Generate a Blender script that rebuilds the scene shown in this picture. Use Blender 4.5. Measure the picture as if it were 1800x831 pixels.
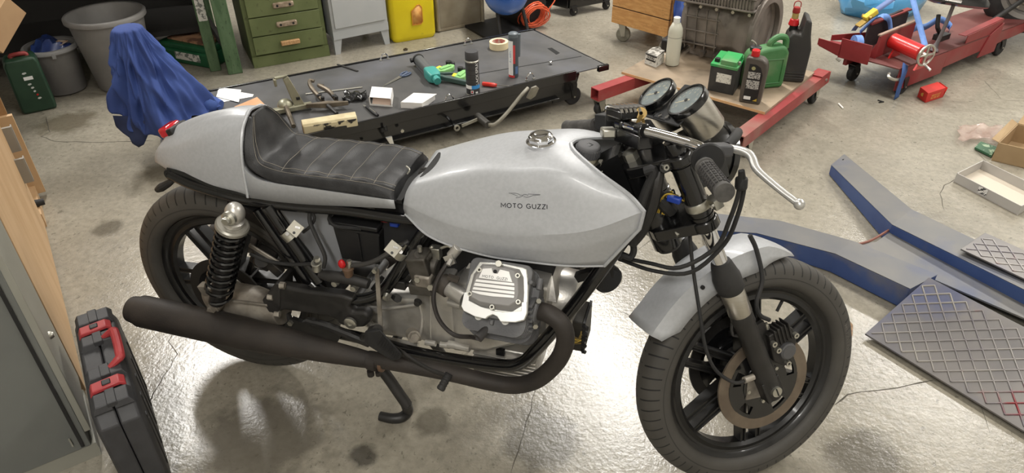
import bpy, bmesh, math, random
from mathutils import Vector as V, Matrix as MX
from math import sin, cos, pi, radians as RAD, sqrt, atan2
SC = bpy.context.scene
for _o in list(bpy.data.objects): bpy.data.objects.remove(_o)
COL = SC.collection
random.seed(7)
# ------------------------------------------------------------------ camera (fitted to the wheels)
FPX = 1280.0; PITCH = .6083; ROLL = -.0157; YAW = -.2843
CAMP = V((1.2223, -1.3821, 1.6317))
fw = V((sin(YAW)*cos(PITCH), cos(YAW)*cos(PITCH), -sin(PITCH)))
rt = V((cos(YAW), -sin(YAW), 0)); up = rt.cross(fw)
rt, up = cos(ROLL)*rt + sin(ROLL)*up, -sin(ROLL)*rt + cos(ROLL)*up
cd = bpy.data.cameras.new('camera'); cam = bpy.data.objects.new('camera', cd); COL.objects.link(cam)
cam.matrix_world = MX(((rt.x, up.x, -fw.x, CAMP.x), (rt.y, up.y, -fw.y, CAMP.y), (rt.z, up.z, -fw.z, CAMP.z), (0, 0, 0, 1)))
cd.sensor_fit = 'HORIZONTAL'; cd.sensor_width = 36.0; cd.lens = 36.0*FPX/1800.0; cd.clip_start = .02
SC.camera = cam
# ------------------------------------------------------------------ world, lamps, exposure
W = bpy.data.worlds.new('workshop_air'); SC.world = W; W.use_nodes = True
W.node_tree.nodes['Background'].inputs[0].default_value = (.93, .95, 1, 1)
W.node_tree.nodes['Background'].inputs[1].default_value = .25
def area(name, loc, target, sx, sy, power, col=(1, .97, .92), rotz=None):
    l = bpy.data.lights.new(name, 'AREA'); l.shape = 'RECTANGLE'; l.size = sx; l.size_y = sy; l.energy = power; l.color = col
    o = bpy.data.objects.new(name, l); COL.objects.link(o); o.location = loc
    if rotz is not None: o.rotation_euler = (0, 0, rotz)
    else: o.rotation_euler = (V(target)-V(loc)).to_track_quat('-Z', 'Y').to_euler()
    return o
TUBE = RAD(127.5)
LAMPS = [((.62, 3.45, 3.12), 1.9, .15, 108), ((-2.6, 2.35, 3.12), 1.9, .16, 95), ((3.5, 4.4, 3.12), 1.9, .22, 85), ((.1, .1, 3.12), 1.9, .22, 16), ((3.6, 1.0, 3.12), 1.9, .22, 60), ((1.3, -2.75, 3.12), 1.9, .22, 78)]  # last entry is a fill added behind the camera to brighten near sides
for _l, _sx, _sy, _p in LAMPS: area('tube_and_fill_lamp', _l, None, _sx, _sy, _p, rotz=TUBE)
SC.view_settings.view_transform = 'Standard'; SC.view_settings.look = 'None'; SC.view_settings.gamma = 1
SC.view_settings.use_curve_mapping = False; SC.view_settings.exposure = 0.28
# ------------------------------------------------------------------ points of the place
def RAY(x, y): return (fw + rt*((x-900)/FPX) - up*((y-415.5)/FPX)).normalized()
def PLN(x, y, p, n):
    d = RAY(x, y); n = V(n); return CAMP + d*((V(p)-CAMP).dot(n)/d.dot(n))
def ZP(x, y, z=0): return PLN(x, y, (0, 0, z), (0, 0, 1))
def YP(x, y, v=0): return PLN(x, y, (0, v, 0), (0, 1, 0))
def XP(x, y, v=0): return PLN(x, y, (v, 0, 0), (1, 0, 0))
DELTA = .6662; WB = 1.4305; RF = .3043; RR = .3149; LIFT = .0179; RAKE = .4487; OFF = .0629
AXN = V((cos(RAKE), 0, sin(RAKE))); AXD = V((-sin(RAKE), 0, cos(RAKE)))
AXLE = V((WB, 0, RF)); AXO = AXLE - OFF*AXN
STEER = MX.Translation(AXO) @ MX.Rotation(DELTA, 4, AXD) @ MX.Translation(-AXO)
STEERI = STEER.inverted()
def SP(x, y, c=0):                       # a point of the steered front, in its straight-ahead frame
    p0 = STEERI @ CAMP; d = (STEERI.to_3x3() @ RAY(x, y)); return p0 + d*((c-p0.y)/d.y)
def SPL(x, y, p, n):
    p0 = STEERI @ CAMP; d = (STEERI.to_3x3() @ RAY(x, y)); n = V(n); return p0 + d*((V(p)-p0).dot(n)/d.dot(n))
ROOM = RAD(37.5); RU = V((cos(ROOM), sin(ROOM), 0)); RV = V((-sin(ROOM), cos(ROOM), 0)); ZZ = V((0, 0, 1))
# ------------------------------------------------------------------ materials
def lin(c):
    def f(u): u /= 255.0; return u/12.92 if u <= .04045 else ((u+.055)/1.055)**2.4
    return (f(c[0]), f(c[1]), f(c[2]), 1)
_mats = {}
def mat(name, c, rough=.5, metal=0, c2=None, sc=8, lo=.4, hi=.6, bump=0, bsc=60, coat=0, spec=.5, rough2=None, trans=0, alpha=1, emit=0, det=4, stretch=None, sub=0, c3=None, sc3=30, lo3=.6, hi3=.7):
    if name in _mats: return _mats[name]
    m = bpy.data.materials.new(name); m.use_nodes = True; nt = m.node_tree; N = nt.nodes; L = nt.links; b = N['Principled BSDF']
    b.inputs['Base Color'].default_value = lin(c); b.inputs['Roughness'].default_value = rough; b.inputs['Metallic'].default_value = metal
    b.inputs['Coat Weight'].default_value = coat; b.inputs['Coat Roughness'].default_value = .08; b.inputs['Specular IOR Level'].default_value = spec
    b.inputs['Transmission Weight'].default_value = trans; b.inputs['Alpha'].default_value = alpha
    if emit: b.inputs['Emission Color'].default_value = lin(c); b.inputs['Emission Strength'].default_value = emit
    vec = None
    if c2 or bump or c3 or rough2 is not None:
        tc = N.new('ShaderNodeTexCoord'); vec = tc.outputs['Object']
        if stretch:
            mp = N.new('ShaderNodeMapping'); mp.inputs['Scale'].default_value = stretch; L.new(vec, mp.inputs['Vector']); vec = mp.outputs['Vector']
    def noise(s, d=4):
        n = N.new('ShaderNodeTexNoise'); n.inputs['Scale'].default_value = s; n.inputs['Detail'].default_value = d; L.new(vec, n.inputs['Vector']); return n.outputs['Fac']
    def ramp(src, a, z, ca, cz):
        r = N.new('ShaderNodeValToRGB'); r.color_ramp.elements[0].position = a; r.color_ramp.elements[1].position = z
        r.color_ramp.elements[0].color = ca; r.color_ramp.elements[1].color = cz; L.new(src, r.inputs['Fac']); return r.outputs['Color']
    if c2 or rough2 is not None:
        nf = noise(sc, det)
        if c2:
            col = ramp(nf, lo, hi, lin(c), lin(c2))
            if c3:
                mx = N.new('ShaderNodeMix'); mx.data_type = 'RGBA'; L.new(ramp(noise(sc3, 6), lo3, hi3, (0, 0, 0, 1), (1, 1, 1, 1)), mx.inputs['Factor'])
                L.new(col, mx.inputs['A']); mx.inputs['B'].default_value = lin(c3); col = mx.outputs['Result']
            L.new(col, b.inputs['Base Color'])
        if rough2 is not None: L.new(ramp(nf, lo, hi, (rough,)*3+(1,), (rough2,)*3+(1,)), b.inputs['Roughness'])
    if bump:
        bp = N.new('ShaderNodeBump'); bp.inputs['Strength'].default_value = bump; bp.inputs['Distance'].default_value = .002
        L.new(noise(bsc, 3), bp.inputs['Height']); L.new(bp.outputs['Normal'], b.inputs['Normal'])
    _mats[name] = m; return m
# ------------------------------------------------------------------ shapes: every shape is (vertices, faces)
def frame_of(d):
    d = V(d).normalized(); a = V((0, 0, 1)) if abs(d.z) < .9 else V((1, 0, 0)); u = a.cross(d).normalized(); return u, d.cross(u), d
def xf(g, M): return [M @ V(v) for v in g[0]], g[1]
def join(gs):
    vs, fs = [], []
    for g in gs:
        k = len(vs); vs += list(g[0]); fs += [tuple(i+k for i in f) for f in g[1]]
    return vs, fs
def box(c, s, ux=(1, 0, 0), uy=None, uz=None):
    ux = V(ux).normalized(); uz = V(uz).normalized() if uz else V((0, 0, 1)); uy = V(uy).normalized() if uy else uz.cross(ux).normalized(); uz = ux.cross(uy)
    c = V(c); vs = [c + ux*(s[0]/2*a) + uy*(s[1]/2*b) + uz*(s[2]/2*e) for a in (-1, 1) for b in (-1, 1) for e in (-1, 1)]
    return vs, [(0, 1, 3, 2), (4, 6, 7, 5), (0, 4, 5, 1), (2, 3, 7, 6), (0, 2, 6, 4), (1, 5, 7, 3)]
def hexa(b, t):                          # four bottom points, four top points
    n = len(b); return [V(p) for p in b]+[V(p) for p in t], [tuple(range(n))[::-1], tuple(range(n, 2*n))]+[(i, (i+1) % n, n+(i+1) % n, n+i) for i in range(n)]
def prism(pts, d): 
    d = V(d); return hexa(pts, [V(p)+d for p in pts])
def cyl(p0, p1, r0, r1=None, n=16):
    p0 = V(p0); p1 = V(p1); u, w, d = frame_of(p1-p0); r1 = r0 if r1 is None else r1
    A = [p0+u*(r0*cos(2*pi*i/n))+w*(r0*sin(2*pi*i/n)) for i in range(n)]; B = [p1+u*(r1*cos(2*pi*i/n))+w*(r1*sin(2*pi*i/n)) for i in range(n)]
    return hexa(A, B)
def lathe(prof, p0, d, n=32, closed=False, a0=0, a1=2*pi, cap=True):   # prof: (radius, height along d)
    p0 = V(p0); u, w, d = frame_of(d); full = abs(a1-a0-2*pi) < 1e-6; m = n if full else n+1; vs = []; fs = []
    for (r, h) in prof:
        for i in range(m):
            a = a0+(a1-a0)*i/n; vs.append(p0+d*h+u*(r*cos(a))+w*(r*sin(a)))
    k = len(prof)
    for j in range(k if closed else k-1):
        jj = (j+1) % k
        for i in range(n):
            ii = (i+1) % m; fs.append((j*m+i, j*m+ii, jj*m+ii, jj*m+i))
    if not closed and full and cap:
        if prof[0][0] > 1e-6: fs.append(tuple(range(m))[::-1])
        if prof[-1][0] > 1e-6: fs.append(tuple((k-1)*m+i for i in range(m)))
    return vs, fs
def cr(P, n):                            # Catmull-Rom through points, n per span
    P = [V(p) for p in P]; out = []
    if len(P) == 2: return [P[0].lerp(P[1], i/n) for i in range(n)]+[P[1]]
    for i in range(len(P)-1):
        a = P[i-1] if i else P[0]*2-P[1]; b = P[i]; c = P[i+1]; d = P[i+2] if i+2 < len(P) else P[-1]*2-P[-2]
        for k in range(n):
            t = k/n; out.append(.5*((2*b)+(c-a)*t+(2*a-5*b+4*c-d)*t*t+(3*b-3*c+d-a)*t**3))
    return out+[P[-1]]
def tube(P, r, n=8, sm=4, closed=False, cap=True):
    P = [V(p) for p in P]; rs = r if isinstance(r, (list, tuple)) else [r]*len(P)
    if closed: P = P+[P[0]]; rs = list(rs)+[rs[0]]
    if sm > 1:
        Q = cr([tuple(p)+(0,) if False else p for p in P], sm); R = []
        for i in range(len(P)-1): R += [rs[i]+(rs[i+1]-rs[i])*k/sm for k in range(sm)]
        R.append(rs[-1])
    else: Q = P; R = list(rs)
    if closed: Q = Q[:-1]; R = R[:-1]
    m = len(Q); T = []
    for i in range(m):
        a = Q[i-1] if (i or closed) else Q[0]; b = Q[(i+1) % m] if (i < m-1 or closed) else Q[-1]
        t = (b-a); T.append(t.normalized() if t.length > 1e-9 else V((0, 0, 1)))
    u = frame_of(T[0])[0]; vs = []; fs = []
    for i in range(m):
        u = (u - T[i]*u.dot(T[i])).normalized(); w = T[i].cross(u)
        vs += [Q[i]+u*(R[i]*cos(2*pi*k/n))+w*(R[i]*sin(2*pi*k/n)) for k in range(n)]
    for i in range(m if closed else m-1):
        j = (i+1) % m
        for k in range(n): fs.append((i*n+k, i*n+(k+1) % n, j*n+(k+1) % n, j*n+k))
    if not closed and cap: fs += [tuple(range(n))[::-1], tuple((m-1)*n+k for k in range(n))]
    return vs, fs
def ball(c, r, n=12, m=8, ux=(1, 0, 0), uz=(0, 0, 1)):
    r = r if isinstance(r, (tuple, list)) else (r, r, r); ux = V(ux).normalized(); uz = V(uz); uz = (uz-ux*uz.dot(ux)).normalized(); uy = uz.cross(ux); c = V(c)
    vs = [c+uz*(-r[2])]; fs = []
    for j in range(1, m):
        t = -pi/2+pi*j/m
        for i in range(n): a = 2*pi*i/n; vs.append(c+ux*(r[0]*cos(t)*cos(a))+uy*(r[1]*cos(t)*sin(a))+uz*(r[2]*sin(t)))
    vs.append(c+uz*r[2]); e = len(vs)-1
    for i in range(n): fs.append((0, 1+(i+1) % n, 1+i)); fs.append((e, 1+(m-2)*n+i, 1+(m-2)*n+(i+1) % n))
    for j in range(m-2):
        for i in range(n): fs.append((1+j*n+i, 1+j*n+(i+1) % n, 1+(j+1)*n+(i+1) % n, 1+(j+1)*n+i))
    return vs, fs
def loft(rings, cap=True, closed=True):
    n = len(rings[0]); vs = [V(p) for r in rings for p in r]; fs = []
    for j in range(len(rings)-1):
        for i in range(n if closed else n-1): fs.append((j*n+i, j*n+(i+1) % n, (j+1)*n+(i+1) % n, (j+1)*n+i))
    if cap and closed: fs += [tuple(range(n))[::-1], tuple((len(rings)-1)*n+i for i in range(n))]
    return vs, fs
def rrect(c, ux, uy, a, b, r, n=4):      # rounded rectangle ring
    c = V(c); ux = V(ux).normalized(); uy = V(uy).normalized(); out = []
    for (sx, sy, a0) in ((1, 1, 0), (-1, 1, pi/2), (-1, -1, pi), (1, -1, 3*pi/2)):
        for k in range(n+1):
            t = a0+pi/2*k/n; out.append(c+ux*(sx*(a/2-r)+r*cos(t))+uy*(sy*(b/2-r)+r*sin(t)))
    return out
def bolt(c, d, r=.006, h=.006): return cyl(V(c)-V(d).normalized()*.004, V(c)+V(d).normalized()*h, r, n=6)
def grid(rows, na=6, nb=4, sharp=()):    # rows of points -> smooth sheet; rows listed in sharp stay creased
    R = [cr(r, na) for r in rows]; n = len(R[0]); cuts = [0]+sorted(sharp)+[len(R)-1]; cols = []
    for i in range(n):
        c = []
        for a, b in zip(cuts, cuts[1:]):
            seg = cr([R[k][i] for k in range(a, b+1)], nb); c += seg if not c else seg[1:]
        cols.append(c)
    return cols                          # cols[i][j]
def sheet(cols): return loft(cols, cap=False, closed=False)
# ------------------------------------------------------------------ objects
def ob(name, gs, m, parent=None, sm=35, bev=0, M=None, solid=0, seg=2, soff=-1, base=None):
    g = gs if isinstance(gs, tuple) else join(gs); me = bpy.data.meshes.new(name); off = V((0, 0, 0))
    if parent is None and M is None:
        xs = [v[0] for v in g[0]]; ys = [v[1] for v in g[0]]; zs = [v[2] for v in g[0]]
        off = V(((min(xs)+max(xs))/2, (min(ys)+max(ys))/2, min(zs))) if base is None else V(base)
    me.from_pydata([tuple(V(v)-off) for v in g[0]], [], g[1])
    bm = bmesh.new(); bm.from_mesh(me); bmesh.ops.remove_doubles(bm, verts=bm.verts, dist=1e-5); bmesh.ops.recalc_face_normals(bm, faces=bm.faces); bm.to_mesh(me); bm.free()
    if sm:
        me.shade_smooth(); me.set_sharp_from_angle(angle=RAD(sm))
    me.materials.append(m)
    o = bpy.data.objects.new(name, me); COL.objects.link(o)
    if parent is not None:
        o.parent = parent; pm = parent['_w'] if '_w' in parent else None
        L = MX.Translation(-V(parent['_w'])) if pm is not None else MX.Identity(4)
        if M is not None and 'loc' in parent: L = MX(parent['inv']) if False else L
        o.matrix_local = L @ (M if M is not None else MX.Identity(4))
    elif M is not None: o.matrix_world = M
    else: o.location = off
    if solid:
        s = o.modifiers.new('thickness', 'SOLIDIFY'); s.thickness = solid; s.offset = soff
    if bev:
        b = o.modifiers.new('edge', 'BEVEL'); b.width = bev; b.segments = seg; b.limit_method = 'ANGLE'; b.angle_limit = RAD(30); b.harden_normals = False
    return o
def sub(name, gs, m, parent, **k):       # a piece of a part (built in the same coordinates as the part's mesh)
    return ob(name, gs, m, parent, **k)
def tag(o, label=None, cat=None, group=None, kind=None):
    if label: o['label'] = label
    if cat: o['category'] = cat
    if group: o['group'] = group
    if kind: o['kind'] = kind
    return o
def thing(name, label, cat, loc, group=None):
    o = bpy.data.objects.new(name, None); COL.objects.link(o); o.location = V(loc); o['_w'] = tuple(V(loc)); o.empty_display_size = .05
    return tag(o, label, cat, group)
def struct(name, gs, m, parent=None, **k):
    o = ob(name, gs, m, parent, **k)
    if parent is None: o['kind'] = 'structure'
    return o
def copy_tree(o, parent=None):
    c = o.copy(); COL.objects.link(c)
    if parent is not None: c.parent = parent
    for ch in o.children: copy_tree(ch, c)
    return c
def text_geo(s, size, depth=0, align='CENTER', bold=.018):  # flat lettering as a mesh in the XY plane
    cu = bpy.data.curves.new('lettering', 'FONT'); cu.body = s; cu.size = size; cu.align_x = align; cu.align_y = 'CENTER'; cu.extrude = depth; cu.offset = bold*size*.5; cu.resolution_u = 3
    o = bpy.data.objects.new('lettering', cu); COL.objects.link(o); dg = bpy.context.evaluated_depsgraph_get(); me = bpy.data.meshes.new_from_object(o.evaluated_get(dg))
    g = ([v.co.copy() for v in me.vertices], [tuple(p.vertices) for p in me.polygons]); bpy.data.objects.remove(o); bpy.data.meshes.remove(me); bpy.data.curves.remove(cu); return g
def text_on(s, c, ux, uy, size, width=None, height=None):
    g = text_geo(s, size); xs = [v.x for v in g[0]]; ys = [v.y for v in g[0]]; kx = width/(max(xs)-min(xs)) if width else 1; ky = height/(max(ys)-min(ys)) if height else kx
    mx = (max(xs)+min(xs))/2; my = (max(ys)+min(ys))/2; c = V(c); ux = V(ux).normalized(); uy = V(uy).normalized()
    return [c+ux*((v.x-mx)*kx)+uy*((v.y-my)*ky) for v in g[0]], g[1]
silver = mat('silver_paint', (174, 176, 179), .46, .15, c2=(179, 181, 184), sc=120, coat=.12)
black = mat('black_enamel', (17, 17, 18), .22, 0, coat=.5)
satin = mat('satin_black_metal', (32, 31, 30), .45, 0, c2=(43, 41, 39), sc=25, rough2=.6)
matte = mat('matte_black_exhaust_paint', (42, 38, 35), .62, .15, c2=(58, 52, 47), sc=9, lo=.35, hi=.7, bump=.15, bsc=300)
rubber = mat('black_rubber', (30, 30, 31), .7, 0, c2=(42, 41, 40), sc=14, bump=.1, bsc=200)
plast = mat('black_plastic', (26, 26, 27), .5)
alu = mat('cast_aluminium', (190, 187, 181), .36, .65, c2=(208, 205, 199), sc=12, lo=.3, hi=.7, bump=.2, bsc=240, c3=(120, 114, 106), sc3=9, lo3=.55, hi3=.8)
alud = mat('dirty_aluminium', (132, 125, 115), .52, .4, c2=(166, 159, 148), sc=14, bump=.2, bsc=200, c3=(70, 62, 54), sc3=11, lo3=.5, hi3=.75)
polished = mat('polished_aluminium', (226, 226, 222), .24, .75)
chrome = mat('chrome', (228, 228, 230), .07, 1)
steel = mat('brushed_steel', (196, 192, 184), .28, 1, c2=(206, 203, 196), sc=6, stretch=(3, 3, 200), rough2=.34)
zinc = mat('zinc_plate', (190, 188, 178), .35, .9)
headm = mat('dark_grey_engine_casting', (84, 84, 86), .6, .15, c2=(104, 104, 105), sc=20, bump=.25, bsc=260)
disc_m = mat('worn_disc_steel', (118, 106, 94), .45, .7, c2=(134, 122, 108), sc=16, stretch=(1, 1, 1))
white_text = mat('black_lettering', (38, 40, 46), .5)
red_lens = mat('red_lens', (190, 24, 40), .15, 0, coat=.6)
leather = mat('black_seat_vinyl', (40, 40, 41), .48, 0, c2=(50, 50, 51), sc=30, bump=.35, bsc=420, spec=.4)
thread = mat('pale_thread', (150, 143, 130), .8)
gwire = mat('yellow_wire', (190, 160, 60), .5); bwire = mat('blue_plastic', (24, 58, 150), .4); rwire = mat('red_plastic', (190, 24, 30), .4)
def flat_tube(P, hs, ws, zz=(0, 0, 1), n=10, sm=5):
    Q = cr(P, sm); H = [v.x for v in cr([(h, 0, 0) for h in hs], sm)]; Wd = [v.x for v in cr([(w, 0, 0) for w in ws], sm)]; R = []
    for i, q in enumerate(Q):
        t = (Q[min(i+1, len(Q)-1)]-Q[max(i-1, 0)]).normalized(); n1 = V(zz).cross(t).normalized(); n2 = t.cross(n1)
        R.append([q+n1*(Wd[i]*cos(2*pi*k/n))+n2*(H[i]*sin(2*pi*k/n)) for k in range(n)])
    return loft(R)

GLY = {'M': (.95, [[(0, 0), (0, 1), (.475, .30), (.95, 1), (.95, 0)]]), 'O': (.92, None), 'T': (.70, [[(0, 1), (.70, 1)], [(.35, 1), (.35, 0)]]), 'U': (.72, [[(0, 1), (0, .36), (.06, .15), (.18, .03), (.36, 0), (.54, .03), (.66, .15), (.72, .36), (.72, 1)]]),
       'Z': (.66, [[(.02, 1), (.66, 1), (0, 0), (.68, 0)]]), 'I': (.0, [[(0, 0), (0, 1)]]), 'G': (.90, [[(.80, .86), (.66, .96), (.45, 1), (.24, .95), (.08, .78), (0, .5), (.08, .22), (.24, .05), (.45, 0), (.66, .04), (.80, .16), (.84, .44), (.50, .44)]])}
def stroke_text(s, w=.17, gap=.34, word=.62):     # bold geometric capitals, height 1
    vs, fs, x = [], [], 0.0
    def strip(P, closed=False):
        n = len(P); k = len(vs)
        for i, p in enumerate(P):
            a = V(P[i-1]) if (i or closed) else V(P[0]); b = V(P[(i+1) % n]) if (i < n-1 or closed) else V(P[-1]); p = V(p)
            d0 = (p-a).normalized() if (p-a).length > 1e-6 else (b-p).normalized(); d1 = (b-p).normalized() if (b-p).length > 1e-6 else d0
            t = (d0+d1); t = t.normalized() if t.length > .2 else d0; m = V((-t.y, t.x, 0)); c = max(.45, m.dot(V((-d0.y, d0.x, 0)))); vs.append(p+m*(w/2/c)); vs.append(p-m*(w/2/c))
        for i in range(n if closed else n-1): j = (i+1) % n; fs.append((k+2*i, k+2*i+1, k+2*j+1, k+2*j))
    for ch in s:
        if ch == ' ': x += word; continue
        wd, st = GLY[ch]
        if st is None: strip([(x+.46+.46*cos(2*pi*i/24), .5+.5*sin(2*pi*i/24), 0) for i in range(24)], True)
        else:
            for q in st:
                Q = [(x+a, b, 0) for a, b in q]
                if ch in 'GU': Q = [tuple(v) for v in cr(Q, 2)]
                strip(Q)
        x += wd+gap
    return vs, fs
def place(g, c, ux, uy, width, height):
    xs = [v.x for v in g[0]]; ys = [v.y for v in g[0]]; kx = width/(max(xs)-min(xs)); ky = height/(max(ys)-min(ys)); mx = (max(xs)+min(xs))/2; my = (max(ys)+min(ys))/2
    return [V(c)+V(ux)*((v.x-mx)*kx)+V(uy)*((v.y-my)*ky) for v in g[0]], g[1]
# ================================================================== the place
cpos = [(0, 0)]
def floor_mat():
    m = bpy.data.materials.new('worn_concrete'); m.use_nodes = True; nt = m.node_tree; N = nt.nodes; L = nt.links; b = N['Principled BSDF']; b.inputs['Specular IOR Level'].default_value = .62
    tc = N.new('ShaderNodeTexCoord')
    def nz(s, d=6, r=.6, w=0):
        n = N.new('ShaderNodeTexNoise'); n.inputs['Scale'].default_value = s; n.inputs['Detail'].default_value = d; n.inputs['Roughness'].default_value = r; n.inputs['Distortion'].default_value = w; L.new(tc.outputs['Object'], n.inputs['Vector']); return n.outputs['Fac']
    def ramp(f, *st):
        r = N.new('ShaderNodeValToRGB'); e = r.color_ramp.elements
        while len(e) < len(st): e.new(.5)
        for i, (p, c) in enumerate(st): e[i].position = p; e[i].color = c
        L.new(f, r.inputs['Fac']); return r.outputs['Color']
    def mix(f, a, c):
        x = N.new('ShaderNodeMix'); x.data_type = 'RGBA'; L.new(f, x.inputs['Factor'])
        for s, v in (('A', a), ('B', c)):
            if isinstance(v, tuple): x.inputs[s].default_value = v
            else: L.new(v, x.inputs[s])
        return x.outputs['Result']
    base = ramp(nz(1.3, 8, .65), (.3, lin((128, 123, 111))), (.5, lin((152, 146, 132))), (.72, lin((170, 164, 149))))
    fine = mix(ramp(nz(38, 5, .7), (.35, (0, 0, 0, 1)), (.75, (.55,)*3+(1,))), base, lin((104, 99, 88)))
    stain = mix(ramp(nz(2.1, 5, .6, .6), (.60, (0, 0, 0, 1)), (.74, (.6,)*3+(1,))), fine, lin((88, 83, 73)))
    speck = mix(ramp(nz(95, 3, .5), (.70, (0, 0, 0, 1)), (.76, (.7,)*3+(1,))), stain, lin((70, 66, 58)))
    wn_ = N.new('ShaderNodeTexNoise'); wn_.inputs['Scale'].default_value = 45; wn_.inputs['Detail'].default_value = 3; L.new(tc.outputs['Object'], wn_.inputs['Vector'])
    ws_ = N.new('ShaderNodeVectorMath'); ws_.operation = 'SCALE'; ws_.inputs['Scale'].default_value = .035; L.new(wn_.outputs['Color'], ws_.inputs[0])
    warp = N.new('ShaderNodeVectorMath'); warp.operation = 'ADD'; L.new(tc.outputs['Object'], warp.inputs[0]); L.new(ws_.outputs['Vector'], warp.inputs[1])
    def vor(sc, thr, seed):
        v = N.new('ShaderNodeTexVoronoi'); v.inputs['Scale'].default_value = sc; mp = N.new('ShaderNodeMapping'); mp.inputs['Location'].default_value = (seed, seed*.7, 0); mp.inputs['Scale'].default_value = (1, .6, 1); mp.inputs['Rotation'].default_value = (0, 0, seed); L.new(warp.outputs[0], mp.inputs['Vector']); L.new(mp.outputs['Vector'], v.inputs['Vector'])
        a = N.new('ShaderNodeMath'); a.operation = 'LESS_THAN'; L.new(v.outputs['Distance'], a.inputs[0]); a.inputs[1].default_value = thr
        sp = N.new('ShaderNodeSeparateColor'); L.new(v.outputs['Color'], sp.inputs[0]); c = N.new('ShaderNodeMath'); c.operation = 'LESS_THAN'; L.new(sp.outputs[0], c.inputs[0]); c.inputs[1].default_value = .35
        m_ = N.new('ShaderNodeMath'); m_.operation = 'MULTIPLY'; L.new(a.outputs[0], m_.inputs[0]); L.new(c.outputs[0], m_.inputs[1]); return m_.outputs[0]
    for sc, thr, seed, cl in ((26, .13, .3, (66, 62, 54)), (55, .16, 1.1, (80, 75, 66)), (85, .2, 2.3, (88, 83, 73)), (13, .05, 4.0, (52, 48, 42))):
        pf = N.new('ShaderNodeMath'); pf.operation = 'MULTIPLY'; L.new(vor(sc, thr, seed), pf.inputs[0]); pf.inputs[1].default_value = .42; speck = mix(pf.outputs[0], speck, lin(cl))
    for (sx_, sy_, sr_, sc_) in [tuple(ZP(px, py))[:2]+(r, c) for px, py, r, c in ((1365, 722, .05, (72, 67, 58)), (640, 800, .035, (52, 49, 44)), (1520, 805, .09, (78, 73, 64)), (755, 740, .05, (90, 85, 74)), (190, 400, .05, (84, 78, 66)), (300, 300, .10, (94, 88, 75)), (120, 215, .12, (96, 88, 72)), (950, 770, .10, (86, 82, 73)), (460, 770, .16, (94, 89, 80)))]:
        ds = N.new('ShaderNodeVectorMath'); ds.operation = 'DISTANCE'; L.new(tc.outputs['Object'], ds.inputs[0]); ds.inputs[1].default_value = (sx_, sy_, 0)
        wob = N.new('ShaderNodeMath'); wob.operation = 'MULTIPLY_ADD'; L.new(nz(14, 5, .6), wob.inputs[0]); wob.inputs[1].default_value = -sr_*1.6; L.new(ds.outputs['Value'], wob.inputs[2])
        speck = mix(ramp(wob.outputs[0], (0, (.75,)*3+(1,)), (sr_*.55, (0, 0, 0, 1))), speck, lin(sc_))
    L.new(speck, b.inputs['Base Color'])
    L.new(ramp(nz(1.7, 6, .6), (.35, (.12,)*3+(1,)), (.65, (.27,)*3+(1,))), b.inputs['Roughness'])
    bp = N.new('ShaderNodeBump'); bp.inputs['Strength'].default_value = .27; bp.inputs['Distance'].default_value = .004
    ad = N.new('ShaderNodeMath'); ad.operation = 'ADD'; L.new(nz(70, 4, .65), ad.inputs[0]); L.new(nz(16, 3, .5), ad.inputs[1]); L.new(ad.outputs[0], bp.inputs['Height']); L.new(bp.outputs['Normal'], b.inputs['Normal'])
    return m
fg = ([RU*a+RV*b for a, b in ((-3.6, -3.5), (6.5, -3.5), (6.5, 4.5), (-3.6, 4.5))], [(0, 1, 2, 3)])
flo = struct('floor', join([fg, ]), floor_mat(), M=MX.Identity(4), sm=0)

wallm = mat('painted_wall', (206, 204, 198), .8, 0, c2=(212, 210, 204), sc=1.5)
struct('wall_left', box(RU*-3.65+RV*.5+ZZ*1.7, (.1, 8.2, 3.4), RU), wallm, M=MX.Identity(4), sm=0)
struct('wall_right', box(RU*6.55+RV*.5+ZZ*1.7, (.1, 8.2, 3.4), RU), wallm, M=MX.Identity(4), sm=0)
struct('wall_front', box(RU*1.45+RV*-3.55+ZZ*1.7, (10.2, .1, 3.4), RU), wallm, M=MX.Identity(4), sm=0)
struct('ceiling', box(RU*1.45+RV*.5+ZZ*3.45, (10.2, 8.2, .1), RU), mat('ceiling_paint', (214, 212, 206), .85), M=MX.Identity(4), sm=0)
# ================================================================== things around the motorcycle
def beam(p, q, w, h, upv=(0, 0, 1)):
    p = V(p); q = V(q); d = q-p; return box((p+q)/2, (d.length, w, h), d, None, (V(upv)-d.normalized()*V(upv).dot(d.normalized())))
def quad(pts, t=None): return prism(pts, t if t is not None else (0, 0, -.002))
def up_(p, h): return V((p.x, p.y, h))
def caster(nm, par, top, r=.035, w=.022, d=(1, 0, 0), m=None, fm=None):
    top = V(top); d = V(d).normalized(); s = d.cross(ZZ); c = V((top.x, top.y, r))+d*.012; m = m or rubber; fm = fm or zinc
    f = ob(nm, [box(V((top.x, top.y, top.z-.003)), (.05, .045, .006), d), prism([c+s*(w/2+.006)+d*a+ZZ*b for a, b in ((-.030, top.z-r-.006), (.014, top.z-r-.006), (.012, -.008), (-.010, -.010))], s*.003), prism([c-s*(w/2+.009)+d*a+ZZ*b for a, b in ((-.030, top.z-r-.006), (.014, top.z-r-.006), (.012, -.008), (-.010, -.010))], s*.003)], fm, par)
    ob('caster_wheel', lathe([(r*.4, -w/2), (r*.9, -w/2), (r, -w/3), (r, w/3), (r*.9, w/2), (r*.4, w/2)], c, s, 24), m, f); ob('axle_bolt', cyl(c-s*(w/2+.012), c+s*(w/2+.012), .005, n=8), zinc, f); return f
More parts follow.
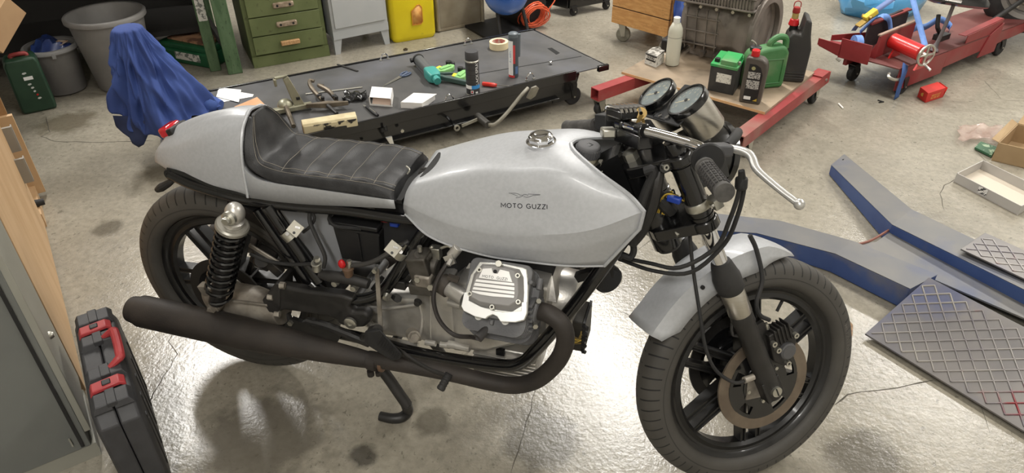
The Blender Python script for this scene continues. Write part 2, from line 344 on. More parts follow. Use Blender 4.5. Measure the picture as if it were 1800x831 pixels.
# ---- drawer cabinet, locker, canisters along the back
green = mat('worn_green_enamel', (92, 102, 62), .55, 0, c2=(104, 113, 72), sc=5, c3=(70, 72, 44), sc3=26, lo3=.62, hi3=.75)
greyp = mat('pale_grey_enamel', (168, 171, 172), .45, 0, c2=(176, 178, 178), sc=4)
oldwood = mat('worn_pale_wood', (196, 158, 112), .6, 0, c2=(168, 128, 86), sc=20, stretch=(6, 6, 6)); pinkgrey = mat('worn_pull', (176, 158, 138), .5, .3, c2=(140, 122, 104), sc=40)
A = ZP(447, 120); B = ZP(580, 97); du = (B-A).normalized(); dv = ZZ.cross(du); wid = (B-A).length
dc = thing('drawer_cabinet', 'green metal drawer cabinet with worn pull handles against the back', 'cabinet', (A+B)/2)
dep = .45; Hc = .95
ob('carcass', [box(A+du*wid/2+dv*(dep/2+.004)+ZZ*Hc/2, (wid, dep, Hc), du)], green, dc, bev=.004)
zs = [H_ for H_ in (.075, .185, .295, .405, .55, .70, .85)]
for i in range(6):
    z0, z1 = zs[i]+.003, zs[i+1]-.003; c = A+du*(wid/2)-dv*.006+ZZ*((z0+z1)/2)
    d = ob('drawer', box(c, (wid-.05, .024, z1-z0), du), green, dc, bev=.002)
    hc = c-dv*.024+du*.004
    if i == 0: ob('wooden_pull', box(hc, (.11, .022, .026), du), oldwood, d, bev=.004)
    else:
        h = ob('drawer_pull', [loft([rrect(hc+dv*(.012-a), du, ZZ, b, c2, .008) for a, b, c2 in ((0, .118, .030), (.010, .118, .030), (.016, .108, .022))]), ], pinkgrey, d); [ob('pull_screw', cyl(hc+du*s-dv*.004, hc+du*s-dv*.0065, .007, n=12), plast, h) for s in (-.036, .036)]
ob('plinth', box(A+du*wid/2-dv*.002+ZZ*.034, (wid, .012, .066), du), green, dc)
A = ZP(591, 97); B = ZP(686, 77); du = (B-A).normalized(); dv = ZZ.cross(du); wid = (B-A).length
lk = thing('steel_locker', 'pale grey steel locker on tapered feet beside the green cabinet', 'locker', (A+B)/2)
ob('body', box(A+du*wid/2+dv*.2+ZZ*.545, (wid, .4, .89), du), greyp, lk, bev=.003)
ob('door', box(A+du*wid/2-dv*.003+ZZ*.56, (wid-.034, .012, .80), du), greyp, lk, bev=.002)
for sx in (0, 1):
    for sy in (0, 1):
        p = A+du*(wid*sx)+dv*(.38*sy+.004); k = du*(1 if sx == 0 else -1)
        ob('foot', hexa([p, p+k*.032, p+k*.032+dv*.025, p+dv*.025], [p+ZZ*.105, p+k*.055+ZZ*.105, p+k*.055+dv*.03+ZZ*.105, p+dv*.03+ZZ*.105]), greyp, lk)
ob('skirt_rail', box(A+du*wid/2+dv*.004+ZZ*.118, (wid, .012, .05), du), greyp, lk)
def canister(nm, label, px0, px1, m, dep, h, extra=None):
    A = ZP(*px0); B = ZP(*px1); du = (B-A).normalized(); dv = ZZ.cross(du); wid = (B-A).length; c = A+du*wid/2+dv*dep/2
    t = thing(nm, label, 'canister', c); ob('body', loft([rrect(c+ZZ*z, du, dv, wid*k, dep*k, .03, 5) for z, k in ((0, .93), (.012, .98), (.03, 1), (h-.02, 1.02), (h, .99))]), m, t, sm=50)
    if extra: extra(t, A, du, dv, wid)
    return t
yel = mat('yellow_plastic', (226, 206, 28), .4, 0, c2=(218, 196, 22), sc=6, c3=(120, 120, 40), sc3=18, lo3=.68, hi3=.8)
def yx(t, A, du, dv, wid):
    c = A+du*wid*.58+ZZ*.16; ob('hand_hole', [([c+du*a-dv*.006+ZZ*b for a, b in ((-.035, -.06), (.02, -.06), (.034, -.045), (.034, .045), (.02, .062), (.004, .062), (-.02, .04), (-.035, .03))], [tuple(range(8))])], mat('hole_amber', (226, 172, 96), .5, c2=(206, 140, 70), sc=30), t, solid=.003, soff=0); ob('hole_rim', tube([c+du*a-dv*.007+ZZ*b for a, b in ((-.035, -.06), (.02, -.06), (.034, -.045), (.034, .045), (.02, .062), (.004, .062), (-.02, .04), (-.035, .03))], .003, 5, 1, closed=True), mat('rim_orange', (206, 140, 50), .5), t)
canister('yellow_canister', 'cut yellow plastic canister with amber hand hole beside the locker', (692, 77), (768, 64), yel, .24, .50, yx)
trn = mat('cloudy_plastic', (142, 132, 112), .45, 0, c2=(168, 160, 140), sc=7, lo=.35, hi=.75, c3=(112, 100, 82), sc3=5, lo3=.5, hi3=.8)
def bx_(t, A, du, dv, wid):
    ob('base_rim', loft([rrect(A+du*wid/2+dv*.13+ZZ*z, du, dv, wid*1.03, .27, .03, 4) for z in (.004, .018)]), trn, t); ob('corner_post', cyl(A+du*.006-dv*.004+ZZ*.01, A+du*.006-dv*.004+ZZ*.5, .011, n=10), trn, t); ob('corner_post', cyl(A+du*(wid-.006)-dv*.004+ZZ*.01, A+du*(wid-.006)-dv*.004+ZZ*.5, .011, n=10), trn, t)
canister('cloudy_canister', 'cloudy beige plastic tank right of the yellow canister', (770, 57), (850, 41), trn, .26, .50, bx_)
# ---- compressor, hose coil, rolling base
cmpc = ZP(905, 30)
cm = thing('air_compressor', 'blue round air compressor tank behind the lift table', 'compressor', cmpc)
cc_ = ZP(904, 24, .17); tk_d = du
ob('air_tank', lathe([(0, -.26), (.07, -.25), (.12, -.21), (.14, -.15), (.14, .15), (.12, .21), (.07, .25), (0, .26)], V((cc_.x, cc_.y, .31))+dv*.14, RU*.2+RV, 32), mat('blue_enamel', (58, 100, 176), .3, 0, coat=.4), cm)
for s in (-.09, .09): ob('tank_foot', tube([V((cc_.x, cc_.y, .20))+du*s+dv*.06, V((cc_.x, cc_.y, .03))+du*s*1.1, V((cc_.x, cc_.y, .012))+du*s*.5-dv*.01], .012, 8, 4), plast, cm)
ob('black_base_board', box(V((cc_.x, cc_.y, .008))+dv*.2+du*.02, (.34, .42, .016), du), plast, cm); ob('pump_housing', box(V((cc_.x, cc_.y, .2))+dv*.3+du*.24, (.2, .3, .4), du), plast, cm, bev=.01)  # black base board under the tank, and the pump housing
hc = ZP(939, 30, .08); hq = []
for k in range(14*16+1):
    a = 2*pi*k/16; j = k/16; r = .083+.014*sin(j*2.4)+.006*sin(j*5.1+a); tl_ = .25*sin(j*1.9); hq.append(V((hc.x, hc.y, .09))+du*(r*cos(a)+.004*sin(j))+(ZZ*.88-dv*.3).normalized()*(r*.86*sin(a)+.006*cos(j*1.7))+dv*(.03*sin(j*1.3)+tl_*.1*cos(a)))
hs = [tube(hq, .0038, 5, 1), tube([hq[-1], hq[-1]+V((.05, .05, .1)), hq[-1]+V((-.03, .1, .2)), hq[-1]+V((-.1, .12, .22))], .0038, 6, 5)]
tag(ob('hose_coil', hs, mat('orange_hose', (226, 104, 66), .45)), 'coil of orange air hose leaning by the compressor', 'hose')
rb = thing('rolling_tool_base', 'black rolling base on casters at the back edge', 'trolley', ZP(1010, 8))
p0, p1, p2 = ZP(1000, 6, .09), ZP(1064, -6, .09), ZP(960, -4, .09)
ob('frame_beam', beam(p0, p1, .03, .07), black, rb, bev=.003); ob('side_beam', beam(p2, p0, .03, .07), black, rb, bev=.003); ob('deck', prism([p0, p1, p1+(p2-p0), p2], (0, 0, .02)), plast, rb)
for q in (p0+(p1-p0)*.1, p1, p2): caster('caster', rb, V((q.x, q.y, .07)), .03, .02, du, rubber, plast)
# ---- wooden crate on casters with blue sheet
cw = mat('crate_wood', (190, 138, 80), .6, 0, c2=(206, 156, 96), sc=6, stretch=(3, 3, 14), c3=(140, 96, 52), sc3=12, lo3=.58, hi3=.78)
q0 = ZP(1074, 39, .12); q1 = ZP(1172, 67, .12); cu = (q1-q0).normalized(); cv_ = ZZ.cross(cu); cwid = (q1-q0).length
ct = thing('crate_trolley', 'plank crate on pale casters behind the white bottle', 'crate', (q0+q1)/2-ZZ*.12)
for i, (a, b) in enumerate(((0, .10), (.106, .26), (.266, .42))): ob('plank', box(q0+cu*cwid/2+cv_*.012+ZZ*((a+b)/2), (cwid, .02, b-a), cu), cw, ct, bev=.003)
ob('joint_strip', box(q0+cu*cwid/2+cv_*.014+ZZ*.103, (cwid, .014, .007), cu), mat('dark_joint', (60, 42, 28), .8), ct)
ob('bottom_board', box(q0+cu*cwid/2+cv_*.22+ZZ*.01, (cwid, .40, .02), cu), cw, ct); ob('far_plank', box(q0+cu*cwid/2+cv_*.42+ZZ*.2, (cwid, .02, .4), cu), cw, ct)
for s in (0, 1): ob('end_board', box(q0+cu*(cwid*s)+cv_*.22+ZZ*.2, (.02, .40, .4), cu), cw, ct)
pale = mat('pale_wheel', (150, 148, 134), .5, 0, c2=(126, 122, 108), sc=20)
for a, b in ((.12, .05), (.9, .05), (.12, .36), (.9, .36)): caster('caster', ct, V((q0+cu*cwid*a+cv_*b).xy.to_3d())+ZZ*.118, .045, .03, cu+cv_*.5, pale, zinc)
bs = [[q1+cu*(.01+.03*a)+cv_*(.02+.30*b)+ZZ*(.02+.40*c_+.02*sin(9*a+7*b)) for a, b, c_ in ((.1, j/6, i/5), (.5+.4*sin(i+j*2.1), j/6, i/5))][i % 2 if False else 0] for i in range(1) for j in range(1)]
rows = []
for i in range(7):
    rows.append([q1+cu*(.012+.03*(.5+.5*sin(i*1.7+j*2.3))+.02*(1-i/6))+cv_*(.0+.034*j)+ZZ*(-.03+.075*i) for j in range(7)])
tag(ob('blue_sheet', sheet(grid(rows, 2, 2)), mat('blue_plastic_sheet', (50, 82, 166), .35, c2=(70, 104, 188), sc=9, coat=.2), solid=.002), 'crumpled blue plastic sheet hanging on the side of the plank crate', 'sheet')
# ---- motorcycle lift table
deckm = mat('worn_black_deck', (72, 72, 72), .5, .1, c2=(88, 87, 86), sc=7, lo=.35, hi=.7, c3=(92, 93, 98), sc3=3.2, lo3=.5, hi3=.72, bump=.1, bsc=90)
DZ = .19
NR, FR, N0, F0 = ZP(1068, 114, DZ), ZP(941, 52, DZ), ZP(560, 235, DZ), ZP(360, 162, DZ)
lu = (NR-N0).normalized(); N0 = N0-lu*.30; F0 = F0-lu*.10; lf = ZZ.cross(lu)
lt = thing('lift_table', 'black motorcycle lift table laden with tools behind the bike', 'lift table', ((NR+F0)/2).xy.to_3d())
mid0 = N0.lerp(F0, .37) if False else None
gap = [ZP(780, 140, DZ), ZP(1022, 99, DZ)]; gl = (gap[1]-gap[0]).normalized()
ob('deck_plate', prism([N0, NR, FR, F0], (0, 0, -.006)), deckm, lt, bev=.001)
ob('deck_slot', prism([gap[0]+lf*.003+ZZ*.0003, gap[1]+lf*.003+ZZ*.0003, gap[1]-lf*.003+ZZ*.0003, gap[0]-lf*.003+ZZ*.0003], (0, 0, .0006)), mat('slot_black', (12, 12, 12), .8), lt)
ob('near_skirt', [beam(N0-ZZ*.012-lf*.004, NR-ZZ*.012-lu*.2-lf*.004, .012, .05), beam(N0-ZZ*.07-lf*-.012, NR-ZZ*.07+lf*.012-lu*.26, .008, .10), beam(N0-ZZ*.115, NR-ZZ*.115-lu*.3, .03, .008)], black, lt, bev=.002)
ob('far_skirt', [beam(F0-ZZ*.012, FR-ZZ*.012, .010, .04), beam(F0-ZZ*.07-lf*.012, FR-ZZ*.07-lf*.012-lu*.2, .008, .10)], black, lt, bev=.002)
ob('end_lip', [beam(NR-ZZ*.010-lu*.06, NR-ZZ*.010+lu*.004, .02, .03), beam(NR-ZZ*.014-lu*.01, FR-ZZ*.014-lu*.01, .012, .03)], black, lt, bev=.002)
ob('leg_plate', hexa([NR-lu*.32-ZZ*.15+lf*.02, NR-lu*.20-ZZ*.15+lf*.02, NR-lu*.20-ZZ*.15+lf*.03, NR-lu*.32-ZZ*.15+lf*.03], [NR-lu*.32-ZZ*.02+lf*.02, NR-lu*.16-ZZ*.02+lf*.02, NR-lu*.16-ZZ*.02+lf*.03, NR-lu*.32-ZZ*.02+lf*.03]), black, lt)
for b in (.04, .55): caster('caster', lt, (NR-lu*.20+lf*b).xy.to_3d()+ZZ*.125, .048, .03, lu, rubber, black)
ob('scissor_frame', [beam((N0+lf*.12).xy.to_3d()+ZZ*.05, (NR-lu*.3+lf*.12).xy.to_3d()+ZZ*.05, .04, .06), beam((N0+lf*.5).xy.to_3d()+ZZ*.05, (NR-lu*.3+lf*.5).xy.to_3d()+ZZ*.05, .04, .06)], black, lt)
hcp = ZP(678, 236, .10); ca = ob('lock_caster', [box(ZP(676, 228, .14)+lf*.01, (.03, .02, .02), lu), bolt(ZP(677, 227, .15), ZZ, .006, .015)], plast, lt); ob('lock_lever', loft([rrect(ZP(679, 236, .12)+lu*(.004*k)-ZZ*.014*k-lf*.030, lu, lf, .030-.004*k, .010, .004, 3) for k in range(5)]), polished, ca); ob('skirt_bolt', bolt(ZP(706, 229, .12)-lf*.006, -lf, .009, .004), zinc, lt)
ob('skirt_bolt', bolt(ZP(642, 251, .10)-lf*.006, -lf, .008, .006), zinc, lt)
for q in ((676, 105), (823, 78), (790, 178), (932, 140)):       # tie-down loops through the deck edge
    s = lf*.0; c = ZP(*q, DZ)
    o_ = ob('tie_loop', tube([c+lu*(-.021)-ZZ*.02, c+lu*(-.021), c+lu*(-.020)+ZZ*.012, c+lu*(-.012)+ZZ*.028, c+ZZ*.034, c+lu*.012+ZZ*.028, c+lu*.020+ZZ*.012, c+lu*.021, c+lu*.021-ZZ*.02], .0038, 8, 3), chrome, lt)
    for s_ in (-.021, .021): ob('loop_nut', cyl(c+lu*s_, c+lu*s_+ZZ*.005, .008, n=6), zinc, o_)
sl_ = ob('tie_slot', prism([ZP(a, b, DZ+.0003) for a, b in ((962, 85), (970, 84), (984, 93), (978, 96))], (0, 0, .0006)), _mats['slot_black'], lt); ob('slot_stud', [ball(ZP(968, 110, DZ+.01), .010, 12, 8), cyl(ZP(968, 113, DZ), ZP(968, 111, DZ+.008), .005)], chrome, lt)
# foot pedals of the lift
pm = mat('grey_painted_lever', (146, 142, 130), .5, .3, c2=(126, 122, 110), sc=20)
pA = ZP(850, 212, .11)-lf*.05
fp = ob('foot_lever', tube([pA, pA+(ZP(862, 212, .11)-ZP(850, 212, .11))+ZZ*.004, ZP(880, 194, .15)-lf*.05, ZP(905, 160, .215)-lf*.06, ZP(917, 147, .235)-lf*.06], .0085, 10, 4), pm, lt)
pcx = ZP(926, 155, .24)-lf*.06; ob('pedal_pad', [prism([pcx+lu*a*1.0+ZZ*b*.9-lf*b*.4 for a, b in ((-.026, -.030), (-.004, -.046), (.020, -.030), (.028, .020), (.010, .040), (-.014, .034))], lf*.012)], pm, fp, bev=.002)
ob('lever_hub', [cyl(ZP(848, 211, .11)-lf*.06, ZP(848, 211, .11)+lf*.05, .018, n=18)], mat('dark_hub', (70, 68, 64), .5, .4), fp)
r0 = ZP(800, 222, .10)-lf*.02; r1 = ZP(838, 206, .11)-lf*.02
fl2 = ob('release_lever', [lathe([(.008, -.004), (.015, -.004), (.015, .004), (.008, .004)], r0, -lf, 18, closed=True), beam(r0+(r1-r0)*.22, r1, .006, .014)], pm, lt); ob('release_shaft', cyl(r0+lf*.01, r0+lf*.16+ZZ*.02, .007, n=10), black, fl2)
# ---- tools and goods on the lift table
dz = DZ+.0005
tp = thing('masking_tape', 'roll of cream masking tape lying at the far end of the lift', 'tape', ZP(877, 84, dz))
ob('tape_roll', lathe([(.0375, 0), (.051, 0), (.052, .001), (.052, .037), (.051, .038), (.0375, .038)], ZP(877, 84, dz), ZZ, 40, closed=True), mat('masking_tape', (222, 206, 168), .7), tp); ob('tape_core', lathe([(.0355, .001), (.0374, .001), (.0374, .037), (.0355, .037)], ZP(877, 84, dz), ZZ, 36, closed=True), mat('red_print_card', (196, 110, 100), .7, c2=(214, 196, 180), sc=60), tp)
def upright(px, z=dz): return ZP(px[0], px[1], z)
sc_ = upright((832, 164)); shk = thing('spray_can', 'black spray can with blue band standing on the lift', 'spray can', sc_)
ob('can_body', lathe([(.028, .0), (.0325, .002), (.0325, .165), (.031, .170), (.027, .176)], sc_, ZZ, 32), mat('can_print_dark', (52, 51, 53), .4, .1, c2=(60, 59, 60), sc=30), shk); ob('base_ring', lathe([(.031, 0), (.0335, .0005), (.0335, .004), (.0325, .006)], sc_, ZZ, 32), zinc, shk); ob('top_ring', lathe([(.0325, .163), (.034, .165), (.034, .168), (.031, .172)], sc_, ZZ, 32), zinc, shk)
ob('can_cap', lathe([(.0305, .170), (.0315, .172), (.0315, .210), (.0295, .213), (.0, .213)], sc_, ZZ, 32), mat('grey_cap', (62, 62, 64), .6), shk)
vd = (CAMP-sc_).xy.to_3d().normalized(); va = atan2(vd.y, vd.x)
def band(nm, par, c, r, z0, z1, a0, a1, m): 
    g = [[V((c.x+r*cos(a0+(a1-a0)*i/12), c.y+r*sin(a0+(a1-a0)*i/12), c.z+z)) for i in range(13)] for z in (z0, z1)]
    return ob(nm, loft(g, cap=False, closed=False), m, par)
band('blue_band', shk, sc_, .0328, .034, .052, va-.2, va+1.4, mat('label_blue', (52, 134, 200), .5)); band('white_band', shk, sc_, .0328, .034, .052, va-1.5, va-.2, mat('label_white', (232, 232, 230), .5))
for k in range(5): band('panel_line', shk, sc_, .0327, .055+k*.024, .0565+k*.024, va-1.4, va+.4, mat('line_black', (22, 22, 23), .5))
cy = [0]
def curved_text(s, par, c, r, z, a, size, m, rot=True):
    g = text_geo(s, size); vs = []
    for v in g[0]:
        x, y = (v.y*-1, v.x) if rot else (v.x, v.y); vs.append(V((c.x+r*cos(a+x/r), c.y+r*sin(a+x/r), c.z+z+y)))
    return ob('lettering', (vs, g[1]), m, par, sm=0)
curved_text('LACK SPRAY', shk, sc_, .0330, .112, va+.75, .021, _mats['label_white'])
band('hazard_mark', shk, sc_, .0329, .012, .028, va-.35, va+.05, _mats['label_white']); band('hazard_red', shk, sc_, .0330, .015, .025, va-.25, va-.05, rwire); band('bar_mark', shk, sc_, .0329, .012, .020, va+.35, va+.75, _mats['label_white'])
tb0 = upright((903, 134)); cart = thing('sealant_cartridge', 'white and grey sealant cartridge standing upright on the lift', 'cartridge', tb0)
ob('cartridge_tube', lathe([(.024, .0), (.0245, .002), (.0245, .205), (.023, .206)], tb0, ZZ, 28), mat('cartridge_grey', (74, 80, 86), .45), cart); va2 = atan2(CAMP.y-tb0.y, CAMP.x-tb0.x)
band('white_label', cart, tb0, .0248, .012, .190, va2-1.5, va2-.1, _mats['label_white']); band('red_foot', cart, tb0, .0250, .002, .014, va2-1.5, va2+.2, mat('label_red', (198, 62, 62), .5)); band('red_label', cart, tb0, .0249, .075, .17, va2-.1, va2+.35, _mats['label_red']); band('blue_label', cart, tb0, .0249, .02, .06, va2+.35, va2+1.0, mat('label_steelblue', (88, 116, 156), .5))
curved_text('SILIKON', cart, tb0, .0250, .11, va2-.7, .016, mat('print_blue', (70, 120, 170), .5))
ob('nozzle', [lathe([(.0245, .205), (.0245, .222), (.020, .226), (.008, .228)], tb0, ZZ, 28), cyl(tb0+V((.022, .018, .10)), tb0+V((.022, .018, .215)), .008, .011, n=12)], mat('nozzle_grey', (96, 104, 110), .4), cart)
# caulking gun
gA = ZP(735, 104, dz+.03); gB = ZP(784, 158, dz+.03); gd = (gB-gA).normalized(); gs_ = ZZ.cross(gd).normalized()
cg = thing('caulking_gun', 'teal and grey caulking gun lying across the lift', 'tool', ZP(760, 135, dz))
ob('cradle', [lathe([(.024, 0), (.026, 0), (.026, .20), (.024, .20)], gA, gd, 20, a0=pi*.1, a1=pi*1.1), box(gA+gd*.11-ZZ*.022, (.2, .045, .012), gd)], mat('grey_gun_body', (88, 90, 90), .45), cg, bev=.001, solid=.0)
ob('end_cap', [lathe([(.028, -.004), (.030, 0), (.030, .012), (.027, .014)], gA, gd, 22), cyl(gA-gs_*.03, gA-gs_*.042, .012, n=12)], plast, cg); teal = mat('teal_plastic', (64, 150, 142), .4)
ob('gun_head', [loft([rrect(gA+gd*(.20+t), gs_, ZZ, a, b, .012, 4) for t, a, b in ((-.02, .056, .050), (.0, .066, .058), (.06, .066, .056), (.085, .05, .044))]), cyl(gA+gd*.275, gA+gd*.315+ZZ*-.004, .019, n=18)], teal, cg, bev=.002); ob('push_rod', box(gA+gd*.11+ZZ*.010, (.18, .006, .006), gd), plast, cg)
ob('gun_handle', [beam(gA+gd*.25+gs_*.03-ZZ*.01, ZP(822, 146, dz+.015), .022, .024), beam(gA+gd*.22+gs_*.03-ZZ*.005, ZP(820, 128, dz+.015), .012, .014)], mat('dark_teal_grip', (62, 84, 78), .5), cg, bev=.004)
lg = mat('light_green_plastic', (132, 186, 116), .5)
for i, (q, ang, lab) in enumerate((((783, 122), .3, 'green brake pad clamp nearer the caulking gun head, with yellow tag'), ((812, 133), .7, 'green brake pad clamp half hidden by the spray can'))):
    c = ZP(*q, dz+.014); d = (lu*cos(ang)+lf*sin(ang)); n = ZZ.cross(d); t = thing('green_clamp', lab, 'clamp', c-ZZ*.014, 'green clamps on the lift')
    ob('clamp_body', prism([c+d*a+n*b-ZZ*.014 for a, b in ((-.055, -.012), (-.035, -.028), (.03, -.028), (.058, -.008), (.05, .014), (.01, .026), (-.045, .022))], (0, 0, .026)), lg, t, bev=.004)
    ob('pivot_knob', [cyl(c+d*.05+n*.03-ZZ*.014, c+d*.05+n*.03+ZZ*.022, .015, n=14), ball(c+d*.075+n*.028, .014, 12, 8)], plast, t); ob('top_web', prism([c+d*a+n*b+ZZ*.012 for a, b in ((-.04, -.01), (.03, -.014), (.03, .01), (-.03, .012))], (0, 0, .006)), lg, t, bev=.002)
    ob('tag', prism([c+d*a+n*b+ZZ*.006 for a, b in ((-.04, .02), (.0, .026), (.0, .045), (-.035, .04))], (0, 0, .003)), mat('yellow_tag', (222, 206, 60), .5), t); ob('small_clip', box(c-d*.06+n*.03, (.03, .02, .014), d), mat('lilac_plastic', (160, 132, 186), .5), t, bev=.003)
# scissors, screwdriver, rods
s0 = ZP(672, 152, dz+.004); s1 = ZP(705, 134, dz+.005); s2 = ZP(722, 128, dz+.005); sd = (s1-s0).normalized(); sn = ZZ.cross(sd)
sz = thing('scissors', 'scissors with blue grey handles near the far edge of the lift', 'scissors', s0)
for s in (-1, 1): ob('blade', prism([s0+sn*.001*s, s1+sn*.008*s, s1+sn*.001*s+sd*.005], (0, 0, .0015*(1 if s > 0 else -1))), zinc, sz); ob('finger_loop', tube([s1+sn*s*.004, s1+sd*.02+sn*s*.018, s1+sd*.05+sn*s*.020, s1+sd*.062+sn*s*.010, s1+sd*.045+sn*s*.004, s1+sd*.02+sn*s*.002], .0045, 8, 4, closed=True), mat('blue_grey_handle', (62, 76, 100), .5), sz)
w0 = ZP(848, 147, dz+.011); w1 = ZP(873, 150, dz+.011); w2 = ZP(904, 152, dz+.006); wd = (w1-w0).normalized()
sv = thing('screwdriver', 'red handled screwdriver pointing to the near edge of the lift', 'screwdriver', w0-ZZ*.011); ob('handle', lathe([(.008, 0), (.011, .004), (.011, (w1-w0).length-.012), (.0085, (w1-w0).length-.008), (.009, (w1-w0).length)], w0, wd, 8), mat('red_handle', (206, 52, 40), .35), sv); ob('shaft', cyl(w1, w2, .003, n=10), chrome, sv)
tag(ob('thin_steel_rod', cyl(ZP(537, 165, dz+.004), ZP(637, 153, dz+.004), .0035, n=8), zinc), 'thin bright steel rod lying behind the pullers', 'rod')
tag(ob('flat_file', beam(ZP(593, 113, dz+.003), ZP(629, 125, dz+.003), .010, .004), satin), 'short dark flat bar at the far edge of the lift', 'bar')
# little white boxes
wc = mat('white_card', (232, 230, 226), .7); wc2 = mat('pinkish_card_inside', (214, 190, 174), .8)
def carton(nm, label, ptsb, h, m, opened):
    t = thing(nm, label, 'box', sum((V(p) for p in ptsb), V())/len(ptsb)); T = [p+ZZ*h for p in ptsb]; b = [V(p) for p in ptsb]
    for a, c in ((1, 2), (2, 3), (3, 0)) if opened else ((0, 1), (1, 2), (2, 3), (3, 0)): nrm = (b[c]-b[a]).cross(ZZ).normalized(); ob('side_panel', prism([b[a], b[c], T[c], T[a]], nrm*-.0012), m, t)
    ob('top_panel', prism(T, (0, 0, -.0012)), m, t); ob('bottom_panel', prism(b, (0, 0, .0012)), m, t)
    if opened:
        nrm = (b[1]-b[0]).cross(ZZ).normalized(); lipd = ZZ*.010; i0 = b[0].lerp(b[1], .08); i1 = b[0].lerp(b[1], .92)
        ob('inner_flap', hexa([i0+ZZ*.002-nrm*.002, i1+ZZ*.002-nrm*.002, i1+ZZ*h*.95-nrm*.03, i0+ZZ*h*.95-nrm*.03], [p+nrm*.001 for p in (i0+ZZ*.002-nrm*.002, i1+ZZ*.002-nrm*.002, i1+ZZ*h*.95-nrm*.03, i0+ZZ*h*.95-nrm*.03)]), wc2, t)
        ob('edge_strip', [beam(b[0]+ZZ*.004, b[1]+ZZ*.004, .002, .008), beam(b[0]+ZZ*.002, T[0]-ZZ*.002, .004, .004, (1, 0, 0)), beam(b[1]+ZZ*.002, T[1]-ZZ*.002, .004, .004, (1, 0, 0))], m, t)
    return t
b_ = [ZP(651, 185, dz), ZP(689, 188, dz)]; bd = ZP(655, 166, dz)-b_[0]
carton('open_carton', 'open white cardboard box with its empty end facing the bike', [b_[0], b_[1], b_[1]+bd*1.0, b_[0]+bd], .042, wc, True)
c3 = [ZP(705, 190, dz), ZP(743, 192, dz), ZP(765, 175, dz), ZP(728, 166, dz)]
c3[3] = c3[0]+(c3[2]-c3[1]); cb3 = carton('closed_carton', 'closed white cardboard box next to the near edge of the lift', c3, .030, wc, False); ob('open_flap', prism([c3[1]+ZZ*.03, c3[2]+ZZ*.03, c3[2]+ZZ*.03+(c3[1]-c3[0])*.10, c3[1]+ZZ*.03+(c3[1]-c3[0])*.04+(c3[2]-c3[1])*.4], (0, 0, -.001)), wc, cb3)
# pullers
pz = mat('puller_zinc', (160, 158, 138), .45, .6, c2=(136, 132, 112), sc=14); pz2 = mat('puller_steel', (118, 108, 94), .5, .6, c2=(92, 84, 72), sc=18)
P0 = ZP(468, 195, dz+.03); P1 = ZP(548, 180, dz+.03); pd = (P1-P0).normalized(); pn = ZZ.cross(pd)
pu = thing('bearing_puller', 'large two arm puller with a round boss, left one on the lift', 'puller', P0-ZZ*.03)
boss = ZP(501, 183, dz+.035); ob('cross_bar', [box(P0.lerp(P1, .5)-ZZ*.01, ((P1-P0).length, .03, .022), pd)], pz, pu, bev=.003); ob('boss', ball(boss-ZZ*.005, (.036, .036, .03), 20, 12), pz, pu); ob('spindle', [cyl(boss-pn*.01, ZP(516, 222, dz+.02), .010, n=16), lathe([(.0108, k*.006+.02) if k % 2 else (.0096, k*.006+.02) for k in range(22)], boss, ZP(516, 222, dz+.02)-boss, 14)], pz2, pu)
a0 = ZP(525, 182, dz+.03)
ob('puller_arm', [hexa([a0+pd*-.024-pn*.012, a0+pd*.024-pn*.012, a0+pd*.022+pn*.012, a0+pd*-.022+pn*.012], [a0+pd*-.045+pn*.02+ZZ*.12, a0+pd*-.020+pn*.02+ZZ*.13, a0+pd*-.022+pn*.032+ZZ*.13, a0+pd*-.047+pn*.032+ZZ*.12]), hexa([a0+pd*-.045+pn*.02+ZZ*.125, a0+pd*-.020+pn*.02+ZZ*.135, a0+pd*-.022+pn*.034+ZZ*.135, a0+pd*-.047+pn*.034+ZZ*.125], [a0+pd*-.085+pn*.02+ZZ*.120, a0+pd*-.080+pn*.02+ZZ*.134, a0+pd*-.082+pn*.034+ZZ*.134, a0+pd*-.087+pn*.034+ZZ*.120]), box(a0+pd*-.082+pn*.027+ZZ*.110, (.012, .03, .034), pd)], pz, pu, bev=.003)
ob('arm_slot', box(a0-pn*.012+ZZ*.03, (.016, .006, .012), pd), plast, pu)
Q0 = ZP(538, 185, dz+.03); Q1 = ZP(612, 180, dz+.03); qd = (Q1-Q0).normalized(); qn = ZZ.cross(qd)
pv = thing('gear_puller', 'two claw steel puller in front of the thin rod', 'puller', Q0-ZZ*.03)
qc = Q0.lerp(Q1, .52); ob('cross_bar', [hexa([Q0-qn*.004-ZZ*.012, qc-qn*.022-ZZ*.012, Q1-qn*.004-ZZ*.012, Q1+qn*.008-ZZ*.012, qc+qn*.014-ZZ*.012, Q0+qn*.008-ZZ*.012], [Q0-qn*.002+ZZ*.006, qc-qn*.018+ZZ*.012, Q1-qn*.002+ZZ*.006, Q1+qn*.006+ZZ*.006, qc+qn*.01+ZZ*.012, Q0+qn*.006+ZZ*.006])], pz2, pv, bev=.002); ob('spindle', cyl(qc-qn*.02, ZP(592, 200, dz+.02), .009, n=14), satin, pv)
for k, (base, tip, mid_, lab) in enumerate(((ZP(568, 178, dz+.03), ZP(544, 142, dz+.06), ZP(548, 155, dz+.05), 1), (ZP(592, 177, dz+.03), ZP(560, 150, dz+.06), ZP(578, 160, dz+.055), 2))):
    t_ = ob('claw', flat_tube([base, mid_, tip, tip+qd*.022-ZZ*.004], [.011, .012, .010, .007], [.009, .011, .009, .010], (0, 0, 1), 8, 4), pz2, pv, sm=40); ob('claw_pin', [cyl(base+ZZ*.01, base+ZZ*.022, .009, n=10), box(base+(mid_-base)*.3+ZZ*.012, (.012, .022, .004), mid_-base)], plast, t_)
